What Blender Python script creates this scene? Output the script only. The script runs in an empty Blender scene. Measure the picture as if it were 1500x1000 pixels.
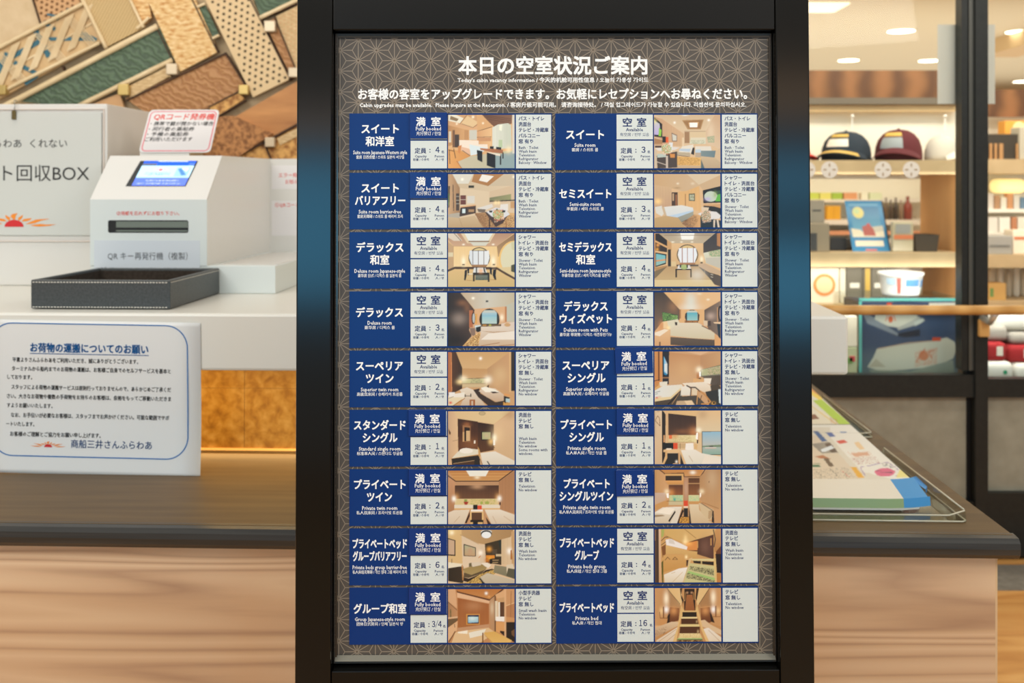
import bpy, math, random
import numpy as np
from mathutils import Matrix, Vector, Euler
random.seed(7)
RNG = np.random.RandomState(11)
SC = bpy.context.scene
COL = SC.collection
R = math.radians
F = 1500.0          # focal length in pixels of the 1500 px wide frame
EYE = 1.30          # camera height
HZ = 274.0          # horizon row in the photograph

# ------------------------------------------------------------ camera
cam = bpy.data.cameras.new('camera')
cam.sensor_width = 36.0
cam.lens = 36.0 * F / 1500.0
cam.shift_y = -(500.0 - HZ) / 1500.0
cam.clip_start = 0.02
cam.dof.use_dof = True
cam.dof.focus_distance = 1.37
cam.dof.aperture_fstop = 6.3
camo = bpy.data.objects.new('camera', cam)
COL.objects.link(camo)
camo.location = (0, 0, EYE)
camo.rotation_euler = (R(90), 0, 0)
SC.camera = camo

# ------------------------------------------------------------ world and exposure
w = bpy.data.worlds.new('world')
SC.world = w
w.use_nodes = True
bgn = w.node_tree.nodes['Background']
bgn.inputs[0].default_value = (1.0, 0.96, 0.91, 1)
bgn.inputs[1].default_value = 0.45
SC.view_settings.view_transform = 'Standard'
SC.view_settings.look = 'None'
SC.view_settings.exposure = 0.0
SC.view_settings.gamma = 1.0
SC.view_settings.use_curve_mapping = False


def area(name, loc, target, sx, sy, power, col=(1, 1, 1)):
    l = bpy.data.lights.new(name, 'AREA')
    l.shape = 'RECTANGLE'
    l.size, l.size_y, l.energy, l.color = sx, sy, power, col
    o = bpy.data.objects.new(name, l)
    COL.objects.link(o)
    o.location = loc
    d = Vector(target) - Vector(loc)
    o.rotation_euler = d.to_track_quat('-Z', 'Y').to_euler()
    return o


# lobby lamps; the side and shopfront fills are added to brighten counter and shop
area('lobby_ceiling_light', (0.3, -1.0, 2.80), (0.1, 1.6, 0.9), 3.6, 1.0, 27, (1.0, 0.98, 0.94))
area('lobby_left_fill', (-1.9, -0.1, 2.7), (-1.0, 2.1, 0.8), 1.4, 1.0, 36, (1.0, 0.98, 0.93))
area('lobby_right_fill', (2.1, -0.1, 2.7), (0.9, 1.9, 0.5), 1.4, 1.0, 32, (1.0, 0.96, 0.89))
area('shopfront_fill', (1.9, 2.4, 2.75), (1.7, 3.6, 0.5), 1.4, 0.3, 13, (1.0, 0.95, 0.86))  # added fill for the carton, ledge end and frosted panels
area('counter_ceiling_light', (-1.0, 2.2, 2.75), (-1.0, 2.25, 0.0), 2.2, 0.8, 4, (1.0, 0.97, 0.92))
area('artwork_spot_light', (-1.5, 2.3, 2.75), (-1.6, 3.4, 1.5), 1.6, 0.3, 6.5, (1.0, 0.92, 0.80))
# blue lamps added behind the camera for the reflections in the board frame
area('blue_reflection_lamp_left', (-0.91, -2.0, 1.27), (-0.91, 1.4, 1.27), 0.62, 0.66, 11.0, (0.10, 0.58, 1.0))
area('blue_reflection_lamp_right', (1.30, -2.0, 1.02), (1.30, 1.4, 1.02), 0.62, 0.40, 8.0, (0.10, 0.58, 1.0))
area('blue_reflection_lamp_right_upper', (1.30, -2.0, 1.50), (1.30, 1.4, 1.50), 0.62, 0.24, 3.4, (0.10, 0.58, 1.0))
area('warm_reflection_lamp_left', (-0.91, -2.0, 1.74), (-0.91, 1.4, 1.74), 0.62, 0.10, 0.8, (1.0, 0.6, 0.3))  # warm lamp added for the brown reflection on the left stile
area('warm_reflection_lamp_right', (1.30, -2.0, 1.88), (1.30, 1.4, 1.88), 0.62, 0.20, 1.3, (1.0, 0.6, 0.3))  # warm lamp added for the brown reflection on the right stile
# shop lighting; the uplight and strip fills are added to brighten dark parts
area('shop_ceiling_light', (2.6, 4.95, 2.27), (2.6, 5.15, 0.0), 3.5, 0.4, 26, (1.0, 0.93, 0.82))
area('shop_uplight_fill', (3.1, 7.6, 1.75), (3.1, 7.6, 2.3), 4.0, 4.2, 44, (1.0, 0.96, 0.88))  # added uplight without a fitting, brightens the shop ceiling
area('shelf_fill_upper', (1.5, 4.17, 1.345), (1.5, 4.5, 0.9), 0.9, 0.02, 0.9, (1.0, 0.92, 0.80))  # added fill below the upper shelf board
area('shelf_fill_lower', (1.5, 4.15, 0.965), (1.5, 4.45, 0.7), 0.9, 0.02, 0.8, (1.0, 0.92, 0.80))  # added fill below the middle shelf board
area('case_fill', (1.5, 3.655, 1.02), (1.5, 3.78, 0.7), 0.7, 0.02, 2.0, (1.0, 0.95, 0.88))  # added fill for the dark carton in the glass case
area('right_shelf_fill', (2.6, 5.12, 1.28), (2.6, 5.5, 0.9), 0.9, 0.02, 1.3, (1.0, 0.92, 0.80))  # added fill for the right bay
area('towel_fill', (1.98, 3.655, 1.00), (2.0, 3.85, 0.7), 0.5, 0.02, 0.7, (1.0, 0.95, 0.88))  # added fill for the towel stack
area('shop_front_light', (2.0, 3.9, 2.25), (2.0, 4.7, 1.2), 2.4, 0.2, 24, (1.0, 0.93, 0.84))


# ------------------------------------------------------------ colour and material helpers
def lin(v):
    v = np.asarray(v, float) / 255.0
    return np.where(v <= 0.04045, v / 12.92, ((v + 0.055) / 1.055) ** 2.4)


def rgba(*c):
    if len(c) == 1:
        c = c[0]
    if isinstance(c, str):
        c = hexc(c)
    a = lin(c)
    return (float(a[0]), float(a[1]), float(a[2]), 1.0)


def hexc(s):
    return (int(s[0:2], 16), int(s[2:4], 16), int(s[4:6], 16))


MATS = {}


def mat(name, c=None, rough=0.5, metal=0.0, emit=None, es=1.0, spec=0.5, coat=0.0, trans=0.0, ior=1.45, alpha=1.0):
    if name in MATS:
        return MATS[name]
    m = bpy.data.materials.new(name)
    m.use_nodes = True
    b = m.node_tree.nodes['Principled BSDF']
    b.inputs['Base Color'].default_value = rgba(c) if c is not None else (0.8, 0.8, 0.8, 1)
    b.inputs['Roughness'].default_value = rough
    b.inputs['Metallic'].default_value = metal
    b.inputs['Specular IOR Level'].default_value = spec
    b.inputs['Coat Weight'].default_value = coat
    b.inputs['Transmission Weight'].default_value = trans
    b.inputs['IOR'].default_value = ior
    if emit is not None:
        b.inputs['Emission Color'].default_value = rgba(emit)
        b.inputs['Emission Strength'].default_value = es
    MATS[name] = m
    return m


def nd(m, typ, **kw):
    n = m.node_tree.nodes.new(typ)
    for k, v in kw.items():
        if k.startswith('i_'):
            key = k[2:].replace('_', ' ')
            n.inputs[key].default_value = v
        else:
            setattr(n, k, v)
    return n


def lk(m, a, b):
    m.node_tree.links.new(a, b)


def coords(m, scale=(1, 1, 1), rot=(0, 0, 0)):
    tc = nd(m, 'ShaderNodeTexCoord')
    mp = nd(m, 'ShaderNodeMapping')
    mp.inputs['Scale'].default_value = scale
    mp.inputs['Rotation'].default_value = rot
    lk(m, tc.outputs['Object'], mp.inputs['Vector'])
    return mp.outputs['Vector']


def ramp(m, fac, stops):
    r = nd(m, 'ShaderNodeValToRGB')
    e = r.color_ramp.elements
    while len(e) > 1:
        e.remove(e[-1])
    e[0].position = stops[0][0]
    e[0].color = rgba(stops[0][1])
    for p, c in stops[1:]:
        x = e.new(p)
        x.color = rgba(c)
    lk(m, fac, r.inputs['Fac'])
    return r.outputs['Color']


def bump(m, height, strength, dist=0.002):
    b = nd(m, 'ShaderNodeBump')
    b.inputs['Strength'].default_value = strength
    b.inputs['Distance'].default_value = dist
    lk(m, height, b.inputs['Height'])
    lk(m, b.outputs['Normal'], m.node_tree.nodes['Principled BSDF'].inputs['Normal'])


def base(m, col):
    lk(m, col, m.node_tree.nodes['Principled BSDF'].inputs['Base Color'])


def noise_mat(name, stops, scale, sc3=(1, 1, 1), rot=(0, 0, 0), detail=4, rough=0.6, metal=0.0, bmp=0.0, dist=0.002, distort=0.0, coat=0.0):
    if name in MATS:
        return MATS[name]
    m = mat(name, None, rough, metal, coat=coat)
    v = coords(m, sc3, rot)
    n = nd(m, 'ShaderNodeTexNoise')
    n.inputs['Scale'].default_value = scale
    n.inputs['Detail'].default_value = detail
    n.inputs['Distortion'].default_value = distort
    lk(m, v, n.inputs['Vector'])
    base(m, ramp(m, n.outputs['Fac'], stops))
    if bmp:
        bump(m, n.outputs['Fac'], bmp, dist)
    return m


def wave_mat(name, stops, scale, rot=(0, 0, 0), sc3=(1, 1, 1), distort=4.0, dscale=1.0, rough=0.6, bmp=0.0, dist=0.002, detail=2.0, coat=0.0):
    if name in MATS:
        return MATS[name]
    m = mat(name, None, rough, coat=coat)
    v = coords(m, sc3, rot)
    n = nd(m, 'ShaderNodeTexWave')
    n.bands_direction = 'X'
    n.inputs['Scale'].default_value = scale
    n.inputs['Distortion'].default_value = distort
    n.inputs['Detail'].default_value = detail
    n.inputs['Detail Scale'].default_value = dscale
    lk(m, v, n.inputs['Vector'])
    base(m, ramp(m, n.outputs['Fac'], stops))
    if bmp:
        bump(m, n.outputs['Fac'], bmp, dist)
    return m


def vcol_mat(name, rough=0.45, coat=0.0, emit=0.0):
    if name in MATS:
        return MATS[name]
    m = mat(name, None, rough, coat=coat)
    a = nd(m, 'ShaderNodeVertexColor')
    a.layer_name = 'print'
    base(m, a.outputs['Color'])
    if emit:
        b = m.node_tree.nodes['Principled BSDF']
        lk(m, a.outputs['Color'], b.inputs['Emission Color'])
        b.inputs['Emission Strength'].default_value = emit
    return m


# ------------------------------------------------------------ mesh helpers
class MB:
    def __init__(self):
        self.v, self.f, self.m, self.s = [], [], [], []

    def add(self, vs, fs, mi=0, smooth=False):
        n = len(self.v)
        self.v.extend([tuple(map(float, p)) for p in vs])
        for f in fs:
            self.f.append(tuple(i + n for i in f))
            self.m.append(mi)
            self.s.append(smooth)

    def box(self, x0, y0, z0, x1, y1, z1, mi=0, bev=0.0):
        if bev <= 0:
            vs = [(x, y, z) for z in (z0, z1) for y in (y0, y1) for x in (x0, x1)]
            self.add(vs, [(0, 2, 3, 1), (4, 5, 7, 6), (0, 1, 5, 4), (2, 6, 7, 3), (0, 4, 6, 2), (1, 3, 7, 5)], mi)
            return
        bm = bmesh_box(x0, y0, z0, x1, y1, z1, bev)
        self.add(*bm, mi, False)

    def quad(self, a, b, c, d, mi=0):
        self.add([a, b, c, d], [(0, 1, 2, 3)], mi)

    def prism(self, pts, ax, lo, hi, mi=0):
        """extrude a 2D outline (u,v) along axis ax between lo and hi; ax='y': (u->x, v->z)"""
        n = len(pts)

        def P(p, t):
            if ax == 'y':
                return (p[0], t, p[1])
            if ax == 'x':
                return (t, p[0], p[1])
            return (p[0], p[1], t)
        vs = [P(p, lo) for p in pts] + [P(p, hi) for p in pts]
        fs = [tuple(range(n)), tuple(range(2 * n - 1, n - 1, -1))]
        for i in range(n):
            j = (i + 1) % n
            fs.append((i, i + n, j + n, j))
        self.add(vs, fs, mi)

    def tube(self, path, r, n=8, mi=0, cap=True, smooth=True):
        path = [Vector(p) for p in path]
        rr = r if isinstance(r, (list, tuple)) else [r] * len(path)
        vs, fs = [], []
        up = Vector((0, 0, 1))
        for i, p in enumerate(path):
            d = (path[min(i + 1, len(path) - 1)] - path[max(i - 1, 0)]).normalized()
            a = d.cross(up)
            if a.length < 1e-4:
                a = d.cross(Vector((0, 1, 0)))
            a.normalize()
            b = d.cross(a)
            for k in range(n):
                t = 2 * math.pi * k / n
                vs.append(p + (a * math.cos(t) + b * math.sin(t)) * rr[i])
        for i in range(len(path) - 1):
            for k in range(n):
                k2 = (k + 1) % n
                fs.append((i * n + k, i * n + k2, (i + 1) * n + k2, (i + 1) * n + k))
        if cap:
            fs.append(tuple(range(n - 1, -1, -1)))
            fs.append(tuple(range((len(path) - 1) * n, len(path) * n)))
        self.add(vs, fs, mi, smooth)

    def lathe(self, prof, cx, cy, n=24, mi=0, sx=1.0, sy=1.0, smooth=True):
        vs, fs = [], []
        for (r, z) in prof:
            for k in range(n):
                t = 2 * math.pi * k / n
                vs.append((cx + r * sx * math.cos(t), cy + r * sy * math.sin(t), z))
        for i in range(len(prof) - 1):
            for k in range(n):
                k2 = (k + 1) % n
                fs.append((i * n + k, i * n + k2, (i + 1) * n + k2, (i + 1) * n + k))
        fs.append(tuple(range(n - 1, -1, -1)))
        fs.append(tuple(range((len(prof) - 1) * n, len(prof) * n)))
        self.add(vs, fs, mi, smooth)

    def build(self, name, mats, parent=None, loc=None, rot=None):
        me = bpy.data.meshes.new(name)
        me.from_pydata(self.v, [], self.f)
        if not isinstance(mats, (list, tuple)):
            mats = [mats]
        for x in mats:
            me.materials.append(x)
        me.polygons.foreach_set('material_index', self.m)
        me.polygons.foreach_set('use_smooth', self.s)
        me.update()
        o = bpy.data.objects.new(name, me)
        COL.objects.link(o)
        if parent is not None:
            o.parent = parent
        if loc is not None:
            o.location = loc
        if rot is not None:
            o.rotation_euler = rot
        return o


import bmesh


def bmesh_box(x0, y0, z0, x1, y1, z1, bev, seg=2):
    bm = bmesh.new()
    bmesh.ops.create_cube(bm, size=1.0)
    for v in bm.verts:
        v.co = Vector(((x0 + x1) / 2 + v.co.x * (x1 - x0), (y0 + y1) / 2 + v.co.y * (y1 - y0), (z0 + z1) / 2 + v.co.z * (z1 - z0)))
    bmesh.ops.bevel(bm, geom=bm.edges[:], offset=bev, segments=seg, profile=0.5, affect='EDGES')
    vs = [v.co[:] for v in bm.verts]
    fs = [tuple(v.index for v in f.verts) for f in bm.faces]
    bm.free()
    return vs, fs


def tag(o, label=None, cat=None, group=None, kind=None):
    if label:
        o['label'] = label
    if cat:
        o['category'] = cat
    if group:
        o['group'] = group
    if kind:
        o['kind'] = kind
    return o


def empty(name, loc=(0, 0, 0), rot=(0, 0, 0), parent=None):
    o = bpy.data.objects.new(name, None)
    COL.objects.link(o)
    o.empty_display_size = 0.05
    o.location = loc
    o.rotation_euler = rot
    if parent is not None:
        o.parent = parent
    return o


def copy_tree(o, parent=None):
    c = o.copy()
    COL.objects.link(c)
    c.parent = parent
    for ch in list(o.children):
        copy_tree(ch, c)
    return c


# ------------------------------------------------------------ lettering
TXT = {}


def text_geo(s, res=1):
    if (s, res) in TXT:
        return TXT[(s, res)]
    c = bpy.data.curves.new('t', 'FONT')
    c.body = s
    c.resolution_u = res
    c.size = 1
    o = bpy.data.objects.new('t', c)
    COL.objects.link(o)
    bpy.context.view_layer.update()
    me = bpy.data.meshes.new_from_object(o.evaluated_get(bpy.context.evaluated_depsgraph_get()))
    co = np.zeros(len(me.vertices) * 3)
    me.vertices.foreach_get('co', co)
    co = co.reshape(-1, 3)[:, :2]
    fs = [tuple(p.vertices) for p in me.polygons]
    bpy.data.objects.remove(o)
    bpy.data.meshes.remove(me)
    bpy.data.curves.remove(c)
    TXT[(s, res)] = (co, fs)
    return TXT[(s, res)]


def is_cjk(s):
    return any(ord(ch) > 0x2e80 for ch in s)


def put_text(mb, s, x0, x1, zb, em, y, mi=0, bold=0.0, res=1, slant=0.0, align='fit'):
    """letters in the local xz plane facing -y; x0..x1 = extent, zb = bottom of the letters, em = letter size (metres)"""
    co, fs = text_geo(s, res)
    if len(co) == 0:
        return
    a, b = co[:, 0].min(), co[:, 0].max()
    sx = em
    if align == 'fit' and x1 is not None:
        sx = (x1 - x0) / (b - a)
    px = (co[:, 0] - a) * sx + x0
    if align == 'centre':
        px = (co[:, 0] - (a + b) / 2) * sx + (x0 + x1) / 2
    lift = 0.10 * em if is_cjk(s) else 0.0
    pz = co[:, 1] * em + zb + lift
    px = px + slant * (pz - zb)
    offs = [(0, 0)] if bold <= 0 else [(-bold, -bold), (bold, -bold), (-bold, bold), (bold, bold)]
    for i, (dx, dz) in enumerate(offs):
        yy = y - 0.00001 * i
        mb.add([(p + dx, yy, q + dz) for p, q in zip(px, pz)], fs, mi)


# ------------------------------------------------------------ a tiny painter for flat printed pictures
def hx(s):
    return lin(hexc(s))


def paint(dsl, nx, ny, xf=None, ss=3):
    """rasterises a printed picture; returns (ny+1, nx+1, 3) linear colours, row 0 at the top"""
    W, H = (nx + 1) * ss, (ny + 1) * ss
    lines = [l.split() for l in dsl.strip().splitlines() if l.strip()]
    bx = [float(t) for t in lines[0][1:5]]
    X, Y = np.meshgrid(bx[0] + (np.arange(W) + 0.5) / W * (bx[2] - bx[0]), bx[1] + (np.arange(H) + 0.5) / H * (bx[3] - bx[1]))
    img = np.zeros((H, W, 3)) + 0.5

    def pts(tk):
        p = [tuple(float(q) for q in t.split(',')) for t in tk]
        return [xf(*q) for q in p] if xf else p

    def inside(pl):
        m = np.zeros((H, W), bool)
        n = len(pl)
        for i in range(n):
            xa, ya = pl[i]
            xb, yb = pl[(i + 1) % n]
            if ya == yb:
                continue
            c = ((ya > Y) != (yb > Y)) & (X < (xb - xa) * (Y - ya) / (yb - ya) + xa)
            m ^= c
        return m

    def fill(mask, c):
        if '>' in c:
            a, rest = c.split('>')
            b, ax = rest.split(':')
            A, B = hx(a), hx(b)
            Q = X if ax == 'x' else Y
            if not mask.any():
                return
            q = Q[mask]
            t = (q - q.min()) / max(q.max() - q.min(), 1e-6)
            img[mask] = A + (B - A) * t[:, None]
        else:
            img[mask] = hx(c)

    for l in lines[1:]:
        k = l[0]
        if k == 'P':
            fill(inside(pts(l[2:])), l[1])
        elif k == 'R':
            x0, y0, x1, y1 = [float(t) for t in l[2].split(',')]
            pl = [(x0, y0), (x1, y0), (x1, y1), (x0, y1)]
            if xf:
                pl = [xf(*q) for q in pl]
            fill(inside(pl), l[1])
        elif k == 'E':
            cx, cy, rx, ry = [float(t) for t in l[2].split(',')]
            pl = [(cx + rx * math.cos(t / 24 * math.tau), cy + ry * math.sin(t / 24 * math.tau)) for t in range(24)]
            if xf:
                pl = [xf(*q) for q in pl]
            fill(inside(pl), l[1])
        elif k == 'L':
            wd = float(l[2]) / 2
            p = pts(l[3:])
            for (xa, ya), (xb, yb) in zip(p[:-1], p[1:]):
                dx, dy = xb - xa, yb - ya
                L2 = dx * dx + dy * dy + 1e-9
                t = np.clip(((X - xa) * dx + (Y - ya) * dy) / L2, 0, 1)
                img[(X - xa - t * dx) ** 2 + (Y - ya - t * dy) ** 2 < wd * wd] = hx(l[1])
        elif k == 'O':
            cx, cy, rx, ry, wd = [float(t) for t in l[2].split(',')]
            q = np.sqrt(((X - cx) / rx) ** 2 + ((Y - cy) / ry) ** 2)
            img[np.abs(q - 1) * min(rx, ry) < wd / 2] = hx(l[1])
        elif k == 'G':
            cx, cy, rx, ry, st = [float(t) for t in l[2].split(',')]
            t = np.exp(-(((X - cx) / rx) ** 2 + ((Y - cy) / ry) ** 2))[..., None] * st
            img[:] = img * (1 - t) + hx(l[1]) * t
        elif k == 'W':      # streaks of wood grain inside a polygon: W amp axis pts
            m = inside(pts(l[3:]))
            n1 = W if l[2] == 'x' else H
            g = RNG.rand(n1)
            g = (g + np.roll(g, 1) + np.roll(g, 2)) / 3
            g = 1 + float(l[1]) * (g - 0.5) * 2
            G = g[None, :] if l[2] == 'x' else g[:, None]
            G = np.broadcast_to(G, (H, W))
            img[m] *= G[m][:, None]
        elif k == 'N':      # speckles of a colour: N colour density pts
            m = inside(pts(l[3:]))
            q = RNG.rand((H + 1) // 2 // 1, (W + 1) // 2 // 1)
            q = np.repeat(np.repeat(q, 2, 0), 2, 1)[:H, :W]
            img[m & (q < float(l[2]))] = hx(l[1])
    img = np.clip(img, 0, 1)
    return img.reshape(ny + 1, ss, nx + 1, ss, 3).mean((1, 3))


def picture(name, img, x0, z1, x1, z0, y, m, parent=None, k=1.0, thick=0.0, fn=None, back=None):
    """a flat print as a coloured sheet; fn optionally bends the sheet"""
    ny, nx = img.shape[0] - 1, img.shape[1] - 1
    u = np.linspace(0, 1, nx + 1)
    v = np.linspace(0, 1, ny + 1)
    U, V = np.meshgrid(u, v)
    if fn is None:
        P = np.stack([x0 + U * (x1 - x0), np.full_like(U, y), z1 + V * (z0 - z1)], -1).reshape(-1, 3)
    else:
        P = np.array([fn(a, b) for a, b in zip(U.ravel(), V.ravel())])
    idx = np.arange((nx + 1) * (ny + 1)).reshape(ny + 1, nx + 1)
    q = np.stack([idx[1:, :-1], idx[1:, 1:], idx[:-1, 1:], idx[:-1, :-1]], -1).reshape(-1, 4)
    verts = P.tolist()
    faces = q.tolist()
    me = bpy.data.meshes.new(name)
    me.from_pydata(verts, [], faces)
    at = me.color_attributes.new('print', 'FLOAT_COLOR', 'POINT')
    c = np.ones((len(verts), 4))
    c[:, :3] = np.clip(img.reshape(-1, 3) * k, 0, 0.95)
    at.data.foreach_set('color', c.ravel())
    me.materials.append(m)
    o = bpy.data.objects.new(name, me)
    COL.objects.link(o)
    if parent is not None:
        o.parent = parent
    return o


# ------------------------------------------------------------ where things stand
class Frame:
    """a local frame; turns rows and columns measured in the photograph into local points on its planes"""

    def __init__(self, loc, rot):
        self.loc, self.rot = loc, rot
        self.M = Matrix.Translation(loc) @ Euler(rot, 'XYZ').to_matrix().to_4x4()
        self.I = self.M.inverted()
        self.o = self.I @ Vector((0, 0, EYE))

    def ray(self, px, py):
        d = Vector(((px - 750) / F, 1.0, -(py - HZ) / F))
        return (self.I.to_3x3() @ d)

    def v(self, px, py, y=0.0):          # upright plane: returns x, z
        d = self.ray(px, py)
        t = (y - self.o.y) / d.y
        p = self.o + d * t
        return p.x, p.z

    def h(self, px, py, z=0.0):          # level plane: returns x, y
        d = self.ray(px, py)
        t = (z - self.o.z) / d.z
        p = self.o + d * t
        return p.x, p.y

    def s(self, px, x):                  # y where the column px crosses the plane x
        d = self.ray(px, HZ)
        t = (x - self.o.x) / d.x
        return (self.o + d * t).y


PB = 1.375
BOARD = Frame(((809 - 750) / F * PB, PB, EYE - (500 - HZ) / F * PB), (R(-1.375), R(-0.086), R(0.3)))
DESK = Frame((0, 2.07, 0), (0, 0, R(-2.1)))
WALLF = Frame((0, 3.4, 0), (0, 0, 0))
GLASSF = Frame((0, 3.6, 0), (0, 0, 0))


# ============================================================ the setting
def wood(name, lo, mid, hi, sc=1.0, rot=(0, 0, 0), rough=0.55, stretch=(0.35, 1, 6.0), gf=13.0):
    """plank with long flowing grain lines (horizontal along local x)"""
    if name in MATS:
        return MATS[name]
    m = mat(name, None, rough)
    v = coords(m, tuple(s * sc for s in stretch), rot)
    n1 = nd(m, 'ShaderNodeTexNoise')
    n1.inputs['Scale'].default_value = 1.6
    n1.inputs['Detail'].default_value = 2.0
    n1.inputs['Distortion'].default_value = 0.6
    lk(m, v, n1.inputs['Vector'])
    mu = nd(m, 'ShaderNodeMath', operation='MULTIPLY')
    mu.inputs[1].default_value = gf
    lk(m, n1.outputs['Fac'], mu.inputs[0])
    fr = nd(m, 'ShaderNodeMath', operation='PINGPONG')
    fr.inputs[1].default_value = 1.0
    lk(m, mu.outputs[0], fr.inputs[0])
    n2 = nd(m, 'ShaderNodeTexNoise')
    n2.inputs['Scale'].default_value = 14.0
    n2.inputs['Detail'].default_value = 5.0
    lk(m, v, n2.inputs['Vector'])
    mx = nd(m, 'ShaderNodeMix', data_type='FLOAT')
    mx.inputs[0].default_value = 0.45
    lk(m, fr.outputs[0], mx.inputs[2])
    lk(m, n2.outputs['Fac'], mx.inputs[3])
    n3 = nd(m, 'ShaderNodeTexNoise')
    n3.inputs['Scale'].default_value = 0.9
    lk(m, v, n3.inputs['Vector'])
    c1 = ramp(m, mx.outputs[0], [(0.12, lo), (0.42, mid), (0.85, hi)])
    c2 = ramp(m, n3.outputs['Fac'], [(0.35, (236, 222, 208)), (0.65, (255, 255, 255))])
    mm = nd(m, 'ShaderNodeMix', data_type='RGBA', blend_type='MULTIPLY')
    mm.inputs[0].default_value = 1.0
    lk(m, c1, mm.inputs[6])
    lk(m, c2, mm.inputs[7])
    base(m, mm.outputs[2])
    return m


M_floor = wood('floor_wood', (196, 136, 66), (216, 158, 86), (228, 176, 104), 0.8, stretch=(0.6, 4.0, 1))
M_floorb = noise_mat('floor_grey', [(0.3, (120, 112, 100)), (0.7, (142, 134, 120))], 30, rough=0.5)
M_cream = mat('cream_ceiling', (226, 214, 186), 0.8)
M_white = mat('white_solid_surface', (222, 219, 208), 0.32)
M_walcream = mat('cream_wall', (238, 228, 206), 0.7)
M_dark = noise_mat('dark_bronze_metal', [(0.3, (33, 35, 33)), (0.7, (40, 42, 39))], 60, rough=0.4, metal=0.3)

b = MB()
b.box(-4.0, -3.0, -0.05, 6.5, 12.0, 0.0)
tag(b.build('floor', M_floor), kind='structure')
b = MB()
b.box(1.0, 3.30, -0.001, 6.0, 3.52, 0.003)
tag(b.build('floor_trim', M_floorb), kind='structure')
b = MB()
b.box(0.6, 3.66, 2.30, 6.5, 12.0, 2.36)
tag(b.build('ceiling', M_cream), kind='structure')
b = MB()
b.box(0.55, 11.0, 0.0, 6.5, 11.1, 2.36)
tag(b.build('wall_back', M_walcream), kind='structure')
b = MB()
b.box(6.4, 3.6, 0.0, 6.5, 11.1, 2.36)
tag(b.build('wall_right', M_walcream), kind='structure')
b = MB()
b.box(-4.0, 3.42, 0.0, 0.60, 3.52, 3.0)
tag(b.build('wall_left', noise_mat('beige_plaster', [(0.3, (196, 170, 132)), (0.7, (208, 184, 146))], 40, rough=0.8)), kind='structure')
b = MB()
b.box(0.50, 3.52, 0.0, 0.60, 11.0, 2.36)
tag(b.build('wall_side', M_walcream), kind='structure')

# ============================================================ the information board
M_steel = mat('black_brushed_metal', (17, 16, 13), 0.15, 0.1, spec=0.36)
_v = coords(M_steel, (260, 260, 1.2))
_n = nd(M_steel, 'ShaderNodeTexNoise')
_n.inputs['Scale'].default_value = 1.0
_n.inputs['Detail'].default_value = 3.0
lk(M_steel, _v, _n.inputs['Vector'])
bump(M_steel, _n.outputs['Fac'], 0.35, 0.00006)
M_steel2 = mat('black_brushed_metal_rail', (15, 14, 11), 0.24, 0.1, spec=0.32)
_v = coords(M_steel2, (1.2, 260, 260))
_n = nd(M_steel2, 'ShaderNodeTexNoise')
_n.inputs['Scale'].default_value = 1.0
_n.inputs['Detail'].default_value = 3.0
lk(M_steel2, _v, _n.inputs['Vector'])
bump(M_steel2, _n.outputs['Fac'], 0.25, 0.00006)
M_gasket = mat('black_gasket', (8, 8, 7), 0.5)
M_poster = mat('poster_brown', (84, 77, 69), 0.42, spec=0.35)
M_lines = mat('poster_line', (138, 124, 106), 0.42)
M_blue = mat('print_blue', (0, 48, 110), 0.34, spec=0.3)
M_magnet = mat('magnet_blue', (0, 48, 116), 0.22, spec=0.4, coat=0.2)
M_cell = mat('print_white', (210, 216, 210), 0.42)
M_wtext = mat('ink_white', (240, 240, 236), 0.5)
M_btext = mat('ink_navy', (22, 42, 96), 0.5)
M_photo = vcol_mat('printed_photo', 0.40)
M_bevel = mat('bright_acrylic_edge', (150, 145, 130), 0.12, 0.5)

board = empty('information_board', BOARD.loc, BOARD.rot)
tag(board, 'freestanding black metal framed board listing ship cabin vacancies', 'information board')

XL, _ = BOARD.v(437.5, 500)
XR, _ = BOARD.v(1183.5, 500)
XIL, _ = BOARD.v(489, 500)
XIR, _ = BOARD.v(1134.5, 500)
_, ZIT = BOARD.v(809, 47)
_, ZIB = BOARD.v(809, 973.5)
ZTOP = ZIT + 0.052
ZFOOT = -BOARD.loc[2] / math.cos(R(1.375)) + 0.02
for a, bb in ((XL, XIL), (XIR, XR)):
    q = MB()
    q.box(a, -0.018, ZFOOT, bb, 0.022, ZTOP, bev=0.002)
    q.build('stile', M_steel, board)
q = MB()
q.box(XIL + 0.0006, -0.0165, ZIT, XIR - 0.0006, 0.02, ZTOP, bev=0.0015)
q.build('rail', M_steel2, board)
q = MB()
q.box(XIL + 0.0006, -0.0165, ZIB - 0.055, XIR - 0.0006, 0.02, ZIB, bev=0.0015)
q.build('rail', M_steel2, board)
q = MB()
q.box(XIL, 0.014, ZIB - 0.02, XIR, 0.019, ZIT + 0.02)
q.build('back_panel', M_gasket, board)
for a in (XL, XIR):
    q = MB()
    q.box(a, -0.20, ZFOOT - 0.018, a + (XIL - XL), 0.24, ZFOOT + 0.004, bev=0.004)
    q.build('foot', M_steel2, board)
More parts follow.
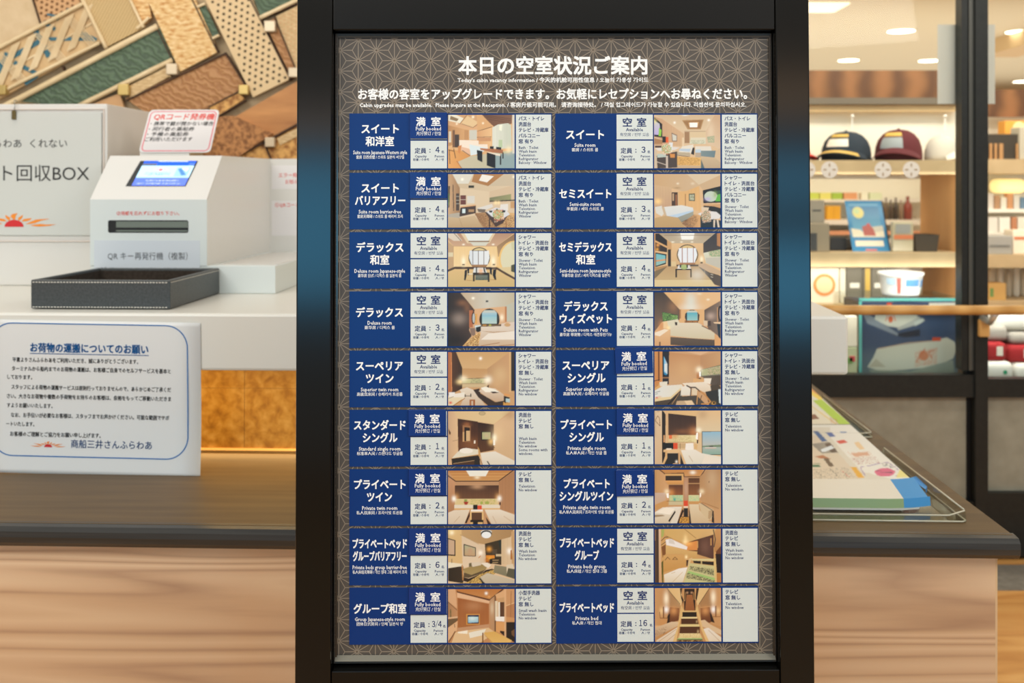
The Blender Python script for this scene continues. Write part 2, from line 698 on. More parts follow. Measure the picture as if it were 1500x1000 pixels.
# acrylic edge strips inside the frame; bottom one coloured brighter as its highlight
g = 0.0035
for nm, (x0, z0, x1, z1) in {'top': (XIL + g, ZIT - 0.008, XIR - g, ZIT - 0.0055), 'bottom': (XIL + g, ZIB + 0.009, XIR - g, ZIB + 0.0145),
                             'left': (XIL + g, ZIB + 0.01, XIL + g + 0.0022, ZIT - 0.006), 'right': (XIR - g - 0.0022, ZIB + 0.01, XIR - g, ZIT - 0.006)}.items():
    q = MB()
    if nm == 'bottom':
        q.quad((x0, -0.008, z0), (x1, -0.008, z0), (x1, -0.0015, z1), (x0, -0.0015, z1))
        q.quad((x0, -0.008, z0), (x0, -0.0005, z0), (x1, -0.0005, z0), (x1, -0.008, z0))
    else:
        q.box(x0, -0.0035, z0, x1, -0.0006, z1)
    q.build('edge_strip', M_bevel if nm == 'bottom' else MATS.get('dim_edge') or mat('dim_edge', (60, 56, 50), 0.2, 0.4), board)

# ---- the patterned poster: hemp-leaf stars of printed lines
PX0, PZ1 = BOARD.v(490, 52)
PX1, PZ0 = BOARD.v(1134, 966)
q = MB()
q.box(XIL + 0.001, 0.0, ZIB + 0.003, XIR - 0.001, 0.012, ZIT - 0.002, 0)
SPX = PB / F
A = 30.75 * SPX
ox, oz = BOARD.v(551.3, 73.6)
x0, x1, z0, z1 = XIL + 0.0025, XIR - 0.0025, ZIB + 0.012, ZIT - 0.006


def clipseg(a, b):
    t0, t1 = 0.0, 1.0
    dx, dz = b[0] - a[0], b[1] - a[1]
    for p, qq in ((-dx, a[0] - x0), (dx, x1 - a[0]), (-dz, a[1] - z0), (dz, z1 - a[1])):
        if abs(p) < 1e-12:
            if qq < 0:
                return None
        else:
            t = qq / p
            if p < 0:
                t0 = max(t0, t)
            else:
                t1 = min(t1, t)
    if t0 >= t1:
        return None
    return (a[0] + t0 * dx, a[1] + t0 * dz), (a[0] + t1 * dx, a[1] + t1 * dz)


def seg(a, b, w):
    c = clipseg(a, b)
    if not c:
        return
    a, b = c
    dx, dz = b[0] - a[0], b[1] - a[1]
    L = math.hypot(dx, dz)
    if L < 1e-6:
        return
    nx, nz = -dz / L * w, dx / L * w
    y = -0.0002
    q.quad((a[0] - nx, y, a[1] - nz), (b[0] - nx, y, b[1] - nz), (b[0] + nx, y, b[1] + nz), (a[0] + nx, y, a[1] + nz), 1)


H3 = A * math.sqrt(3) / 2
LW = 0.62 * SPX
for i in range(-4, 25):
    for j in range(-34, 6):
        px = ox + i * H3
        pz = oz + j * A + (A / 2 if i % 2 else 0)
        up, rt, rd = (px, pz + A), (px + H3, pz + A / 2), (px + H3, pz - A / 2)
        for e in (up, rt, rd):
            seg((px, pz), e, LW)
        for tri in (((px, pz), up, rt), ((px, pz), rt, rd)):
            cx = sum(t[0] for t in tri) / 3
            cz = sum(t[1] for t in tri) / 3
            for t in tri:
                seg((cx, cz), t, LW)
q.build('poster', [M_poster, M_lines], board)


def BT(mb, s, xa, xb, yb, em, y, mi=0, bold=0.0, res=1, **k):
    """letters measured in the photograph's pixels on the board plane (y = depth of the letter face)"""
    a, z = BOARD.v(xa, yb)
    c, _ = BOARD.v(xb, yb)
    put_text(mb, s, a, c, z, em * SPX, y, mi, bold * SPX, res, **k)


head = MB()
BT(head, '本日の空室状況ご案内', 672, 947.5, 109.5, 28.5, -0.0005, bold=0.75, res=3)
BT(head, "Today's cabin vacancy information / 今天的机舱可用性信息 / 오늘의 가용성 가이드", 670.5, 949.5, 121, 8.0, -0.0005, bold=0.18)
BT(head, 'お客様の客室をアップグレードできます。お気軽にレセプションへお尋ねください。', 525, 1094, 146, 17.0, -0.0005, bold=0.42, res=2)
BT(head, 'Cabin upgrades may be available.  Please inquire at the Reception. / 客房升级可能可用。 请咨询接待处。 / 객실 업그레이드가 가능할 수 있습니다. 리셉션에 문의하십시오.', 527, 1093, 157.5, 8.0, -0.0005, bold=0.18)
head.build('heading', M_wtext, board)

AMW = {'Shower · Toilet': 35, 'Wash basin': 26, 'Television': 23.5, 'Refrigerator': 28.5, 'Window': 17.8, 'No window': 26.5, 'Balcony · Window': 40.5,
       'Bath · Toilet': 28.5, 'Small wash basin': 40.5, 'Some rooms with': 41.7, 'windows.': 20.6}
RF = ['Television', 'Refrigerator']
BATH = ['バス・トイレ', '洗面台', 'テレビ・冷蔵庫']
SHW = ['シャワー', 'トイレ・洗面台', 'テレビ・冷蔵庫']
SHE = ['Shower · Toilet', 'Wash basin'] + RF
CARDS = [
    # column, row, name lines (text, x0, x1), english, cjk line, booked, capacity, amenities jp, en
    (0, 0, [('スイート', 530, 584), ('和洋室', 536, 577)], ('Suite room Japanese-Western style', 517.7, 596.4), ('套房 日西合璧 / 스위트 일본식 서양실', 522, 592), 1, '4', BATH + ['バルコニー', '窓 有り'], ['Bath · Toilet', 'Wash basin'] + RF + ['Balcony · Window']),
    (0, 1, [('スイート', 530, 584), ('バリアフリー', 520.5, 593.5)], ('Suite room barrier-free', 525.7, 587.6), ('套房无障碍 / 스위트 룸 배리어 프리', 523.6, 590), 1, '4', BATH + ['窓 有り'], ['Bath · Toilet', 'Wash basin'] + RF + ['Window']),
    (0, 2, [('デラックス', 522.5, 590.8), ('和室', 542.6, 570)], ('Deluxe room Japanese-style', 519.5, 593.4), ('豪华房 日式 / 디럭스 룸 일본식 룸', 524.6, 588), 0, '4', SHW + ['窓 有り'], SHE + ['Window']),
    (0, 3, [('デラックス', 522, 590)], ('Deluxe room', 538.7, 573.8), ('豪华房 / 디럭스 룸', 534.3, 578.4), 0, '3', SHW + ['窓 有り'], SHE + ['Window']),
    (0, 4, [('スーペリア', 522, 590), ('ツイン', 536.4, 576.3)], ('Superior twin room', 528.8, 583.5), ('高级双床间 / 슈페리어 트윈룸', 523, 589.7), 0, '2', SHW + ['窓 無し'], SHE + ['No window']),
    (0, 5, [('スタンダード', 519, 594), ('シングル', 532, 582)], ('Standard single room', 526, 586.6), ('标准单人间 / 스탠다드 싱글룸', 523, 590), 1, '1', ['洗面台', 'テレビ', '窓 無し'], ['', 'Wash basin', 'Television', 'No window', 'Some rooms with', 'windows.']),
    (0, 6, [('プライベート', 519, 594), ('ツイン', 538, 574)], ('Private twin room', 530.8, 582), ('私人双床间 / 프라이빗 트윈룸', 522.5, 589.7), 1, '2', ['テレビ', '窓 無し'], ['Television', 'No window']),
    (0, 7, [('プライベートベッド', 517, 596), ('グループバリアフリー', 517.4, 595.5)], ('Private beds group barrier-free', 516.8, 596), ('私人床组无障碍 / 개인 침대 그룹 배리어 프리', 516.8, 596), 1, '6', ['洗面台', 'テレビ', '窓 無し'], ['Wash basin', 'Television', 'No window']),
    (0, 8, [('グループ和室', 518.4, 595)], ('Group Japanese-style room', 520, 593), ('团体日式房间 / 단체 일본식 방', 522.6, 590.7), 1, '3/4', ['小型手洗器', 'テレビ', '窓 無し'], ['Small wash basin', 'Television', 'No window']),
    (1, 0, [('スイート', 829.5, 884.3)], ('Suite room', 841.5, 872), ('套房 / 스위트 룸', 837.4, 876), 0, '3', BATH + ['バルコニー', '窓 有り'], ['Bath · Toilet', 'Wash basin'] + RF + ['Balcony · Window']),
    (1, 1, [('セミスイート', 819.3, 895)], ('Semi-suite room', 834.4, 879.8), ('半套房 / 세미 스위트 룸', 830, 884.4), 0, '3', SHW + ['バルコニー', '窓 有り'], SHE + ['Balcony · Window']),
    (1, 2, [('セミデラックス', 819.3, 895.8), ('和室', 844, 871.4)], ('Semi-deluxe room Japanese-style', 820, 895), ('半豪华房 日式 / 세미 디럭스룸 일본식', 822.8, 893), 0, '4', SHW + ['窓 有り'], SHE + ['Window']),
    (1, 3, [('デラックス', 826.5, 889.5), ('ウィズペット', 820, 896)], ('Deluxe room with Pets', 826, 890), ('豪华房 带宠物 / 디럭스 애견동반가능', 820, 896), 0, '4', SHW + ['窓 有り'], SHE + ['Window']),
    (1, 4, [('スーペリア', 824, 892), ('シングル', 831.7, 886.5)], ('Superior single room', 829, 888), ('高级单人间 / 슈페리어 싱글룸', 825, 892), 1, '1', SHW + ['窓 無し'], SHE + ['No window']),
    (1, 5, [('プライベート', 821.4, 896), ('シングル', 834.4, 884)], ('Private single room', 831.7, 886.5), ('私人单人间 / 개인 싱글 룸', 829, 888.5), 1, '1', ['テレビ', '窓 無し'], ['Television', 'No window']),
    (1, 6, [('プライベート', 826, 892.7), ('シングルツイン', 820, 898)], ('Private single twin room', 825, 893.7), ('私人单人双床间 / 프라이빗 싱글 트윈룸', 819.3, 899), 1, '2', ['テレビ', '窓 無し'], ['Television', 'No window']),
    (1, 7, [('プライベートベッド', 820, 899), ('グループ', 842, 877)], ('Private beds group', 832.3, 887), ('私人床组 / 개인 침대 그룹', 830, 889), 0, '4', ['洗面台', 'テレビ', '窓 無し'], ['Wash basin', 'Television', 'No window']),
    (1, 8, [('プライベートベッド', 820, 899)], ('Private bed', 843, 876), ('私人床 / 개인 침대', 838, 881), 0, '16', ['テレビ', '窓 無し'], ['Television', 'No window']),
]
# magnets: (column,row): dx, dy, tilt in degrees, label
MAG = {(0, 0): (0, -0.5, 0, 'suite Japanese-Western card, topmost left'), (0, 1): (0, 0.2, 0, 'barrier-free suite card in the second row'), (0, 5): (-1.8, 0, 0.25, 'standard single card'),
       (0, 6): (-1.4, 0.3, 0.2, 'private twin card, left column'), (0, 7): (-0.8, 0.4, 0, 'barrier-free private beds group card'), (0, 8): (-1.0, 0.2, 0, 'group Japanese-style card at bottom left'),
       (1, 4): (-1.6, -4.5, 1.5, 'superior single card, clearly tilted'), (1, 5): (0.2, -1.2, -0.2, 'private single card, right column'), (1, 6): (-0.8, 1.3, 0.9, 'private single twin card')}
PHOTOS = {}
PHOTOS[(0, 0)] = '''B 7.5 9 115 96
R dcae7a 0,0,122,100
P c89a6c>dcae80:y 7,9 75,9 80,29 55,36 8,26
P e8e0c8 8,9 20,9 33,15 27,23 8,19
P 8c7452 12,11 25,16 22,20 11,17
P e0c090 39,11 57,22 47,30 29,23
L 8a6040 .8 58,23 48,30 30,24
L 9c7448 1 38,10 27,24
P 6c4832>84604a:x 60,9 111,9 110,24 82,29
L 50342a .6 66,10 108,16
L 50342a .6 70,13 108,19
L 50342a .6 74,17 106,22
P d8a874 54,9 62,9 79,27 77,30 55,36
L 3c2a20 .8 55,36 78,29
P d4a070>e6bc88:x 55,36 78,30 78,62 55,58
R c89468 55,46,77,52
L 6a5040 .7 42,46 77,45
R ccc8b8 42,34,54,50
P dcdccc>c8ccb8:x 79,30 88,25 104,23 109,26 110,64 79,64
R b8c8a0 89,50,95,62
P f0f0d8 90,26 95,25 94,36 90,34
W .08 x 79,24 109,24 109,64 79,64
P b88858>d8a874:x 8,26 40,34 42,52 8,60
R 4a3c34 19,41,26,62
R 7c5a40 15,34,19,62
R d8d0bc 9,36,13,54
R c09060 34,34,41,50
P f0e0cc 26,50 57,51 57,57 71,57 72,64 44,66 26,60
P d8e4e4 42,57 56,60 72,63 60,72 44,75
P e2b898 26,60 42,64 43,74 30,67
L 5c4838 1 31,67 43,75
P e0a460>c88848:x 7,64 30,68 44,76 60,78 40,96 7,96
P c8bca0>b8b898:x 24,85 44,76 116,66 116,96 30,96
P 90a4a4 80,76 116,68 116,96 84,96
L b07040 1.2 22,84 30,96
P d08a50 30,58 27,72 24,70 24,60
P b87850>a06848:x 59,63 96,66 96,72 79,70 60,66
R 2a2624 95,70,97,80
P 2c2a2a 91,73 93,73 93,90 91,90
P e8dcc8 70,69 92,73 92,76 80,74
P 222222 54,66 63,68 63,86 55,82
P 1e1e20 70,70 84,74 84,96 78,94 70,91
P 2a2828 75,60 81,60 81,65 75,64
P 2a2828 85,61 93,62 93,66 85,65
L 2a2622 1 10,66 11,88
L 2a2622 1 17,64 20,79
L 3a2c24 1 9,66 17,68
G fff4d8 48,13,2,2,1
G fff4d8 64,23,1.5,1.5,1
G ffe8b8 105,66,5,6,.7
G fff0d0 22,24,1.5,1.5,1
R d8d0c0 111,9,116,72
'''
PHOTOS[(0, 1)] = '''B 6.5 4 115 92
R d6c0a0 0,0,122,100
P c8b494>d8c4a4:x 10,4 48,4 44,18 74,24 115,10 115,22 74,33 26,27
P d8d4c4 14,4 48,4 40,20 22,20
P b08050>a87848:y 49,4 98,4 72,24 45,17
P ece8dc 62,5 81,8 70,18 57,15
P c8b89c 72,24 98,5 115,4 115,24
R 3c3a30 40,23,49,27
P c8a47c>9c7854:x 7,4 14,4 26,27 26,68 7,72
P 50402c 7,24 10,24 9,58 7,60
P 3c6a38 7,36 9,36 9,54 7,56
L 3c3430 1.2 15,22 16,64
R 50443c 20,36,25,64
L c0c0b0 .6 20,41 25,41
L c0c0b0 .6 20,47 25,47
L c0c0b0 .6 20,53 25,53
P d8c4a4 26,27 73,33 73,60 26,60
R 6c4038 27,39,36,54
L e0d4c0 .7 27,46 36,46
R d4d0c4 38,40,50,52
P d0b898 74,33 115,22 115,50 74,52
P 7c7c5c>98986c:x 74,43 109,37 109,47 74,49
P 4a4438 74,48 115,46 115,48 74,50
G ffe4a8 84,51,3,3,.9
G ffe4a8 89,51,2,3,.9
R c49a6c 108,49,115,60
P d8d4cc 54,60 78,53 80,58 60,66
P e0dcd4 92,54 104,53 104,64 90,66
P 74685c 54,61 68,62 66,68 56,66
P d8a878 27,57 52,54 52,57 28,60
P 4c3c34 27,59 52,56 52,68 25,74
R 201c1c 28,60,37,69
R d4e4e4 30,61,35,68
R b08c64 40,62,49,66
P 9c7450>d8b078:x 50,68 80,66 115,68 115,92 62,92
N 6c4830 .3 50,70 74,70 115,72 115,92 66,92
P b0a898 7,70 25,67 26,76 7,78
P c8b08c>b89c74:y 7,74 25,76 50,72 64,92 7,92
L a88c64 .6 25,76 30,90
P 4a3832 66,66 105,70 96,84 84,91 72,74
P d8d8d8 69,66 84,59 100,62 107,70 96,77 78,74
R 3c302a 73,76,75,92
R a87c50 100,76,102,92
E 8cb078 88,70,9,8
N e87048 .35 80,62 96,62 98,78 82,84
N e8e0c0 .2 80,62 96,62 98,78 82,84
P 302a28 73,64 79,64 78,67 74,67
P 302a28 95,63 100,64 99,67 94,67
P 302a28 84,61 88,61 86,64
G fffbe8 30,13,2.2,2.2,1
G fffbe8 113,9,2,2,.8
'''
PHOTOS[(0, 2)] = '''B 6.5 5.5 115 93.5
R e8c488 0,0,122,100
P b08c70>c8a484:y 6,5 115,5 86,27 16,27 6,16
P d8ccb8 6,5 20,5 30,18 16,18 6,12
L 604838 1 17,6 28,18
P dcc8a4 27,5 84,5 74,22 38,22
P dfe4dc 33,5 80,5 72,18 40,18
R 84603c 40,18,74,20
P d0d0c0 42,20 73,20 68,26 48,26
L 7c5c48 .6 16,27 86,27
P 8c7054>b09068:y 86,27 115,6 115,40 88,44
P e8c890>ecd09c:y 14,27 86,27 86,62 16,62
W .03 x 16,27 86,27 86,62 16,62
P c0a078 6,18 16,27 16,62 6,64
R d8cca8 7,37,15,44
E 3c342c 57.5,46,17.5,17.5
E dcc890 57.5,46,16,16
P d8e0e4>e4e8e8:x 42,34 73,34 74,46 71,57 45,57 41,46
L 5c4434 1 47,34 47,57
L 5c4434 1 56,34 56,58
L 5c4434 1 65,34 65,57
L 5c4434 .8 46,34 70,34
R a07850 46,57,69,61
E e8c078 114,48,25,30
E d8d4b4 115,48,23,28
R e8c078 84,68,90,60
P ccc8a0 109,20 115,19 115,34 110,32
P 544234 6,65 18,60 86,61 115,78 115,82 86,66 18,64 6,69
P d8b880>c8b078:y 6,69 18,64 86,65 115,83 115,93.5 6,93.5
P d8c494 88,62 115,60 115,78 94,66
G fff8d8 32,51,3.5,7,.9
G fff8d8 80,51,3.5,7,.9
R 4c3c2c 30,56,34,58
R 4c3c2c 79,56,83,58
P d8dcd8 49,62 67,62 70,70 47,70
P 2c2822 47,70 74,70 74,85 71,85 71,74 50,74 50,84 47,84
P 6c7468 51,74 71,74 71,82 51,82
N 4c5848 .4 51,78 71,78 71,82 51,82
P 1e2024 34,66 38,65 37,75 35,83 33,82
P 1e2024 80,65 85,65 84,74 85,82 82,81 79,74
P 1e2024 74,62 78,62 78,74 75,72
P 1e2024 38,63 41,63 41,74 39,74
L a87c48 .7 35,82 46,83
L a87c48 .7 74,81 84,82
L e0d4b8 2 40,72 46,72
G f0b070 60,67,4,4,.8
P 1c2420 52,62 54,62 54,70 52,70
P 1c2420 64,62 66,62 68,70 65,69
P 50503c 109,58 115,56 115,70 109,68
G fffbe8 32,24,2,1.2,1
G fffbe8 80,24,2,1.2,1
'''
PHOTOS[(0, 3)] = '''B 6.5 7 115 95
R d0a880 0,0,122,100
P c0a888>ccc8b8:x 27,7 70,7 72,33 50,34
P ccc8b8>c0b498:x 70,7 115,7 115,22 100,30 70,33
P 2c2622>4c3c34:x 6,7 28,7 50,36 41,68 45,78 30,95 6,95
W .12 x 6,7 28,7 50,36 41,68 45,78 30,95 6,95
G 9c8c80 25,50,12,10,.75
G a8744c 30,24,8,5,.45
G a8744c 38,32,5,8,.35
G 1c1a1a 20,85,20,10,.7
L c8b898 .7 28,8 50,34
P d8ac80 50,34 100,30 100,55 50,60
P b8c0b0>c0b8a4:x 100,29 115,22 115,56 101,55
R b87c50 99,30,102,55
R b06c48 41,36,47,64
E 3c2c24 48,49,3,10
E b8bcb8 48.5,49,2,8
R d8a050 51,42,54,58
E 262422 74,51,16.5,17.5
P a8c4cc>80b8cc:y 62,40 86,40 86,48 62,48
P 98c4cc>b8ccc4:y 62,46 86,46 86,58 62,58
P c0c8c0 66,36 82,36 86,40 62,40
G fff4d8 94,48,3,5,.9
G e8a050 105,60,5,4,.8
P 6c5840 60,59 94,59 94,62 60,63
R b08040 63,59,69,62
R a8a850 73,59,77,62
P d8c8b8 93,58 115,55 115,95 93,95
P dccfbe>c8ad8c:y 60,63 94,62 115,66 115,95 55,95
P e8dfd0 72,74 115,70 115,84 60,84
P b89878 60,70 80,71 114,70 80,73
L a07048 1 60,94 90,89
L a07048 1 90,94 114,92
P c8d8d8 50,61 60,60 60,68 52,70
P 242424 52,64 60,62 60,70 55,72 52,70
P 887060 42,65 51,65 51,79 44,76
P c89858 55,73 60,72 56,95 30,95 40,84
N 5c3820 .45 55,75 58,73 56,95 32,95 40,85
N f8d898 .25 55,73 60,72 56,95 30,95 40,84
E c8a070 103,60,5,3
G fffbe8 47.5,16.5,2.3,2,1
R 60605c 68,20,72,23
'''
PHOTOS[(0, 4)] = '''B 6.5 4 116 92
R c89c6c 0,0,122,100
P c8a06c>d0aa78:y 20,4 108,4 70,32 30,32
P c09460>c8a070:y 30,31 72,32 72,50 30,50
P b89064>c89c70:x 71,32 108,5 110,70 72,62
G d8b888 92,42,12,14,.7
G d8b080 86,56,9,10,.5
P 5c3c28>3c2c20:x 6,4 20,4 30,30 30,64 7,76
W .1 x 6,4 20,4 30,30 30,64 7,76
P b06c40 6,4 12,4 13,70 7,72
L d89058 1 12.5,6 13,68
G ffe0a0 27,53,6,4,.9
P d8c08c>c8b088:y 30,47 71,47 71,62 30,62
R c8c08c 31,48,66,55
N 8c8c68 .4 44,48 62,48 62,55 44,55
L 604430 .8 30,48 71,47
L 604430 .8 30,56 68,56
G fff4d0 32,48,6,5,.8
G fff8e0 72,50,6,6,.95
P e0d4c0>c8b094:y 26,66 38,62 48,66 60,80 68,92 27,92 33,78
P e8e0d0 8,74 34,70 33,80 7,92
P e0d0ac 7,78 34,78 14,92 7,92
L b07838 1.4 34,80 15,92
P 3a2c24 48,66 58,64 60,72 84,86 100,82 110,92 72,92 56,78
P dccbb4>c0a080:y 57,68 66,62 84,64 98,74 98,84 86,86 70,78
P f0ead8 60,63 68,61 84,66 90,70 68,70
P 3c2c28 76,69 84,69 90,71 80,72
R e8e4dc 8,70,18,76
L 38342c 1 35,76 44,76
L 38342c 1.6 35,74 35,77
L 38342c 1.6 44,73 44,77
P a06030 42,82 51,82 51,92 48,92 48,84 45,84 45,92 42,92
P c8944c 97,86 108,87 108,92 97,92
P d89858 99,72 108,74 108,77 98,75
P 242220 98,76 108,79 101,88 98,86
P b0c8c8 101,80 108,81 108,87 101,86
P c89c6c 108,68 116,68 116,92 108,92
P 3a322a>2a2420:y 110,4 116,4 116,68 110,68
R d8b07c 107,4,110,70
G d84028 11,87,2.5,2,1
L 404038 .6 8,80 16,77
G fffbf0 60,15,2.4,2.4,1
P 48321c 70,60 74,58 73,63
'''
PHOTOS[(0, 5)] = '''B 7 5.5 116 94.5
R d4ac80 0,0,122,100
P d8b888>dcc494:x 16,5 110,5 82,27 55,23 23,18
E a8946c 63,9.5,5.5,3.4
E c0a87c 63,9.5,4.2,2.5
P c8a480>dcb88c:x 7,5 16,5 24,18 24,70 22,80 7,94
P 5c3820 8,34 12,41 11,45 9,43
L 8c7050 .6 15,55 24,53
P 3c2418>5a341e:y 23,18 56,23 56,70 24,72
W .12 x 23,18 56,23 56,70 24,72
G a8693c 38,28,6,4,.7
G 9c6438 45,60,16,10,.5
P 9c6c44 31,29 44,30 44,57 31,56
P 2a1c14 34,32 43,33 43,56 34,55
P d0ac7c 37,38 43,38 43,55 37,55
R c89c68 31,40,34,56
P 2e1c14>5a3820:y 56,24 82,28 82,70 60,74 56,64
W .12 x 56,24 82,28 82,70 60,74 56,64
R 2a2018 61,39,78,54
R b0b080 63,40.5,76.5,52
G c8b090 70,46,4,4,.7
R e8dcc8 49.5,54,52,59
P d8b48c>ccaa80:y 82,27 116,6 116,88 84,70
G e8c898 88,45,10,16,.6
G b08c64 108,12,10,8,.6
G fff8d8 83,50,3.5,6,1
G ffd080 77,56,4,5,.7
R fff8e8 81,53,84,62
L 503420 1 81,64 83,66
P e4dccc>d8cdb8:y 60,75 84,72 116,88 116,94.5 64,94.5
P dcd4bc 24,72 40,67 57,69 60,76 13,84 20,76
E ece4d4 37,71,11,4.5
L c89858 1 12,84 59,77
P 28221c 13,84 58,78 60,94.5 14,94.5
P 48301f 16,92 50,88 50,94.5 16,94.5
L b89468 .8 16,92 50,87
P c89858 56,64 59,70 60,80 57,80
L 382820 .9 59,84 63,94
P 28241f 70,88 72,88 76,94.5 74,94.5
'''
PHOTOS[(0, 6)] = '''B 7.5 8 116 97.5
R c49468 0,0,122,100
P b87c44>c89458:y 8,8 115,8 90,27 20,27
L d8a868 .6 12,13 110,13
L d8a868 .5 14,18 104,18
P e8e4d4 37,8 74,8 69,18 43,18
G ecdcb8 55,20,4.5,2.5,1
L 3a241a 1.6 8,17 20,26 90,26 114,8
P c8946c>a87850:y 8,18 19,27 19,72 8,80
W .06 x 8,18 19,27 19,72 8,80
P a87850>b08058:y 90,27 115,9 116,80 92,74
W .08 x 90,27 115,9 116,80 92,74
R b88c64 20,28,90,33
P 4a3022>6c4830:y 19,33 90,33 90,56 19,56
W .16 x 19,33 90,33 90,56 19,56
G c89c74 55,35,10,4,.8
G d89c54 21,54,5,7,.8
G d89c54 88,54,4,7,.8
R d8c088 19,55,89,65
N a8a84c .28 44,56 84,56 84,65 44,65
R 88984c 34,56,39,60
P a03828 33,60 41,60 39,65 35,65
R a0a850 60,60,64,64
R a0a850 68,60,74,64
R e0d4bc 18,65,92,72
R d8a868 18,71,92,73
P e0d0b8>d4c0a4:y 8,78 18,74 43,73 34,97.5 8,97.5
P e4d8c4>d4c0a4:y 67,73 92,73 116,82 116,97.5 78,97.5
L b89878 .7 27,84 18,94
L b89878 .7 80,84 86,96
L b89878 .7 98,84 112,94
P 3a241a 43,76 43,84 38,96 35,95
P 3a241a 66,76 68,84 78,97.5 72,97.5
R 5a3c28 44,78,65,92
R 1e1814 44,90,65,97.5
R e0b884 44,75,65,78
R f0e8dc 45,73,64,76
R 1c1c1a 48.5,65,55.5,73
R d85030 55.5,66,62.5,73
R e8c080 44,78,46,90
R e8c080 63,78,65,90
R d8b070 44,94,48,97.5
R d8b070 56,94,64,97.5
G fffcf0 17.5,55,3.3,4.5,1
G fffcf0 91,55,3.3,4.5,1
R 2c1c14 91,61,93,66
'''
PHOTOS[(0, 7)] = '''B 7.5 5.5 117 94.5
R dcbc94 0,0,122,100
P c09c6c>a88458:x 20,5 115,5 110,18 95,22 68,30 56,28 28,14
P d8b47c 7,5 30,5 32,62 7,62
L 8c6c48 .7 28,14 58,30
P d8c0a0>e0c8a8:y 30,15 60,31 66,62 32,68
P 1e1a16 7,19 20,23 20,49 7,48
P c8a888 8,21 18.5,24 18.5,47 8,46
P 2a2620 33.5,29 53.5,35 53.5,50 33.5,49
P b0b08c>c09c74:y 35,31 52,36 52,49 35,48
G c89474 44,40,4,5,.6
P d8c0a0 60,31 68,30 68,64 60,60
P 3a3020 68,29 95,22 95,64 70,60
P 24302c 90,24 95,22 95,42 92,34
R 504434 80,38,88,46
G e8a040 75,38,4,4,1
R e08c30 70,48,84,53
G c87828 72,56,4,4,1
G e8a838 76,53,3,2,1
R 1c1814 76,54,80,62
P c8b490 86,46 95,46 95,50 86,50
P 2a2018 80,54 90,54 90,57 82,58
L c8a878 1 81,56 90,56
L c8a878 1 81,60 89,60
P d0b48c>dcc09c:x 95,22 111,18 115,62 96,63
W .07 x 95,22 111,18 115,62 96,63
P c49c6c 111,9 116,8 116,68 112,62
G fffaf0 108,41,4,5,.9
G fff4e0 61,44,3.5,4,1
P a8682c 110,40 112,39 113,55 110,55
L c87838 1.2 58,52 61,49
P e8dcc0 8,59 32,62 32,66 8,70
L 50402c 1 14,54 14,60
P 2c2419>382c20:x 8,69 28,66 33,66 33,94 8,90
L c08850 2 31,64 32.5,88
P 98804c>a8905c:y 33,70 60,62 72,65 70,71 46,80 34,76
P 5c4c34 34,76 46,80 70,71 62,78 42,85 33,84
P 2c2018 33,84 42,86 62,78 70,72 80,70 84,72 40,92 33,90
P d8c8b0 46,60 60,59 62,64 48,67
P 6c6044 42,61 46,60 47,66 42,67
P e8dcc8 62,61 72,60 78,64 74,69 68,66
P d8b060>e0b868:x 60,79 80,72 90,73 66,94.5 20,94.5 40,92
N 483018 .35 60,79 80,72 90,73 66,94.5 20,94.5 40,92
P 8c8468>787258:y 84,64 104,67 116,70 116,87 82,76
P d8c8ac 103,64 114,62 116,70 104,80
P 585440 106,69 117,71 117,87 103,82
P 1c1814 59,86 64,94.5 70,94.5 62,85
P c8bca4>c0b094:y 60,84 72,77 117,89 117,94.5 68,94.5
L 302c28 1 58,86 68,94
E 4a4438 70.5,12.5,9,7
E d8d8d0 70.5,9.5,9,3.6
E 34322e 70.5,12,8.6,5.4
E eceeea 70.5,14.5,7.8,5.4
G fff8e8 14,10.5,3,3,1
G ffe8a0 12,9,8,6,.5
'''
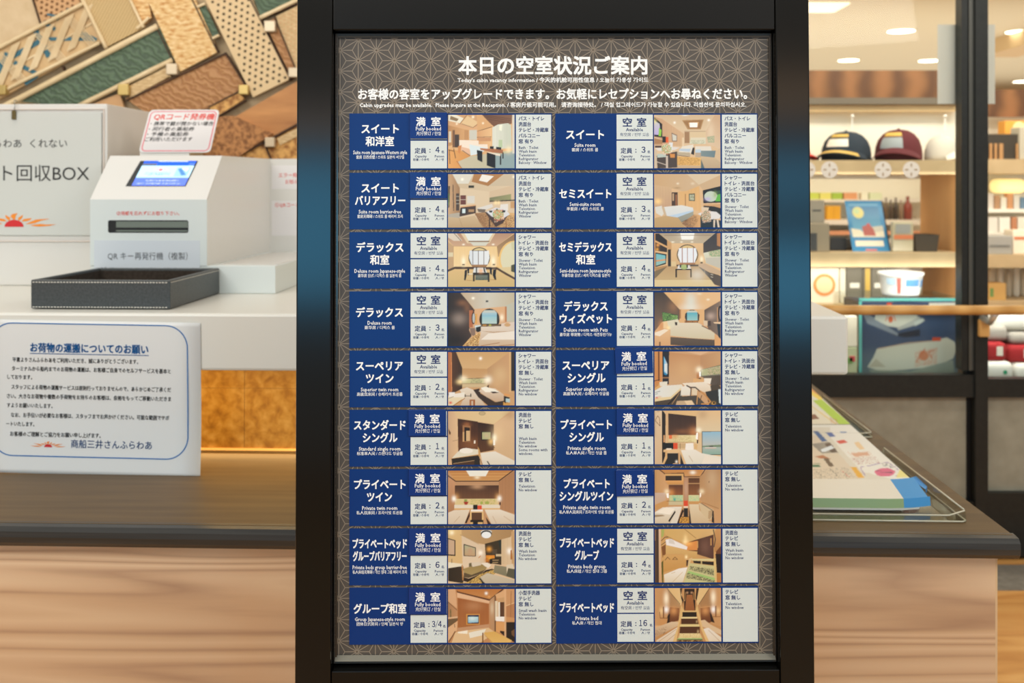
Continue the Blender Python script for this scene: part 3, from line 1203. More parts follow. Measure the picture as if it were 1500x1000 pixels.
PHOTOS[(0, 8)] = '''B 8 8 117 97
R c08858 0,0,122,100
P b8743c>c4884c:y 22,8 98,8 76,26 24,12
P 5a3420 22,9 24,12 76,25 97,8 99,9 77,28 23,14
P e0b48c 23,14 76,28 75,32 23,22
P d8a87c 8,8 20,8 22,22 23,40 8,28
P 9c5c30>a86838:y 24,23 75,33 75,66 24,73
W .1 x 24,23 75,33 75,66 24,73
G c08c60 50,36,14,8,.6
R c88c44 38,49,60,67
R 1c2c4c 40,51,58.5,65
P b8d8d8>98c0d0:y 41,54 57.5,54 57.5,63 41,64
G e8f0e8 48,57,5,3,.6
P c09068 24,72 75,66 76,72 24,79
P b88c64 76,27 84,20 84,78 77,72
G dcc8a8 80,40,3,10,.7
R 6c4c34 84,18,86,80
P d8a878 85,18 100,10 100,30 88,24
P c89c6c 88,24 100,22 100,54 90,54
R e0ccac 85,28,89,60
R 5a3c28 93,30,100,54
R e8dcc8 90,30,93,54
P f0e8dc 86,54 100,54 100,62 86,61
P d89c60 86,62 100,63 100,84 86,78
P 2c2018 93,77 100,78 100,86 93,80
R dcae80 100,8,103,88
P c89464 103,8 117,8 117,30 103,36
P b47c50 103,36 117,32 117,63 103,62
L e0b888 1.2 103,36 117,31
L 9c683c 1 111,12 110,60
P c8905c 103,54 117,56 117,63 103,62
P 241c16 103,63 117,63 117,97 103,88
P 6c4c30 111,78 117,74 117,88 112,84
P a87c54>c08c60:x 8,28 23,42 23,54 8,56
L 382c24 .7 8,29 23,43
L 4c5430 1.4 12.5,42 13,54
P d8b088 8,55 24,53 24,56 8,57
P 6c5438 8,58 24,56 24,60 8,72
P dcae80 8,72 24,61 23,76 8,94
L 382820 .8 19,66 19.5,71
L 6c4a2c 1.5 20,78 10,95
P e0bc8c>dcb888:x 24,78 74,72 86,80 60,97 14,97 20,80
P f4e8d0 24,79 40,76 40,82 25,81
P e8e0cc 42,80 70,74 66,84 44,89
P d8a858>e0b468:y 66,80 84,78 112,93 110,97 79,97
L a8743c .6 66,82 80,96
R 7c5024 64,80,66,97
G fffcf0 70.5,15.5,2.3,2.3,1
G e8a868 75,21,2,1.6,.8
'''
PHOTOS[(1, 0)] = '''B 6.5 9 114 95.5
R d8bc98 0,0,122,100
P ccb08c>d8c09c:y 7,9 104,9 90,36 56,36 20,16
P b08858 52,18 87,17 82,33 61,33
P 9c7448 54,20 85,18 81,31 63,31
P d8a868 62,22 79,21 77,29 64,29
P f8f4ec 64,22 77,22 76.5,29.5 64.5,29.5
L 7c5c44 .7 56,36 90,36
P c49c78>d0ac84:x 7,12 20,16 55,40 55,60 7,58
W .05 x 20,18 55,40 55,60 20,58
P 201c1c 7,13 20,24 20,46 7,44
P c8c8c4>b8a8d8:y 7,18 16,24 17,42 7,41
P 90c848 15,30 19,34 18,44 14,43
G e8d880 8,20,3,4,.7
P c8a480>dcc4a4:y 90,36 104,10 114,9 114,84 92,60
G ead8b8 98,36,6,16,.5
P a07c58 56,37 64,37 64,55 56,55
R d8c098 64,37,90,50
P dcd0b4>d0d0b8:y 66,46 90,46 90,56 64,56
N a8a880 .3 66,50 88,50 88,56 66,56
P a0a888 92,45 104,43 104,54 94,54
N d8c8a0 .3 93,46 103,44 103,53 94,53
P 7c6454 35,38 44,42 44,52 36,52
P d0ccbc 36,40 43,43 43,51 37,51
R e0c8a4 52,46,55,60
P d8b890 57,56 90,56 104,60 114,66 114,95.5 82,95.5 44,76
P e0d8c8 52,60 70,57 70,66 64,74 46,70
P b8c8d4 48,64 66,64 64,69 47,67
P b8a88c 44,69 65,70 65,76 44,74
L 3c302a .8 44,74 64,77
P ded6c6 73,60 98,60 100,70 73,70
P b8ccd8 73,65 82,65 82,70 73,70
R b8a48c 73,70,82,78
P 302824 69,62 72,62 71,74 66,72
P d8a860>e0b46c:x 44,76 82,78 82,91 44,90
N a87c3c .3 46,78 80,79 80,90 46,89
P 7c8c8c>6c8084:x 82,67 106,67 104,78 82,76
P c8b08c>b8a080:y 82,77 104,78 114,86 114,95.5 82,95.5
P 586868 82,80 88,95.5 82,95.5
P d0b490 106,68 114,62 114,86 104,78
P c4a884 44,90 82,91 82,95.5 42,95.5
R 26221f 20,44,26,54
R e05c28 26,45,30,54
R a87c54 7,47,20,56
L e0c8a4 1 7,46 20,49
R 4c342c 8,59,19,62
P dcd4cc 8,63 20,62 40,61 48,62 40,66 14,67
P c8b8a0 8,66 11,67 11,95.5 8,95.5
P 4c4038 11,75 44,68 44,94 12,95.5
P b8c4b8 12,72 26,72 26,77 12,78
P c8b8a8 26,75 29,75 29,95.5 26,95.5
P d08c48 32,72 40,72 40,78 33,78
L c0b0a0 1.2 12,85 27,90
P dce0e0 31,54 37,54 36,66 31,66
E 88a868 27,64,8,8
N e88858 .3 20,56 34,56 34,72 21,74
N f0ecd8 .3 20,56 34,56 36,70 21,74
G fffaf0 40,22,1.8,1.8,1
G fffaf0 95,18,2,1.8,1
G e8f0ec 57,10,5,1.2,.8
'''
PHOTOS[(1, 1)] = '''B 7.5 4 115 91.5
R d8b488 0,0,122,100
P c8a478>ccb494:x 8,4 115,4 115,8 72,28 56,33 30,26 8,22
P ccac84>c09c7c:y 8,22 36,26 36,58 8,60
W .05 x 8,22 36,26 36,58 8,60
P d4c0a0 60,4 115,4 115,8 80,22
R 4c3828 36,34,46,56
R b89874 37,36,40,48
R 94603c 42,38,45,56
P d8ac70>dcb078:y 47,33 60,32 80,24 84,66 48,57
W .05 x 60,32 80,24 84,66 60,57
L 7c5434 .8 58,37 58,57
P c8aa84 80,22 115,6 115,24 86,30
P 5c5a44 63.5,36.5 73.5,36 73.5,48.5 63.5,48
P c0c0a4 65,38 72,38 72,47 65,47
N 68704c .25 65,38 72,38 72,47 65,47
P 202020 86,31 115,24 115,51 87,52
P 38503a 104,33 115,31 115,49 106,49
E c0ccb8 99,41,10.5,8.5
G b8a8d8 94,45,5,3,.8
G 90a860 106,38,3,5,.7
P 60b048 110,38 115,37 115,49 106,49
P c89c6c 87,54 115,53 115,60 104,57 87,56
P 2c2824 87,56 104,57 115,60 115,76 95,72 87,66
P d8c4a8 84,58 96,59 94,66 84,64
G ffd890 14,49,6,5,.8
P d8d4c8 9,58 20,56 24,68 20,73 11,68
P dcdcd4>d0d4d4:y 22,58 52,55 70,59 71,64 50,72 28,74 24,66
P b8ccdc 28,73 50,68 71,63 71,65 48,75 29,77
P a0a090>8c8c80:y 42,76 71,65 71,73 51,83
L 504030 .8 51,83 71,73
P c0a070>b89868:y 8,76 26,72 46,75 58,91.5 8,91.5
P 8c6848>d8a870:x 52,84 72,70 84,72 84,91.5 60,91.5
N 503828 .2 52,84 72,70 80,78 70,91.5 60,91.5
P 252e34 82,74 115,80 115,91.5 82,91.5
P dcd8d4 78,69 90,64 108,66 115,72 113,77 100,78 84,73
P d8c8b4 103,79 106,79 105,91.5 103,91.5
P d8c8b4 108,79 111,79 113,91.5 110,91.5
E 5c6c48 91,73,8,9
N e8d8c0 .4 83,64 99,64 99,82 85,84
N e0a078 .2 83,64 99,64 99,82 85,84
G ece0c4 46,20,2,1.5,.9
G ece0c4 70,20,3,2,.5
G a88860 45,27,5,1.2,.8
P c8b090 20,58 24,58 28,72 24,72
'''
PHOTOS[(1, 2)] = '''B 8.8 5 116 93.5
R dcb888 0,0,122,100
P a89880>bcac90:y 16,5 108,5 88,22 38,22
P f0f2ec 51,5 74,5 72,16 53,16
G f4f0e0 62,10,14,6,.5
L 8c7860 .8 26,9 100,9
P dcb888>d0ac7c:y 37,22 87,22 87,60 37,62
P 2e2622 11,6 17,6 30,17 30,27 11,17
P c8945c 9,5 11,5 11,62 9,62
P d8a870 11,17 30,27 30,30 11,20
P 3c3028 11,20 30,30 30,38 11,34
G e8a050 15,25,2.5,2.5,1
G e0a040 14,32,2.5,2.5,1
P dcb484 11,34 30,37 30,39 11,37
P 20242a 11,37 29,40 28,56 11,61
P 70b8c0>98b8ac:y 12,39 27,42 27,54 12,59
P e09050 12,50 27,48 27,50 12,52
P c89c68 30,17 37,21 37,34 30,30
R 302820 31,32,36,60
P b08858 9,62 30,58 30,62 12,72
R d8c090 36,52,44,62
E 38302a 62.5,41,17.2,17
E d8bc84 62.5,41,15.8,15.6
P e4e8ec 49,30 76,30 78,41 74,54 51,54 47,41
L a0684c 1 54,29 54,54
L a0684c 1 62.5,29 62.5,56
L a0684c 1 72,29 72,54
R a87850 50,54,75,57
P 3c3a3c>4c443e:y 88,22 108,5 116,5 116,32 88,38
W .08 x 88,22 108,5 116,5 116,32 88,38
P b07c50 110,6 116,5 116,28 110,26
P d8dcc8>c8b898:y 88,38 116,32 116,64 92,55
P 90a880 96,36 116,32 116,44 98,44
N e0c8a8 .25 96,36 116,32 116,44 98,44
P c0bcac 92,46 116,45 116,64 92,54
R 4c4034 45,57,80,61
P c4a888 80,56 90,55 116,68 116,74 100,70 80,60
P 4c443c>5c5044:x 80,60 98,70 112,74 116,76 116,93.5 106,90 88,72
L a89878 .8 90,64 90,72
L d8d0b8 .8 100,73 103,74
L d8d0b8 .8 100,77 103,78
P b8986c>c8b080:y 9,76 30,60 80,60 98,80 108,93.5 9,93.5
P d8c494 9,82 100,82 108,93.5 9,93.5
G dcd8cc 78,74,12,10,.7
P 7c6c50 9,68 30,60 12,78 9,80
P 2c241e 43,64 69,64 69,78 67,78 67,66 45.5,66 45.5,78 43,78
P dcd8d0 48,58 66,58 68,64 46,64
E a8b878 57,61,6,4
P 1c2220 50,57 52,57 52,62 50,62
P 1c2220 61,57 63,57 63,62 61,62
G fff4d0 85,48,3,5,.9
R 3c3026 83,53,87,55
G fff8e0 39,20,2.5,1,.9
G fff8e0 53,20,2,1,.9
G fff8e0 70,20,2,1,.9
'''
PHOTOS[(1, 3)] = '''B 9 6.5 116.5 95
R d8a878 0,0,122,100
P dcb078>e0b888:x 24,6 116,6 116,20 90,35 50,35
G d8dcd0 68,22,10,18,.85
G e4e4d8 66,32,16,6,.6
P 443a32>7c6450:y 9,6 24,6 50,35 50,52 22,55 9,72
W .05 x 9,6 24,6 50,35 50,52 22,55 9,72
G b88458 40,30,8,10,.45
G d08c50 20,62,4,8,.7
P 5c4c40>847060:x 90,36 116,21 116,82 96,66 90,54
G c0a898 100,46,7,6,.8
P dcae78 50,35 90,35 90,57 50,57
P 3c5434 22,39 47,44 47,51 23,55
N 78a458 .45 22,40 36,42 36,52 23,54
N 90b868 .6 36,44 47,45 47,51 36,52
R a8784c 50,35,52,50
E 34302a 70,47,11.5,11.5
E dcb480 70,47,10,10.4
P 5cacbc>98c4c0:y 62,40 78.5,40 79,53 62,53
P c0c8bc 64,37 76,37 79,40 61,40
P 2c2a28 59,42 62,40 62,55 60,53
P 2c2a28 79,40 82,44 81,54 79,54
R 7c5434 58,53,80,57
N c08850 .4 58,53 80,53 80,57 58,57
P d8d0b4>dcd4bc:x 23,55 47,51 50,57 80,57 82,62 60,66 30,68
P b8a888 42,53 46,60 43,61
P dcd0b8>ccc0a0:y 35,66 50,57 82,58 106,74 106,84 70,82 35,78
P 3a302a 42,56 46,56 46,61 43,61
P 645446>544638:y 35,80 106,85 106,95 35,95
P e0b888>d0a070:y 10,73 30,66 34,70 34,95 10,95
P ecdcc4 10,73 26,67 32,69 18,79 10,77
R 6c5034 17,88,19,95
P e8c898 24,55 30,54 32,66 24,66
P d8c0a0 88,53 97,54 95,62 89,62
P 4c3c34 95,54 100,54 100,62 95,62
L 6c4834 1.4 86,62 98,68
P 2c343a 110,58 116,59 116,84 112,80
P e8c8a0 104,56 116,56 116,59 106,58
E 2a2622 115,42,3.4,13
E 9c8c8c 116,42,2,10
L d8a068 1 111,32 111,56
P d8a46c 106,76 116,84 116,95 106,95
P d8a060 35,93 60,95 35,95
G e8d8b8 82,9.5,4,2,.8
G f0e8d0 96,19,2.4,1.6,.9
G ffe0a0 32,65,3,3,.8
'''
PHOTOS[(1, 4)] = '''B 9.5 3.5 117.5 92
R c89c70 0,0,122,100
P c08c5c>cca478:y 34,5 84,11 84,56 34,58
P d8b088 60,4 100,4 84,10
P b88a60>c49a6c:x 84,11 117,4 117,26 84,33
G d4aa78 58,34,14,16,.6
P cc8c50>c88448:y 10,3 23,3 22,53 10,58
R 6a4020 16,4,18,52
P 28262a 23,3 34,3 33,58 23,54
P 5cb0dc>d0d8d8:x 25,11 31,25 31,41 25,38
P dce0dc 26,24 30,24 30,38 26,36
P 2488b8 25,39 31,41 29,43 25,41
P 9c7048 23,46 33,46 33,48 23,48
L 5a3820 1.4 10,52 18,50
P d8a868 10,60 22,54 24,62 10,68
P c4884c 10,58 18,54 16,60 10,64
P e0d8c4 18,54 31,53 30,60 19,61
P 5c5c4c>787464:y 84,34 117,26 117,46 85,46
P b4b488>a8a87c:x 86,34 117,27 117,41 86,44
N 788850 .35 96,32 117,28 117,41 96,43
N d8b8a0 .25 96,32 117,28 117,41 96,43
P 645848>504438:x 86,45 117,43 117,60 102,60 90,48
P b87c48 78,37 82,37 82,50 78,50
G fff4d4 82,34,5,5,.9
R fffaf0 82,37,85,45
E 2a1c14 83,49,2.4,1.6
P d8a870 73,48 90,50 88,56 72,55
P e8dcc8>dcc8ac:y 55,56 90,54 104,62 106,66 92,71 74,66 60,62
P ece0cc 90,48 102,48 100,58 90,55
P 4c4030 100,60 112,58 117,62 117,92 104,84
P 30302c 92,70 117,66 117,92 98,92
P d0dcdc 113,66 117,66 117,90 114,88
P dcdcd4>e0d8c4:x 10,68 24,60 54,58 56,62 46,70 36,80 10,84
P e0c898 10,80 36,78 54,62 55,64 36,82 10,86
P 5c5044>483c30:y 10,86 36,82 56,64 52,92 10,92
L 241c16 2 32,90 51,72
L a88458 1 38,90 50,72
P e8e0d0>dcd4c4:y 53,62 62,60 68,66 68,76 52,76
P 4c443a 46,78 78,76 94,92 44,92
P c0a480 46,85 70,84 75,92 44,92
P e0c49c 58,85 70,84 74,91 62,92
P dcc8a8 70,66 80,66 80,76 70,75
L 3c2a20 2 62,60 68,63 76,63 84,70
L 4c382a 1.6 69,64 68,76
L c08c54 1.6 80,68 78,90
L c0884c 2.4 84,69 92,76 100,86 96,90 86,90
L 6a4a30 1.2 86,76 82,90
G e8b050 105,89,3,2.5,1
R 2c2018 104,87,107,90
L 38404c .7 11,71 19,69
L 306c60 .7 11,74 15,73
G d83c28 13.5,79.5,2,1.2,1
G e0a868 18,78,3,1.2,.7
'''
PHOTOS[(1, 5)] = '''B 10.5 5 118 94.5
R dcbc90 0,0,122,100
P d8b078>dcb884:x 26,5 86,5 78,15 33,10
P dcc09c>d0b088:y 10.5,5 23,5 23,94.5 10.5,94.5
L 6a4024 .8 16,14 12,22 20,31 19,18 16,14
L 6a4024 .8 15,7 19,7
P 2c241e 23,5 26,7 29,12 28,80 24,92 23,92
P d8b080 26,5 33,6 33,66 30,66 29,12
R c89464 25,46,28,58
P 3a2a22>50382a:y 33,10 78,15 78,46 33,46
W .12 x 33,10 78,15 78,46 33,46
G c8844c 74,41,8,8,.8
G a86c40 56,40,12,4,.4
P dcb888>d8c4a0:y 78,15 90,5 118,5 118,40 86,42 78,40
G b08c68 88,12,8,8,.5
P d8c08c>e4d4a0:x 33,46 78,46 78,58 33,58
R e07040 34,46,39,52
G e08c50 43,48,5,3,.6
N b8a868 .2 40,47 70,47 70,58 40,58
L 8c6434 .7 33,58 74,58
R 1e1e1c 25,59,41,69
R d8502c 41,59,48,69
R c8a87c 48,60,61,68
L 503420 .7 52,60 52,69
P f0e8dc 61,60 73,59 74,72 60,70
G fff8dc 82,38,4,4,.9
P fffaf0 78,43 81,42 81,54 77,52
L c88c50 1 81.5,42 81,56
P 302018 79,54 81,54 81,60 79,60
P d8b078 75,60 80,62 79,70 74,69
R 34383a 87,40,118,79
P 90b8cc>b8bcb4:y 88,41 118,40.5 118,63 88,63
P b0b8b0>88a898:y 88,63 118,62 118,78 88,78
P 74886c 88,64 100,63 118,62 118,66 88,66
R e8ded0 92,66.5,110,68
R 5a5048 99,64,105,66
L c89484 .7 92,68 110,68
P e8e0d0>dcd4c0:y 53,71 76,70 86,76 118,82 118,94.5 62,94.5
P d8b07c 50,70 53,72 61,94.5 59,94.5
P e8dcc8 92,80 118,86 118,94.5 86,94.5
L b89c78 .8 66,80 72,90
P e0b884 25,70 50,70 50,75 25,74
R f0e0c8 30,68,38,70
P 282624 31,76 49,76 50,94.5 24,94.5 30,84
P d8ac74 28,72 31,72 31,84 26,94.5 23,94.5 28,82
R d0a06c 49,75,51,92
P 302420 52,76 58,94.5 52,94.5
G f8f0e0 46,90,1.8,2.2,1
P c09c74 40,93 46,92 50,94.5 40,94.5
'''
PHOTOS[(1, 6)] = '''B 11 8 118.5 96.5
R c89868 0,0,122,100
P c08448>cc9458:y 20,8 90,8 85,20 58,20 58,14 28,15
L 48281a 1.6 19,8 28,15 58,14 59,20 85,20 93,8
P c0905c>d0a070:x 11,8 18,8 28,16 29,30 33,34 33,60 11,66
W .05 x 11,8 28,16 33,34 33,60 11,66
P 382c22 29,17 57,17 57,26 29,26
P d8a868 28,15 58,15 58,26 55,26 55,18 29,18
P dca060>c8904c:y 28,26 58,26 58,32 33,32
R b4845c 58,21,66,60
G c8a48c 62,40,3,16,.7
P 5a3826>8c5430:y 34,33 57,33 57,50 34,50
W .12 x 34,33 57,33 57,50 34,50
G e0944c 38,46,5,6,.7
P 54341f>8c5833:y 66,22 84,22 84,50 66,50
W .12 x 66,22 84,22 84,50 66,50
L d8a870 .8 65,31 84,31
P b08458>c49868:y 84,20 96,8 118.5,8 118.5,80 90,62 85,58
W .06 x 84,20 96,8 118.5,8 118.5,80 90,62
G ccb08c 104,24,10,20,.6
P c8ac98>c8a480:y 11,46 29,46 29,58 11,66
P c89458 11,66 33,58 33,68 11,74
P c8c890>c0cc98:x 35,50 57,50 57,60 35,60
N 60b8a0 .2 40,50 56,50 56,60 40,60
G 30a090 43.5,57,2,2.4,1
P d0cc98 66,50 83,50 83,60 66,60
N 90c898 .3 66,52 83,52 83,59 66,59
R c8b890 34,60,57,66
L 6c4a34 .6 31,60 57,60
R c89458 66,60,86,64
P fffaf0 30,47 34,47 34,55 31,54
P fff4e4 84,47 86,46 86,52 84,55
G fff0c8 31,44,4,4,.7
G fff0c8 87,44,4,4,.7
R d84c2c 58,59,65,68
R ecd0b0 58,68,65,71
P e4dac8>d0bc9c:y 11,78 24,70 42,69 55,69 48,88 34,96.5 11,96.5
P a08868 11,82 24,82 28,84 11,86
P f0e4d0 12,78 30,70 44,72 36,82 24,80
P 241e1c 44,75 45,78 35,94 33,92
P ddd0bc 46,76 55,70 47,96.5 36,96.5
P 2c1c16 56,72 58,76 50,96.5 47,96.5
R 242220 58,71,65,85
P 584028 53,85 66,85 68,96.5 50,96.5
N e8a848 .55 53,86 66,86 67,96.5 50,96.5
P 30201a 66,70 69,84 70,96.5 67,96.5
P ddcaa8>ccb088:y 67,65 82,65 83,74 98,92 104,94 100,96.5 70,96.5
P d0b890 82,63 88,64 106,74 105,82 102,90 97,91 86,78
P b89870 98,76 105,74 106,80 100,90 97,88
L 5a3c28 1 86,63 104,75
P 28221e 104,76 107,76 107,96.5 103,94
P c89868 106,74 118.5,72 118.5,96.5 107,96.5
L 9c6c40 1 88,62 114,72
G f4ead8 73,13,4.5,3,1
R 6c5038 98.5,27,99.5,30
'''
PHOTOS[(1, 7)] = '''B 11 4 118.5 93.5
R cc9c60 0,0,122,100
P d0a864>d8b074:x 24,4 110,4 106,14 72,24 60,28 30,16
L 8c6434 .8 60,5 78,20
P 5a4030>3c2c20:x 11,4 18,4 18,93.5 11,93.5
P 8c6848 11,6 13,6 13,24 11,24
P e0bc98>d0a070:y 18,5 21,5 22,93.5 18,93.5
P a8ac5c 22,5 27,5 26,16 22,20
P 4c5018 22,60 25,56 25,93.5 23,93.5
P 3c2418>54342a:x 66,26 106,14 106,55 66,42
W .08 x 66,26 106,14 106,55 66,42
G 8c6450 92,34,10,16,.5
P d88c48 62,28 80,24 80,40 64,40
G ffe8b0 61,26,4,4,1
G ffb860 66,29,6,4,.7
G ffe0a0 61,20,3,6,.6
R c89458 79.5,25,81.5,36
R c89458 101,20,103,32
L 3a2a1a .9 22,24 28,18 34,18
L 3a2a1a .9 22,31 29,26
L 8c7040 .9 30,16 38,20 46,28
P ece4dc 29,22 38,21 64,34 63,39 30,31
P d8ccc0 34,20 42,24 44,30 34,28
P d8b070>c89c5c:y 29,31 63,40 80,42 79,54 60,50 56,46 29,46
P 805028 22,34 29,30 29,46 24,52
P d0a060>c4904c:y 25,48 56,47 62,56 62,66 25,76
L 5a3820 .9 28,56 32,51 36,55
L 5a3820 .9 40,55 44,51 48,55 40,55
G ffe8b0 62,51,2,3,1
R 483020 62,56,66,66
P f0e8dc>dcccac:y 26,80 50,70 64,68 56,93.5 27,93.5
L c8a878 .7 38,78 44,76
L c8a878 .7 40,92 56,76
P d8b884 66,54 72,52 64,70 62,80 55,93.5 60,93.5
P d8c890 70,54 108,54 108,58 72,57
P 241e18 73,57 106,59 106,65 74,61
R c8b078 85.5,58,87.5,64
P c8c088 68,61 108,66 108,93.5 58,93.5 62,76
N 2c2c1c .45 68,66 106,71 106,82 67,72
N 2c2c1c .5 63,77 96,83 108,90 108,93.5 62,86
P a0c070 66,74 108,86 108,90 64,77
P d8b878 106,52 110,54 111,93.5 108,93.5
P c8945c>b07c48:y 110,4 118.5,4 118.5,34 108,44 106,30 108,16
L 4c4438 1.6 106,6 109,22 107,34
P 6c4024 110,42 118.5,32 118.5,46 110,46
P 241a18 109,46 118.5,46 118.5,78 111,77
P b87c40 111,78 118.5,78 118.5,93.5 111,93.5
'''
PHOTOS[(1, 8)] = '''B 11 6.5 119 95
R c08c58 0,0,122,100
P c89460>b88858:x 11,6.5 31,6.5 52,34 52,60 11,70
P a87c50>b48c60:x 32,7 53,33 52,38 36,37
P b88858>c89460:x 119,6.5 100,6.5 82,34 82,60 119,70
P a87c50 99,8 84,33 86,38 104,36
P dcb478>e0bc84:x 32,6.5 54,6.5 56,24 54,36 50,32
P e0bc84>dcb478:x 80,6.5 100,6.5 84,32 80,36 78,24
L 3c2a1c .8 31,7 52,33
L 3c2a1c .8 100,7 83,33
P 38281c 52,7 56,7 54,18 58,26 57,34 54,24
P 38281c 79,7 83,7 81,18 79,28 77,24
P 2a1c14 58,8 77,8 77,44 59,44
P a06438>94582f:y 63,18 72,18 76,44 60,44
L d8a468 1 58.5,8 58.5,26 60,28
L d8a468 1 76.5,8 76.5,26
L c08c50 .8 61,14 61,26
L c08c50 .8 74,14 74,26
G c89870 64,14.5,1.6,1.6,1
G c89870 71,14.5,1.6,1.6,1
P 7c4828>6a3c22:y 36,38 51,40 50,60 34,64 30,60
G d8985c 42,44,6,7,.85
P 2a1a12 32,52 36,48 35,64 30,66
P 7c4828>6a3c22:y 85,40 100,38 106,60 100,64 86,60
G d8985c 93,44,6,7,.85
P 2a1a12 100,46 104,52 108,64 102,62
G fff0d0 30,24,4,11,.9
G fffaf4 30,42,3.4,5,1
G fff0d0 106,22,4,11,.9
G fffaf4 106,42,3.4,5,1
G ffdca0 22,44,3,6,.6
G ffdca0 114,44,3,5,.6
L 6c4024 1.6 25.5,38 25.5,56
L 6c4024 1.6 110,37 110,54
L 8c5c34 1 19,46 20,56 32,56
L 8c5c34 1 104,54 118,54 118,46
P c89058 18,58 32,57 30,68 18,68
P d8ac7c 11,68 30,68 30,70 11,72
P d8bc98>b89068:y 11,72 38,62 49,62 50,68 11,88
P e4d4c0>dcc4a4:y 14,92 49,70 46,84 40,95 13,95
L b8946c .8 18,94 46,74
L b8946c .8 30,94 47,80
P d8b890 85,60 92,59 100,66 119,76 119,84 100,76 88,70
P e8dccc>e0cdb0:y 89,74 98,72 119,88 119,95 98,95
L b8946c .8 98,76 116,94
N 6c4c30 .12 12,76 30,70 30,82 12,84
P d8b070>e0b878:y 54,34 59,44 59,46 53,58 49,76 46,95 40,95 48,70
P d8b070>e0b878:y 80,34 77,44 78,46 82,58 86,74 94,95 99,95 88,70
R e0b878 55,44,80,46
R 241e14 56,46,79,54
R e0c890 54,54,80,57
P 4c2c18 54,57 80,57 82,66 54,66
P e0c888 52,66 83,66 84,70 51,70
P 502e1a 52,70 84,70 84,81 51,81
G c8a878 81,78,1.5,2.5,1
G c8a878 79,62,1.2,2,.9
P e8d098>dcc88c:y 51,81 84,81 88,89 49,89
N c8a060 .2 51,81 84,81 88,89 49,89
P 98b470 48,89 88,89 88,91 47,91
P 4c3420 47,91 88,91 89,95 47,95
N d8b070 .25 47,92 88,92 89,95 47,95
'''
for (cc, rr, names, en, cj, booked, cap, aj, ae) in CARDS:
    X0 = 512.0 + (301.4 if cc else 0.0) + (0.14 * rr if cc else 0)
    T = 166.3 + 86.73 * rr
    if cc:
        T -= 0.0022 * (T - 166)
    ex = (0.16 * rr if cc else 0.0)
    card = MB()

    def cellrect(mb, xa, ya, xb, yb, d0, d1, mi=0):
        a, z1_ = BOARD.v(xa, ya)
        c_, z0_ = BOARD.v(xb, yb)
        mb.box(a, d1, z0_, c_, d0, z1_, mi)
    cellrect(card, X0, T, X0 + 296.6, T + 82.2, -0.0001, -0.0011)
    co = card.build('room_card', M_blue, board)
    nm = MB()
    k = len(names)
    bases = [196, 214.3] if k == 2 else [204.4]
    for (s, xa, xb), bs in zip(names, bases):
        BT(nm, s, xa, xb, T + bs - 166.3, 15.4, -0.0013, bold=0.38, res=2)
    eb = 59.6 if k == 2 else 48.8
    BT(nm, en[0], en[1], en[2], T + eb, 8.0, -0.0013, bold=0.07)
    BT(nm, cj[0], cj[1], cj[2], T + eb + 6.9, 5.7, -0.0013, bold=0.04)
    nm.build('name_print', M_wtext, co)
    # status
    sx = X0 + 89.6
    st = MB()
    cellrect(st, sx, T + 1.7, sx + 53.2, T + 37.8, -0.0011, -0.0014)
    if not booked or (cc, rr) in MAG:
        BT(st, '空', sx + 9.3, sx + 22.3, T + 19.6, 14.0, -0.0015, 1, bold=0.3, res=2)
        BT(st, '室', sx + 30.0, sx + 43.3, T + 19.6, 14.0, -0.0015, 1, bold=0.3, res=2)
        BT(st, 'Available', sx + 13.8, sx + 38.6, T + 26.0, 7.0, -0.0015, 1, bold=0.08)
        BT(st, '有空房 / 빈방 있음', sx + 5.2, sx + 47.5, T + 33.4, 5.6, -0.0015, 1)
    st.build('status_panel', [M_cell, M_btext], co)
    cp = MB()
    cellrect(cp, sx, T + 39.9, sx + 53.2, T + 80.2, -0.0011, -0.0014)
    wide = len(cap) > 1
    dx0 = {'3/4': -1.5, '16': -1.2}.get(cap, 0)
    BT(cp, '定員', sx + 6.2 + dx0, sx + 22.8 + dx0, T + 58.6, 8.8, -0.0015, 1, bold=0.14, res=2)
    BT(cp, ':', sx + 27.6 + dx0, sx + 29.0 + dx0, T + 57.0, 11, -0.0015, 1, bold=0.2)
    nx = {'3/4': (31.3, 45.2), '16': (31.6, 43.4), '1': (38.0, 40.6)}.get(cap, (36.6, 42.2))
    FW = dict(zip('0123456789', '０１２３４５６７８９'))
    if cap == '3/4':
        for ch, a_, b_ in (('３', 31.3, 35.9), ('／', 36.4, 40.2), ('４', 40.4, 45.4)):
            BT(cp, ch, sx + a_, sx + b_, T + 58.4, 11.6, -0.0015, 1, bold=0.12, res=2)
    elif cap == '16':
        for ch, a_, b_ in (('１', 32.4, 36.0), ('６', 38.2, 43.4)):
            BT(cp, ch, sx + a_, sx + b_, T + 58.4, 11.6, -0.0015, 1, bold=0.16, res=2)
    else:
        BT(cp, FW[cap], sx + nx[0] - (0.8 if cap == '1' else 0), sx + nx[1] + (0.8 if cap == '1' else 0), T + 58.4, 11.6, -0.0015, 1, bold=0.16, res=2)
    BT(cp, '名', sx + (47.4 if wide else 45.2), sx + (51 if wide else 48.9), T + 58.3, 4.4, -0.0015, 1, bold=0.06)
    BT(cp, 'Capacity', sx + 6.4 + dx0, sx + 23.4 + dx0, T + 64.2, 4.9, -0.0015, 1, bold=0.06)
    BT(cp, 'Person', sx + 35.5 + dx0, sx + 48.9 + dx0, T + 64.2, 4.9, -0.0015, 1, bold=0.06)
    BT(cp, '容量 / 수용력', sx + 3.6 + dx0, sx + 26.6 + dx0, T + 69.4, 4.1, -0.0015, 1, bold=0.03)
    BT(cp, '人 / 명', sx + 36.5 + dx0, sx + 48.5 + dx0, T + 69.4, 4.1, -0.0015, 1, bold=0.03)
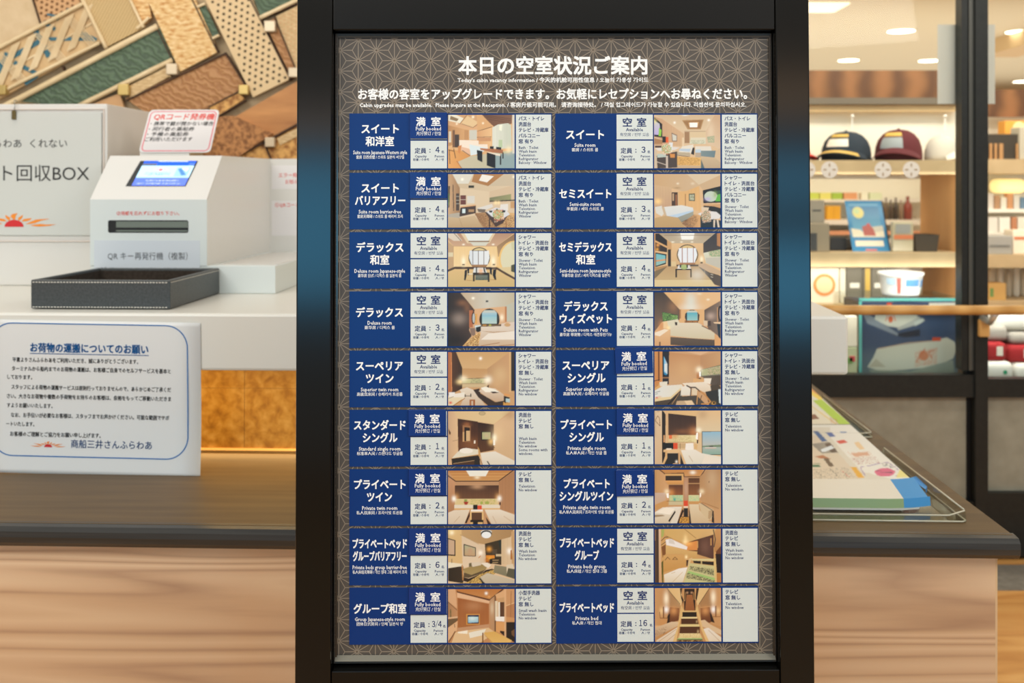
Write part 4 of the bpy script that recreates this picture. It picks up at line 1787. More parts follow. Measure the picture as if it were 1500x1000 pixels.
    cp.build('capacity_panel', [M_cell, M_btext], co)
    # photograph of the cabin
    if (cc, rr) in PHOTOS:
        img = paint(PHOTOS[(cc, rr)], 112, 92)
        a, zt = BOARD.v(X0 + 144.4 + ex * 0, T + 2.0)
        c_, zb = BOARD.v(X0 + 241.8, T + 80.0)
        picture('room_photo', img, a, zt, c_, zb, -0.00135, M_photo, co, k=0.97)
    am = MB()
    cellrect(am, X0 + 243.7, T + 1.7, X0 + 295.4, T + 80.2, -0.0011, -0.0014)
    y = T + 10.4
    for s in aj:
        wdt = {'窓 有り': 21.0, '窓 無し': 21.6}.get(s, 6.2 * len(s) if len(s) > 3 or s[0] in '洗' else 6.2 * len(s))
        if s == '洗面台':
            wdt = 18
        BT(am, s, X0 + 247.8, X0 + 247.8 + wdt, y + 0.3, 7.0, -0.0015, 1, bold=0.13)
        y += 8.35
    y -= 0.3
    if (cc, rr) == (0, 5):
        y += 3.2
    for i, s in enumerate(ae):
        if s:
            BT(am, s, X0 + 248, X0 + 248 + AMW[s], y, 6.0, -0.0015, 1, bold=0.05)
        y += 5.5
    if (cc, rr) == (0, 5):
        cellrect(am, X0 + 248, T + 31.5, X0 + 286, T + 38.5, -0.0014, -0.00155, 0)
    am.build('amenities_panel', [M_cell, M_btext], co)

for (cc, rr), (dx, dy, tilt, lab) in MAG.items():
    X0 = 512.0 + (301.4 if cc else 0.0) + (0.14 * rr if cc else 0)
    T = 166.3 + 86.73 * rr
    xc, yc = X0 + 89.6 + 26.3 + dx, T + 18.2 + dy
    u, z = BOARD.v(xc, yc)
    p = BOARD.M @ Vector((u, -0.0026, z))
    q = MB()
    hw, hh = 27.4 * SPX, 19.2 * SPX
    q.box(-hw, -0.0011, -hh, hw, 0.0011, hh, bev=0.0005)
    o = q.build('status_magnet', M_magnet)
    t = MB()
    z0 = hh
    put_text(t, '満', -17.8 * SPX, -4.6 * SPX, hh - 20.2 * SPX, 14 * SPX, -0.0012, 0, 0.3 * SPX, 2)
    put_text(t, '室', 4.2 * SPX, 17.8 * SPX, hh - 20.2 * SPX, 14 * SPX, -0.0012, 0, 0.3 * SPX, 2)
    put_text(t, 'Fully booked', -18.4 * SPX, 18.4 * SPX, hh - 26.6 * SPX, 7.9 * SPX, -0.0012, 0, 0.06 * SPX)
    put_text(t, '充分预订 / 만실', -17.6 * SPX, 18.4 * SPX, hh - 34.0 * SPX, 6.4 * SPX, -0.0012, 0, 0.02 * SPX)
    t.build('lettering', M_wtext, o)
    o.matrix_world = Matrix.Translation(p) @ Euler(BOARD.rot, 'XYZ').to_matrix().to_4x4() @ Matrix.Rotation(R(-tilt), 4, 'Y')
    tag(o, 'blue fully booked magnet plate on the ' + lab, 'magnet', 'fully booked magnets on the board')

# ============================================================ the reception counter
M_gold = noise_mat('gold_leaf', [(0.3, (150, 102, 34)), (0.46, (180, 130, 50)), (0.54, (192, 144, 62)), (0.75, (212, 168, 92))], 42, (1, 1, 1), detail=10, rough=0.42, metal=0.1, distort=0.3, bmp=0.2)
M_ledge = noise_mat('dark_ledge', [(0.3, (84, 64, 38)), (0.7, (106, 84, 52))], 3.0, (1.0, 14, 14), detail=6, rough=0.52)
M_nose = noise_mat('ledge_nosing', [(0.3, (44, 43, 40)), (0.7, (60, 58, 54))], 3.0, (1.0, 40, 40), detail=6, rough=0.30)
M_fascia = wood('pale_wood', (184, 152, 124), (222, 192, 158), (238, 214, 180), 1.0, rough=0.5, stretch=(0.20, 1, 3.0), gf=30.0)
M_kiosk = mat('white_powder_coat', (212, 218, 214), 0.35)
M_kioskw = mat('white_acrylic', (218, 215, 208), 0.25)
M_ink = mat('ink_black', (24, 24, 24), 0.5)
M_red = mat('ink_red', (216, 58, 44), 0.5)
M_paper = mat('white_paper', (226, 226, 222), 0.35)
M_lam = mat('laminate_film', (204, 200, 198), 0.12)
M_inkblue = mat('ink_blue', (12, 104, 172), 0.5)
M_orange = mat('ink_orange', (236, 138, 38), 0.5)
M_sunred = mat('ink_sun_red', (206, 40, 44), 0.5)

D = DESK
desk = empty('reception_counter', (D.loc), D.rot)
tag(desk, 'white topped ship reception counter with gold band, dark ledge and pale wood front', 'counter')
_, SZ1 = D.v(437, 459.5)
_, SZ0 = D.v(380, 543.5)
SXR, _ = D.v(1243, 500)
q = MB()
q.box(-2.0, 0.0, SZ0, SXR, 1.22, SZ1, bev=0.006)
q.build('worktop', M_white, desk)
GY = 0.19
q = MB()
q.box(-1.99, GY, 0.66, 0.52, 1.20, SZ0 + 0.001)
q.build('gold_band', M_gold, desk)
q = MB()
for xx in np.arange(-1.9, 0.5, 0.162):
    q.box(xx, GY - 0.0006, 0.72, xx + 0.0006, GY, SZ0)
q.box(-1.95, GY - 0.0006, 0.852, 0.50, GY, 0.8526)
q.build('leaf_joint', mat('gold_joint', (128, 86, 30), 0.5), desk)['kind'] = 'stuff'
LY = -0.335
_, LZ1 = D.v(437, 777, LY)
_, LZ0 = D.v(437, 807, LY)
LXR, _ = D.v(1492, 788, LY)
q = MB()
q.box(-2.0, LY + 0.022, LZ0, LXR, 1.22, LZ1 + 0.0006)
q.build('ledge', M_ledge, desk)
q = MB()
prof = [(LY + 0.03, LZ0), (LY + 0.008, LZ0), (LY + 0.001, LZ0 + 0.008), (LY, (LZ0 + LZ1) / 2), (LY + 0.001, LZ1 - 0.008), (LY + 0.008, LZ1 - 0.001), (LY + 0.03, LZ1 + 0.0009)]
q.prism(prof, 'x', -2.0, LXR + 0.004)
q.build('nosing', M_nose, desk)
FX, _ = D.v(1458, 900, -0.30)
_, FZS = D.v(437, 821, -0.30)
q = MB()
q.box(-2.0, -0.30, 0.02, FX, 1.18, LZ0)
q.build('front_panel', M_fascia, desk)
q = MB()
q.box(FX, -0.299, 0.02, FX + 0.004, 1.18, LZ0)
q.build('corner_strip', mat('pale_edge', (214, 182, 140), 0.4), desk)
q = MB()
q.box(-1.95, -0.26, 0.0, FX - 0.03, 1.15, 0.02)
q.build('plinth', M_nose, desk)
# led strip lighting the gold band from the ledge
led = mat('led_strip', (255, 190, 90), 0.5, emit=(255, 196, 110), es=0.45)
q = MB()
q.box(-1.95, GY - 0.006, LZ1 + 0.001, 0.50, GY - 0.001, LZ1 + 0.005)
q.build('light_strip', led, desk)
l = area('ledge_led', (0, 0, 0), (0, 0, 1), 2.4, 0.02, 0.75, (1.0, 0.62, 0.24))
l.parent = desk
l.location = (-0.72, GY - 0.03, LZ1 + 0.012)
l.rotation_euler = (R(-80), 0, 0)
l = area('slab_fill', (0, 0, 0), (0, 0, 1), 2.4, 0.03, 3.4, (1.0, 0.70, 0.30))  # lamp added under the slab to warm the ledge and gold band
l.parent = desk
l.location = (-0.72, 0.06, SZ0 - 0.006)
l.rotation_euler = (R(6), 0, 0)

CZ = SZ1 + 0.0004       # counter top height


def DW(x, y, z):
    return DESK.M @ Vector((x, y, z))


def on_desk(name, x, y, z=None, rz=0.0):
    return empty(name, DW(x, y, CZ if z is None else z), (0, 0, D.rot[2] + rz))


# ---- black leather tray
ax, ay = D.h(45, 452.5, CZ)
bx_, by_ = D.h(250.5, 453, CZ)
TW = bx_ - ax
TH = D.v(45, 409.5, ay)[1] - CZ
cx_, cy_ = D.h(319, 392, CZ + TH)
TD = min(cy_ - ay, D.h(360, 430, CZ)[1] - ay - 0.003)
tray = on_desk('leather_tray', ax, ay)
tag(tray, 'low black leather tray with white stitching on the white counter', 'tray')
M_leather = noise_mat('black_leather', [(0.3, (58, 62, 62)), (0.7, (74, 78, 78))], 220, detail=3, rough=0.42, bmp=0.25, dist=0.0006)
M_suede = noise_mat('brown_lining', [(0.3, (40, 32, 24)), (0.7, (58, 48, 38))], 150, rough=0.9)
M_thread = mat('white_thread', (220, 214, 200), 0.7)
th = 0.010
q = MB()
q.box(0, 0, 0.001, TW, th, TH, bev=0.0025)
q.build('wall', M_leather, tray)
q = MB()
q.box(0, TD - th, 0.001, TW, TD, TH, bev=0.0025)
q.build('wall', M_leather, tray)
for xx in (0, TW - th):
    q = MB()
    q.box(xx, th * 0.5, 0.001, xx + th, TD - th * 0.5, TH, bev=0.0025)
    q.build('wall', M_leather, tray)
q = MB()
q.box(th * 0.7, th * 0.7, 0.0, TW - th * 0.7, TD - th * 0.7, 0.005)
for (a, b2, c2, d2) in ((th, th, TW - th, th + 0.001), (th, TD - th - 0.001, TW - th, TD - th), (th, th, th + 0.001, TD - th), (TW - th - 0.001, th, TW - th, TD - th)):
    q.box(a, b2, 0.005, c2, d2, TH - 0.006)
q.build('lining', M_suede, tray)
q = MB()
n = 44
for i in range(n):
    xx = 0.004 + (TW - 0.008) * i / n
    for zz in (0.0045, TH - 0.0052):
        q.box(xx, -0.0006, zz - 0.0009, xx + (TW - 0.008) / n * 0.62, 0.0008, zz + 0.0009)
n2 = 60
for i in range(n2):
    yy = 0.004 + (TD - 0.008) * i / n2
    for zz in (TH - 0.0052,):
        q.box(TW - 0.0008, yy, zz - 0.0005, TW + 0.0006, yy + (TD - 0.008) / n2 * 0.62, zz + 0.0005)
s = q.build('stitching', M_thread, tray)
s['kind'] = 'stuff'

# ---- ticket reissue kiosk: low plinth, slanted housing, back board
KY = D.h(360, 430, CZ)[1]
kx0, _ = D.v(132, 400, KY)
kx1, _ = D.v(303, 400, KY)
px1, pz1 = D.v(403, 389.5, KY)
_, kz1 = D.v(200, 292, KY)
KYT = KY + 0.115
_, kz2 = D.v(240, 228, KYT)
KYB = D.s(395, kx1)
kiosk = on_desk('ticket_kiosk', kx0, KY)
tag(kiosk, 'white ticket kiosk with slanted blue screen and printer slot on the counter', 'kiosk')
w_, hp = kx1 - kx0, pz1 - CZ
h1, h2 = kz1 - CZ, kz2 - CZ
dt, db = KYT - KY, KYB - KY


def ks(px, py):     # a point of the slanted face, local
    best = None
    for t in np.linspace(-0.1, 1.1, 241):
        x, z = D.v(px, py, KY + dt * t)
        e = abs((z - CZ) - (h1 + (h2 - h1) * t))
        if best is None or e < best[0]:
            best = (e, x - kx0, dt * t, z - CZ)
    return Vector(best[1:])


q = MB()
q.box(0.0, 0.002, 0, px1 - kx0, db + 0.03, hp, bev=0.0015)
q.build('plinth', M_kiosk, kiosk)
q = MB()
q.box(w_ + 0.02, 0.03, hp, px1 - kx0 - 0.004, db - 0.03, hp + 0.0012)
q.build('lid', M_kioskw, kiosk)
# front plate with a slot cut out
sx0, sz0 = D.v(158, 341, KY)
sx1, sz1 = D.v(276, 322.5, KY)
sx0 -= kx0
sx1 -= kx0
sz0 -= CZ
sz1 -= CZ
q = MB()
t_ = 0.003
for (a, b2, c2, d2) in ((0, hp, w_, sz0), (0, sz1, w_, h1), (0, sz0, sx0, sz1), (sx1, sz0, w_, sz1)):
    q.box(a, 0, b2, c2, t_, d2)
# rounded corners of the slot
rr_ = 0.0045
for (cx, cz, sxn, szn) in ((sx0, sz0, 1, 1), (sx1, sz0, -1, 1), (sx0, sz1, 1, -1), (sx1, sz1, -1, -1)):
    pl = [(cx, cz)] + [(cx + sxn * (rr_ - rr_ * math.sin(a)), cz + szn * (rr_ - rr_ * math.cos(a))) for a in np.linspace(0, math.pi / 2, 6)]
    q.prism(pl, 'y', 0, t_)
q.build('front_plate', M_kiosk, kiosk)
q = MB()
q.box(sx0 - 0.004, t_, sz0 - 0.004, sx1 + 0.004, 0.03, sz1 + 0.004)
q.build('slot_recess', mat('slot_black', (26, 28, 28), 0.4), kiosk)
q = MB()
xa = sx0 + (sx1 - sx0) * 0.10
q.box(xa, 0.0012, sz0 + (sz1 - sz0) * 0.42, sx1 - 0.002, 0.0032, sz1 - 0.003)
q.box(xa, 0.0012, sz0 + 0.003, sx1 - 0.003, 0.0032, sz0 + (sz1 - sz0) * 0.22)
q.build('slot_shutter', mat('grey_shutter', (132, 142, 132), 0.2, 0.5), kiosk)
q = MB()
q.add([(0, 0, h1), (w_, 0, h1), (w_, dt, h2), (0, dt, h2)], [(0, 1, 2, 3)])
q.add([(0, dt, h2), (w_, dt, h2), (w_, db, h2 + 0.004), (0, db, h2 + 0.004)], [(0, 1, 2, 3)])
for x in (0, w_):
    q.add([(x, t_, hp), (x, t_, h1), (x, dt, h2), (x, db, h2 + 0.004), (x, db, hp)], [(0, 1, 2, 3, 4) if x else (4, 3, 2, 1, 0)])
q.add([(0, 0, h1), (w_, 0, h1), (w_, t_, h1 - 0.001), (0, t_, h1 - 0.001)], [(0, 1, 2, 3)])
q.build('housing', M_kioskw, kiosk)
bx1 = D.v(600, 300, KYB)[0] - kx0
q = MB()
q.box(w_ - 0.002, db, hp, bx1, db + 0.006, h2 + 0.004)
q.box(0, db, 0, w_, db + 0.006, hp)
q.build('back_board', M_kioskw, kiosk)
q = MB()
_, hz = D.v(400, 243, KYB)


def KB(mb, s, xa, xb, yb, em, mi=0, **k):
    a, z = D.v(xa, yb, KYB)
    c2, _ = D.v(xb, yb, KYB)
    put_text(mb, s, a - kx0, c2 - kx0, z - CZ, em * (2.07 + KYB) / F, db - 0.0008, mi, **k)


KB(q, 'エラー発生時は係員に', 408, 478, 260, 7.5, bold=0.0001)
KB(q, 'お知らせください', 418, 470, 269.5, 7.0, bold=0.0001)
KB(q, '①QRコードをかざす', 403, 466, 303.5, 7.5, bold=0.0001)
q.build('lettering', M_red, kiosk)
q = MB()
xa, za = D.v(398, 277, KYB)
xb, zb = D.v(520, 242, KYB)
q.box(xa - kx0, db - 0.0006, za - CZ, xb - kx0, db, zb - CZ)
xa, za = D.v(398, 345, KYB)
xb, zb = D.v(520, 294, KYB)
q.box(xa - kx0, db - 0.0006, za - CZ, xb - kx0, db, zb - CZ)
q.build('paper_label', mat('label_paper', (226, 222, 220), 0.4), kiosk)
# label and lettering on the front plate


def KT(mb, s, xa, xb, yb, em, mi=0, y=-0.0008, **k):
    a, z = D.v(xa, yb, KY)
    c2, _ = D.v(xb, yb, KY)
    put_text(mb, s, a - kx0, c2 - kx0, z - CZ, em * (2.07 + KY) / F, y, mi, **k)


q = MB()
xa, za = D.v(138, 399, KY)
xb, zb = D.v(293, 352, KY)
q.box(xa - kx0, -0.0006, za - CZ, xb - kx0, 0, zb - CZ, 0)
KT(q, 'QR キー再発行機（複製）', 158, 275, 380.5, 12.2, 1, res=2)
KT(q, 'QR Key reissue machine (duplication)', 146, 285, 397, 8.6, 1)
q.build('name_label', [mat('film_label', (206, 212, 216), 0.15), M_ink], kiosk)
q = MB()
KT(q, '③用紙を忘れずにお取り下さい。', 171, 263, 315.5, 6.8, 0, y=-0.0004, bold=0.0001)
q.build('lettering', M_red, kiosk)
# the screen on the slanted face
A_, B_, C_, E_ = ks(184, 273), ks(272, 273), ks(290, 236), ks(206, 236)
nrm = (B_ - A_).cross(E_ - A_).normalized()
if nrm.y > 0:
    nrm = -nrm
q = MB()
rim = [A_ + (A_ - B_) * 0.0, B_, C_, E_]
vs = [p + nrm * 0.0012 for p in rim] + [p - nrm * 0.0005 for p in rim]
q.add(vs, [(0, 1, 2, 3), (4, 7, 6, 5), (0, 4, 5, 1), (1, 5, 6, 2), (2, 6, 7, 3), (3, 7, 4, 0)])
sb = q.build('screen_bezel', mat('screen_black', (52, 54, 56), 0.2), kiosk)
SCREEN = '''B 0 0 100 60
R b4dcee 0,0,100,60
R 1c58e4 0,0,100,12
R 58607c 0,6,28,12
R 4c70c8 88,5,100,12
R 5a74e0 0,42,100,60
R 7c9cec 0,40,100,42
R e8f4ff 28,0,84,2
E d87070 40,22,4,3
P e07860 24,22 34,19 36,22
P e07860 56,22 46,19 44,22
P e08870 36,14 39,18 37,19
P e08870 44,14 42,18 43,19
N 5878a0 .35 14,28 62,28 62,35 14,35
R 90bce0 70,16,94,38
P 4c80b8 72,20 78,18 92,34 84,36
P e8f0f4 78,18 92,18 90,26
N c8d4f8 .3 22,46 84,46 84,49 22,49
N c8d4f8 .3 8,53 90,53 90,56 8,56
'''
img = paint(SCREEN, 90, 54)
S0, S1, S2, S3 = ks(193, 272.5), ks(271, 272.5), ks(288, 236.5), ks(212, 236.5)


def fs_(u, v):
    p = S3 + (S2 - S3) * u
    r_ = S0 + (S1 - S0) * u
    return tuple(p + (r_ - p) * v + nrm * 0.0018)


picture('display', img, 0, 0, 0, 0, 0, vcol_mat('lit_display', 0.15, emit=0.75), kiosk, fn=fs_)

# ---- survey box at the left
BY = D.h(20, 418, CZ)[1]
bxr, bz1 = D.v(157, 152, BY)
box = on_desk('collection_box', bxr, BY)
tag(box, 'tall white collection box with clear front sign panel at the left edge', 'box')
hb = bz1 - CZ
q = MB()
q.box(-1.0, 0.0, 0, 0, 0.62, hb, bev=0.003)
q.build('body', M_kioskw, box)
q = MB()
x0s, z0s = D.v(-190, 344, BY)
x1s, z1s = D.v(150, 165, BY)
zl = D.v(20, 352, BY)[1]
q.box(x0s - bxr, -0.006, z0s - CZ, x1s - bxr, -0.001, z1s - CZ, bev=0.001)
sp = q.build('sign_panel', mat('sign_film', (204, 205, 198), 0.12), box)
q = MB()
for (a, b2, c2, d2) in ((z1s + 0.008, z1s + 0.0105, 0, 0), (z0s - 0.0165, z0s - 0.0135, 0, 0)):
    q.box(x0s - bxr, -0.005, a - CZ, x1s - bxr + 0.006, 0.0, b2 - CZ)
q.box(x1s - bxr + 0.004, -0.005, z0s - CZ - 0.013, x1s - bxr + 0.0062, 0.0, z1s - CZ + 0.01)
q.build('sign_rail', mat('soft_clear_rail', (222, 208, 196), 0.2), box)


def XT(mb, s, xa, xb, yb, em, mi=0, y=-0.0066, **k):
    a, z = D.v(xa, yb, BY)
    c2, _ = D.v(xb, yb, BY)
    put_text(mb, s, a - bxr, c2 - bxr, z - CZ, em * (2.07 + BY) / F, y, mi, **k)


q = MB()
XT(q, 'さんふらわあ  くれない', -50, 100, 217, 14.5, res=2)
XT(q, 'アンケート回収BOX', -104, 132.5, 266, 27, res=3)
q.build('lettering', M_ink, sp)


def sun(mb, cx, cz, s, y, mo, mr):
    """half sun with flame rays: cx,cz = middle of the base, s = scale (radius of the sun)"""
    pl = [(cx + s * math.cos(a), cz + s * 0.72 * math.sin(a)) for a in np.linspace(0, math.pi, 16)]
    mb.add([(p[0], y, p[1]) for p in pl], [tuple(range(len(pl)))], mr)
    L = [[(0, .92), (-.38, 1.5), (-.2, 1.8), (.38, 1.95), (.18, 1.55), (.14, 1.2)],
         [(.46, .85), (.4, 1.3), (.62, 1.45), (.92, 1.72), (.86, 1.3), (.62, .95)],
         [(.75, .78), (1.0, 1.1), (1.4, 1.18), (1.85, 1.22), (1.65, .95), (1.3, .8)],
         [(1.2, .4), (1.75, .75), (2.3, 1.05), (3.7, 1.15), (2.75, .85), (2.2, .52), (1.7, .42)],
         [(1.65, .22), (2.3, .35), (2.8, .42), (3.3, .33), (4.4, .38), (3.6, .15), (2.7, .05), (2.2, .08)]]
    for i, pl in enumerate(L):
        for sg in ((1, -1) if i else (1,)):
            vs = [(cx + sg * s * p[0], y, cz + s * p[1] * 0.72) for p in pl]
            mb.add(vs, [tuple(range(len(vs)))], mo)


q = MB()
scx, scz = D.v(22.5, 332, BY)
sun(q, scx - bxr, scz - CZ, 14.6 * (2.07 + BY) / F, -0.0066, 0, 1)
q.build('sun_emblem', [M_orange, M_sunred], sp)
# little lock hanging over the top edge of the box
cx0, cz0 = D.v(23, 150, BY)
lk_ = on_desk('key_tag', cx0, BY - 0.008, CZ)
tag(lk_, 'small brass key tag hanging over the top edge of the collection box', 'tag')
q = MB()
zt = cz0 - CZ
q.box(-0.0055, -0.003, zt - 0.045, 0.0055, 0.001, zt - 0.022, bev=0.0008)
q.build('tag_plate', mat('dull_brass', (110, 96, 60), 0.35, 0.6), lk_)
q = MB()
q.tube([(0, -0.001, zt - 0.023), (0.003, -0.001, zt - 0.010), (0, 0.000, zt + 0.004), (0, 0.006, zt + 0.006), (0, 0.014, zt + 0.003)], 0.0012, 6)
q.build('hook', mat('steel_wire', (150, 148, 140), 0.25, 0.9), lk_)

# ---- laminated card on the kiosk
_, ztop = D.v(260, 228, KYT)
YC = KYT + 0.03
c0, cz0 = D.v(203, 223.5, YC)
c1, _ = D.v(308, 223.5, YC)
YD = YC + 0.075
e0, ez = D.v(222, 161, YD)
sign = on_desk('laminated_card', c0, YC, cz0)
tag(sign, 'laminated white card with red rounded border standing on the kiosk', 'sign')
cw = c1 - c0
ch = math.hypot(ez - cz0, YD - YC)
lean = math.atan2(YD - YC, ez - cz0)


def rounded(x0, z0, x1, z1, r, n=5):
    pts = []
    for (cx, cz, a0) in ((x1 - r, z1 - r, 0), (x0 + r, z1 - r, 90), (x0 + r, z0 + r, 180), (x1 - r, z0 + r, 270)):
        for i in range(n + 1):
            a = R(a0 + 90 * i / n)
            pts.append((cx + r * math.cos(a), cz + r * math.sin(a)))
    return pts


cardo = empty('card_tilt')
q = MB()
q.prism(rounded(0, 0, cw, ch, 0.012), 'y', -0.0006, 0.0006)
cd = q.build('card', M_lam, sign, rot=(-lean, 0, 0))
bpy.data.objects.remove(cardo)
q = MB()


def ring(mb, x0, z0, x1, z1, r, t, y, mi=0, n=6):
    o = rounded(x0, z0, x1, z1, r, n)
    i_ = rounded(x0 + t, z0 + t, x1 - t, z1 - t, max(r - t, 0.0005), n)
    k = len(o)
    vs = [(p[0], y, p[1]) for p in o] + [(p[0], y, p[1]) for p in i_]
    mb.add(vs, [(a, (a + 1) % k, k + (a + 1) % k, k + a) for a in range(k)], mi)


ring(q, 0.005, 0.004, cw - 0.005, ch - 0.005, 0.012, 0.0022, -0.0009)
q.build('border', mat('ink_pink', (214, 44, 74), 0.5), cd)
U = (2.07 + YC) / F
q = MB()
put_text(q, 'QRコード発券機', 0.016, cw - 0.010, ch - 19.5 * U, 13 * U, -0.0009, bold=0.2 * U, slant=0.08, res=2)
q.build('heading', M_red, cd)
q = MB()
put_text(q, '・携帯で鍵が開かない場合', 0.011, cw - 0.0085, ch - 30.5 * U, 8.6 * U, -0.0009, bold=0.1 * U, slant=0.1)
put_text(q, '・同行者の乗船券', 0.010, cw - 0.056, ch - 40.5 * U, 8.6 * U, -0.0009, bold=0.1 * U, slant=0.1)
put_text(q, '・予備の乗船券', 0.009, cw - 0.068, ch - 50.2 * U, 8.6 * U, -0.0009, bold=0.1 * U, slant=0.1)
put_text(q, 'ご利用いただけます', 0.007, cw - 0.055, ch - 59.5 * U, 8.6 * U, -0.0009, bold=0.1 * U, slant=0.1)
q.build('lettering', M_ink, cd)['kind'] = 'stuff'
q = MB()
q.prism([(0.002, 0.003), (cw * 0.7, 0.003), (cw * 0.7, ztop - cz0), (0.002, ztop - cz0)], 'y', 0.004, 0.0055)
q.build('card_foot', M_kioskw, sign)

# ---- the luggage notice taped to the counter edge
n0, nz = D.v(-26, 467)
n1, _ = D.v(294, 471)
nb = D.v(140, 691)[1]
nw, nh = n1 - n0, nz - nb
SN = 2.10 / F
notice = empty('notice_sheet', DW(n0, -0.003, nz), (0, 0, D.rot[2]))
tag(notice, 'white laminated luggage notice with blue rounded border taped to the counter edge', 'notice')


def curl(u, v, off=0.0):     # the sheet hangs past the slab and its lower edge lifts a little
    d = max(0.0, v - 0.45) / 0.55
    return -0.012 * d * d * (0.6 + 0.4 * u) - off


nl = 36
q = MB()
vs, fs = [], []
for j in range(nl + 1):
    for i in range(9):
        u, v = i / 8, j / nl
        vs.append((u * nw + 0.004 * v, curl(u, v), -v * nh - 0.012 * u * nw))
for j in range(nl):
    for i in range(8):
        a = j * 9 + i
        fs.append((a, a + 9, a + 10, a + 1))
vs2 = [(x, y + 0.0006, z) for x, y, z in vs]
q.add(vs, fs, 0, True)
q.add(vs2, [tuple(reversed(f)) for f in fs], 0, True)
rimi = [i for i in range(9)] + [j * 9 + 8 for j in range(1, nl + 1)] + [nl * 9 + i for i in range(7, -1, -1)] + [j * 9 for j in range(nl - 1, 0, -1)]
k = len(vs)
bd = q
base_n = len(q.v) - 2 * k
for a, b2 in zip(rimi, rimi[1:] + rimi[:1]):
    q.f.append((base_n + a, base_n + b2, base_n + k + b2, base_n + k + a))
    q.m.append(0)
    q.s.append(False)
sheet = q.build('sheet', M_paper, notice)


def bend(mb):
    """lays flat print (x to the right, z down from the top edge) onto the hanging sheet"""
    o = []
    for x, y, z in mb.v:
        u, v = x / nw, -z / nh
        o.append((x + 0.004 * v, curl(u, v, 0.0008), z - 0.012 * x))
    mb.v = o


def NT(mb, s, xa, xb, yb, em, mi=0, **k):
    put_text(mb, s, (xa + 26) * SN, (xb + 26) * SN, -(yb - 468) * SN, em * SN, 0, mi, **k)


q = MB()
ring(q, (-13 + 26) * SN, -(667 - 468) * SN, (281 + 26) * SN, -(472 - 468) * SN, 0.046, 0.0022, 0, 0, 10)
bend(q)
q.build('border', M_inkblue, sheet)
q = MB()
NT(q, 'お荷物の運搬についてのお願い', 47, 222, 515, 14.5, bold=0.35 * SN, res=2)
q.box((46 + 26) * SN, 0, -(517.4 - 468) * SN, (223 + 26) * SN, 0, -(516.4 - 468) * SN)
bend(q)
q.build('heading', M_inkblue, sheet)
q = MB()
for (s, xa, xb, yb) in (('平素よりさんふらわあをご利用いただき、誠にありがとうございます。', 20, 207, 530.5),
                        ('ターミナルから船内までのお荷物の運搬は、お客様ご自身でのセルフサービスを基本と', 19, 255, 543.5),
                        ('しております。', 12, 49, 556),
                        ('スタッフによる荷物の運搬サービスは原則行っておりませんので、あらかじめご了承くだ', 18, 255, 570.5),
                        ('さい。大きなお荷物や複数の手荷物をお持ちのお客様は、余裕をもってご移動いただきま', 11, 255, 584),
                        ('すようお願いいたします。', 11, 79, 597.5),
                        ('なお、お手伝いが必要なお客様は、スタッフまでお声かけください。可能な範囲でサポ', 17, 252, 611.5),
                        ('ートいたします。', 10, 52, 624.5),
                        ('お客様のご理解とご協力をお願い申し上げます。', 16, 151, 639)):
    NT(q, s, xa, xb, yb - 0.5, 7.6, bold=0.09 * SN)
bend(q)
q.build('lettering', M_ink, sheet)
q = MB()
NT(q, '商船三井さんふらわあ', 107, 227, 653.5, 13, res=2, bold=0.1 * SN)
bend(q)
q.build('company_name', mat('ink_steel_blue', (44, 84, 140), 0.5), sheet)
q = MB()
sun(q, (73 + 26) * SN, -(653 - 468) * SN, 6.0 * SN, 0, 0, 1)
bend(q)
q.build('sun_emblem', [M_orange, M_sunred], sheet)

# ============================================================ the wall of woven panels
art = empty('woven_wall_art', (0, 3.4, 0))
tag(art, 'wall mosaic of slanting woven bamboo, green and brown panels behind the counter', 'wall art')


def WP(px, py, y=3.4):
    return ((px - 750) / F * y, EYE - (py - HZ) / F * y)


def panel(pts, depth, m, label=None, th=0.012, name='woven_panel'):
    q = MB()
    q.prism([WP(*p) for p in pts], 'y', -depth - th, -depth)
    o = q.build(name, m, art)
    if label:
        o['label'] = label
    return o


ANG = math.atan2(52, 100)
M_weave = noise_mat('straw_weave', [(0.3, (190, 154, 104)), (0.7, (220, 190, 142))], 1.0, (60, 60, 160), (0, R(30), 0), 2, 0.6, bmp=0.4)
M_herring = wave_mat('herringbone_straw', [(0.0, (186, 150, 96)), (0.5, (212, 182, 130))], 34, (0, R(-28), 0), distort=3, dscale=30, bmp=0.5)
M_rough_straw = noise_mat('rough_straw', [(0.34, (196, 138, 76)), (0.5, (226, 186, 126)), (0.72, (240, 212, 164))], 1.0, (46, 46, 120), (0, R(25), 0), 3, 0.7, bmp=0.6)
M_greenp = wave_mat('green_ripple', [(0.0, (72, 88, 68)), (1.0, (92, 112, 86))], 15, (0, R(62), 0), (1, 1, 1), 8, 2.4, 0.55, 0.7, 0.003)
M_brownp = wave_mat('brown_ripple', [(0.0, (164, 112, 66)), (1.0, (188, 138, 90))], 15, (0, R(62), 0), (1, 1, 1), 8, 2.4, 0.55, 0.7, 0.003)
M_orangep = noise_mat('orange_wood', [(0.3, (172, 112, 58)), (0.7, (206, 144, 82))], 5, (1, 1, 5), (0, R(30), 0), 5, 0.45, bmp=0.2)
M_cross = noise_mat('cross_weave', [(0.35, (132, 84, 44)), (0.6, (192, 134, 80))], 1.0, (90, 90, 90), (0, R(30), 0), 2, 0.6, bmp=0.6)
M_dot = mat('cream_board', (222, 192, 146), 0.6)
M_tan = mat('tan_board', (206, 160, 112), 0.6)
M_plain = noise_mat('plain_beige', [(0.3, (206, 178, 138)), (0.7, (218, 192, 154))], 30, rough=0.8)
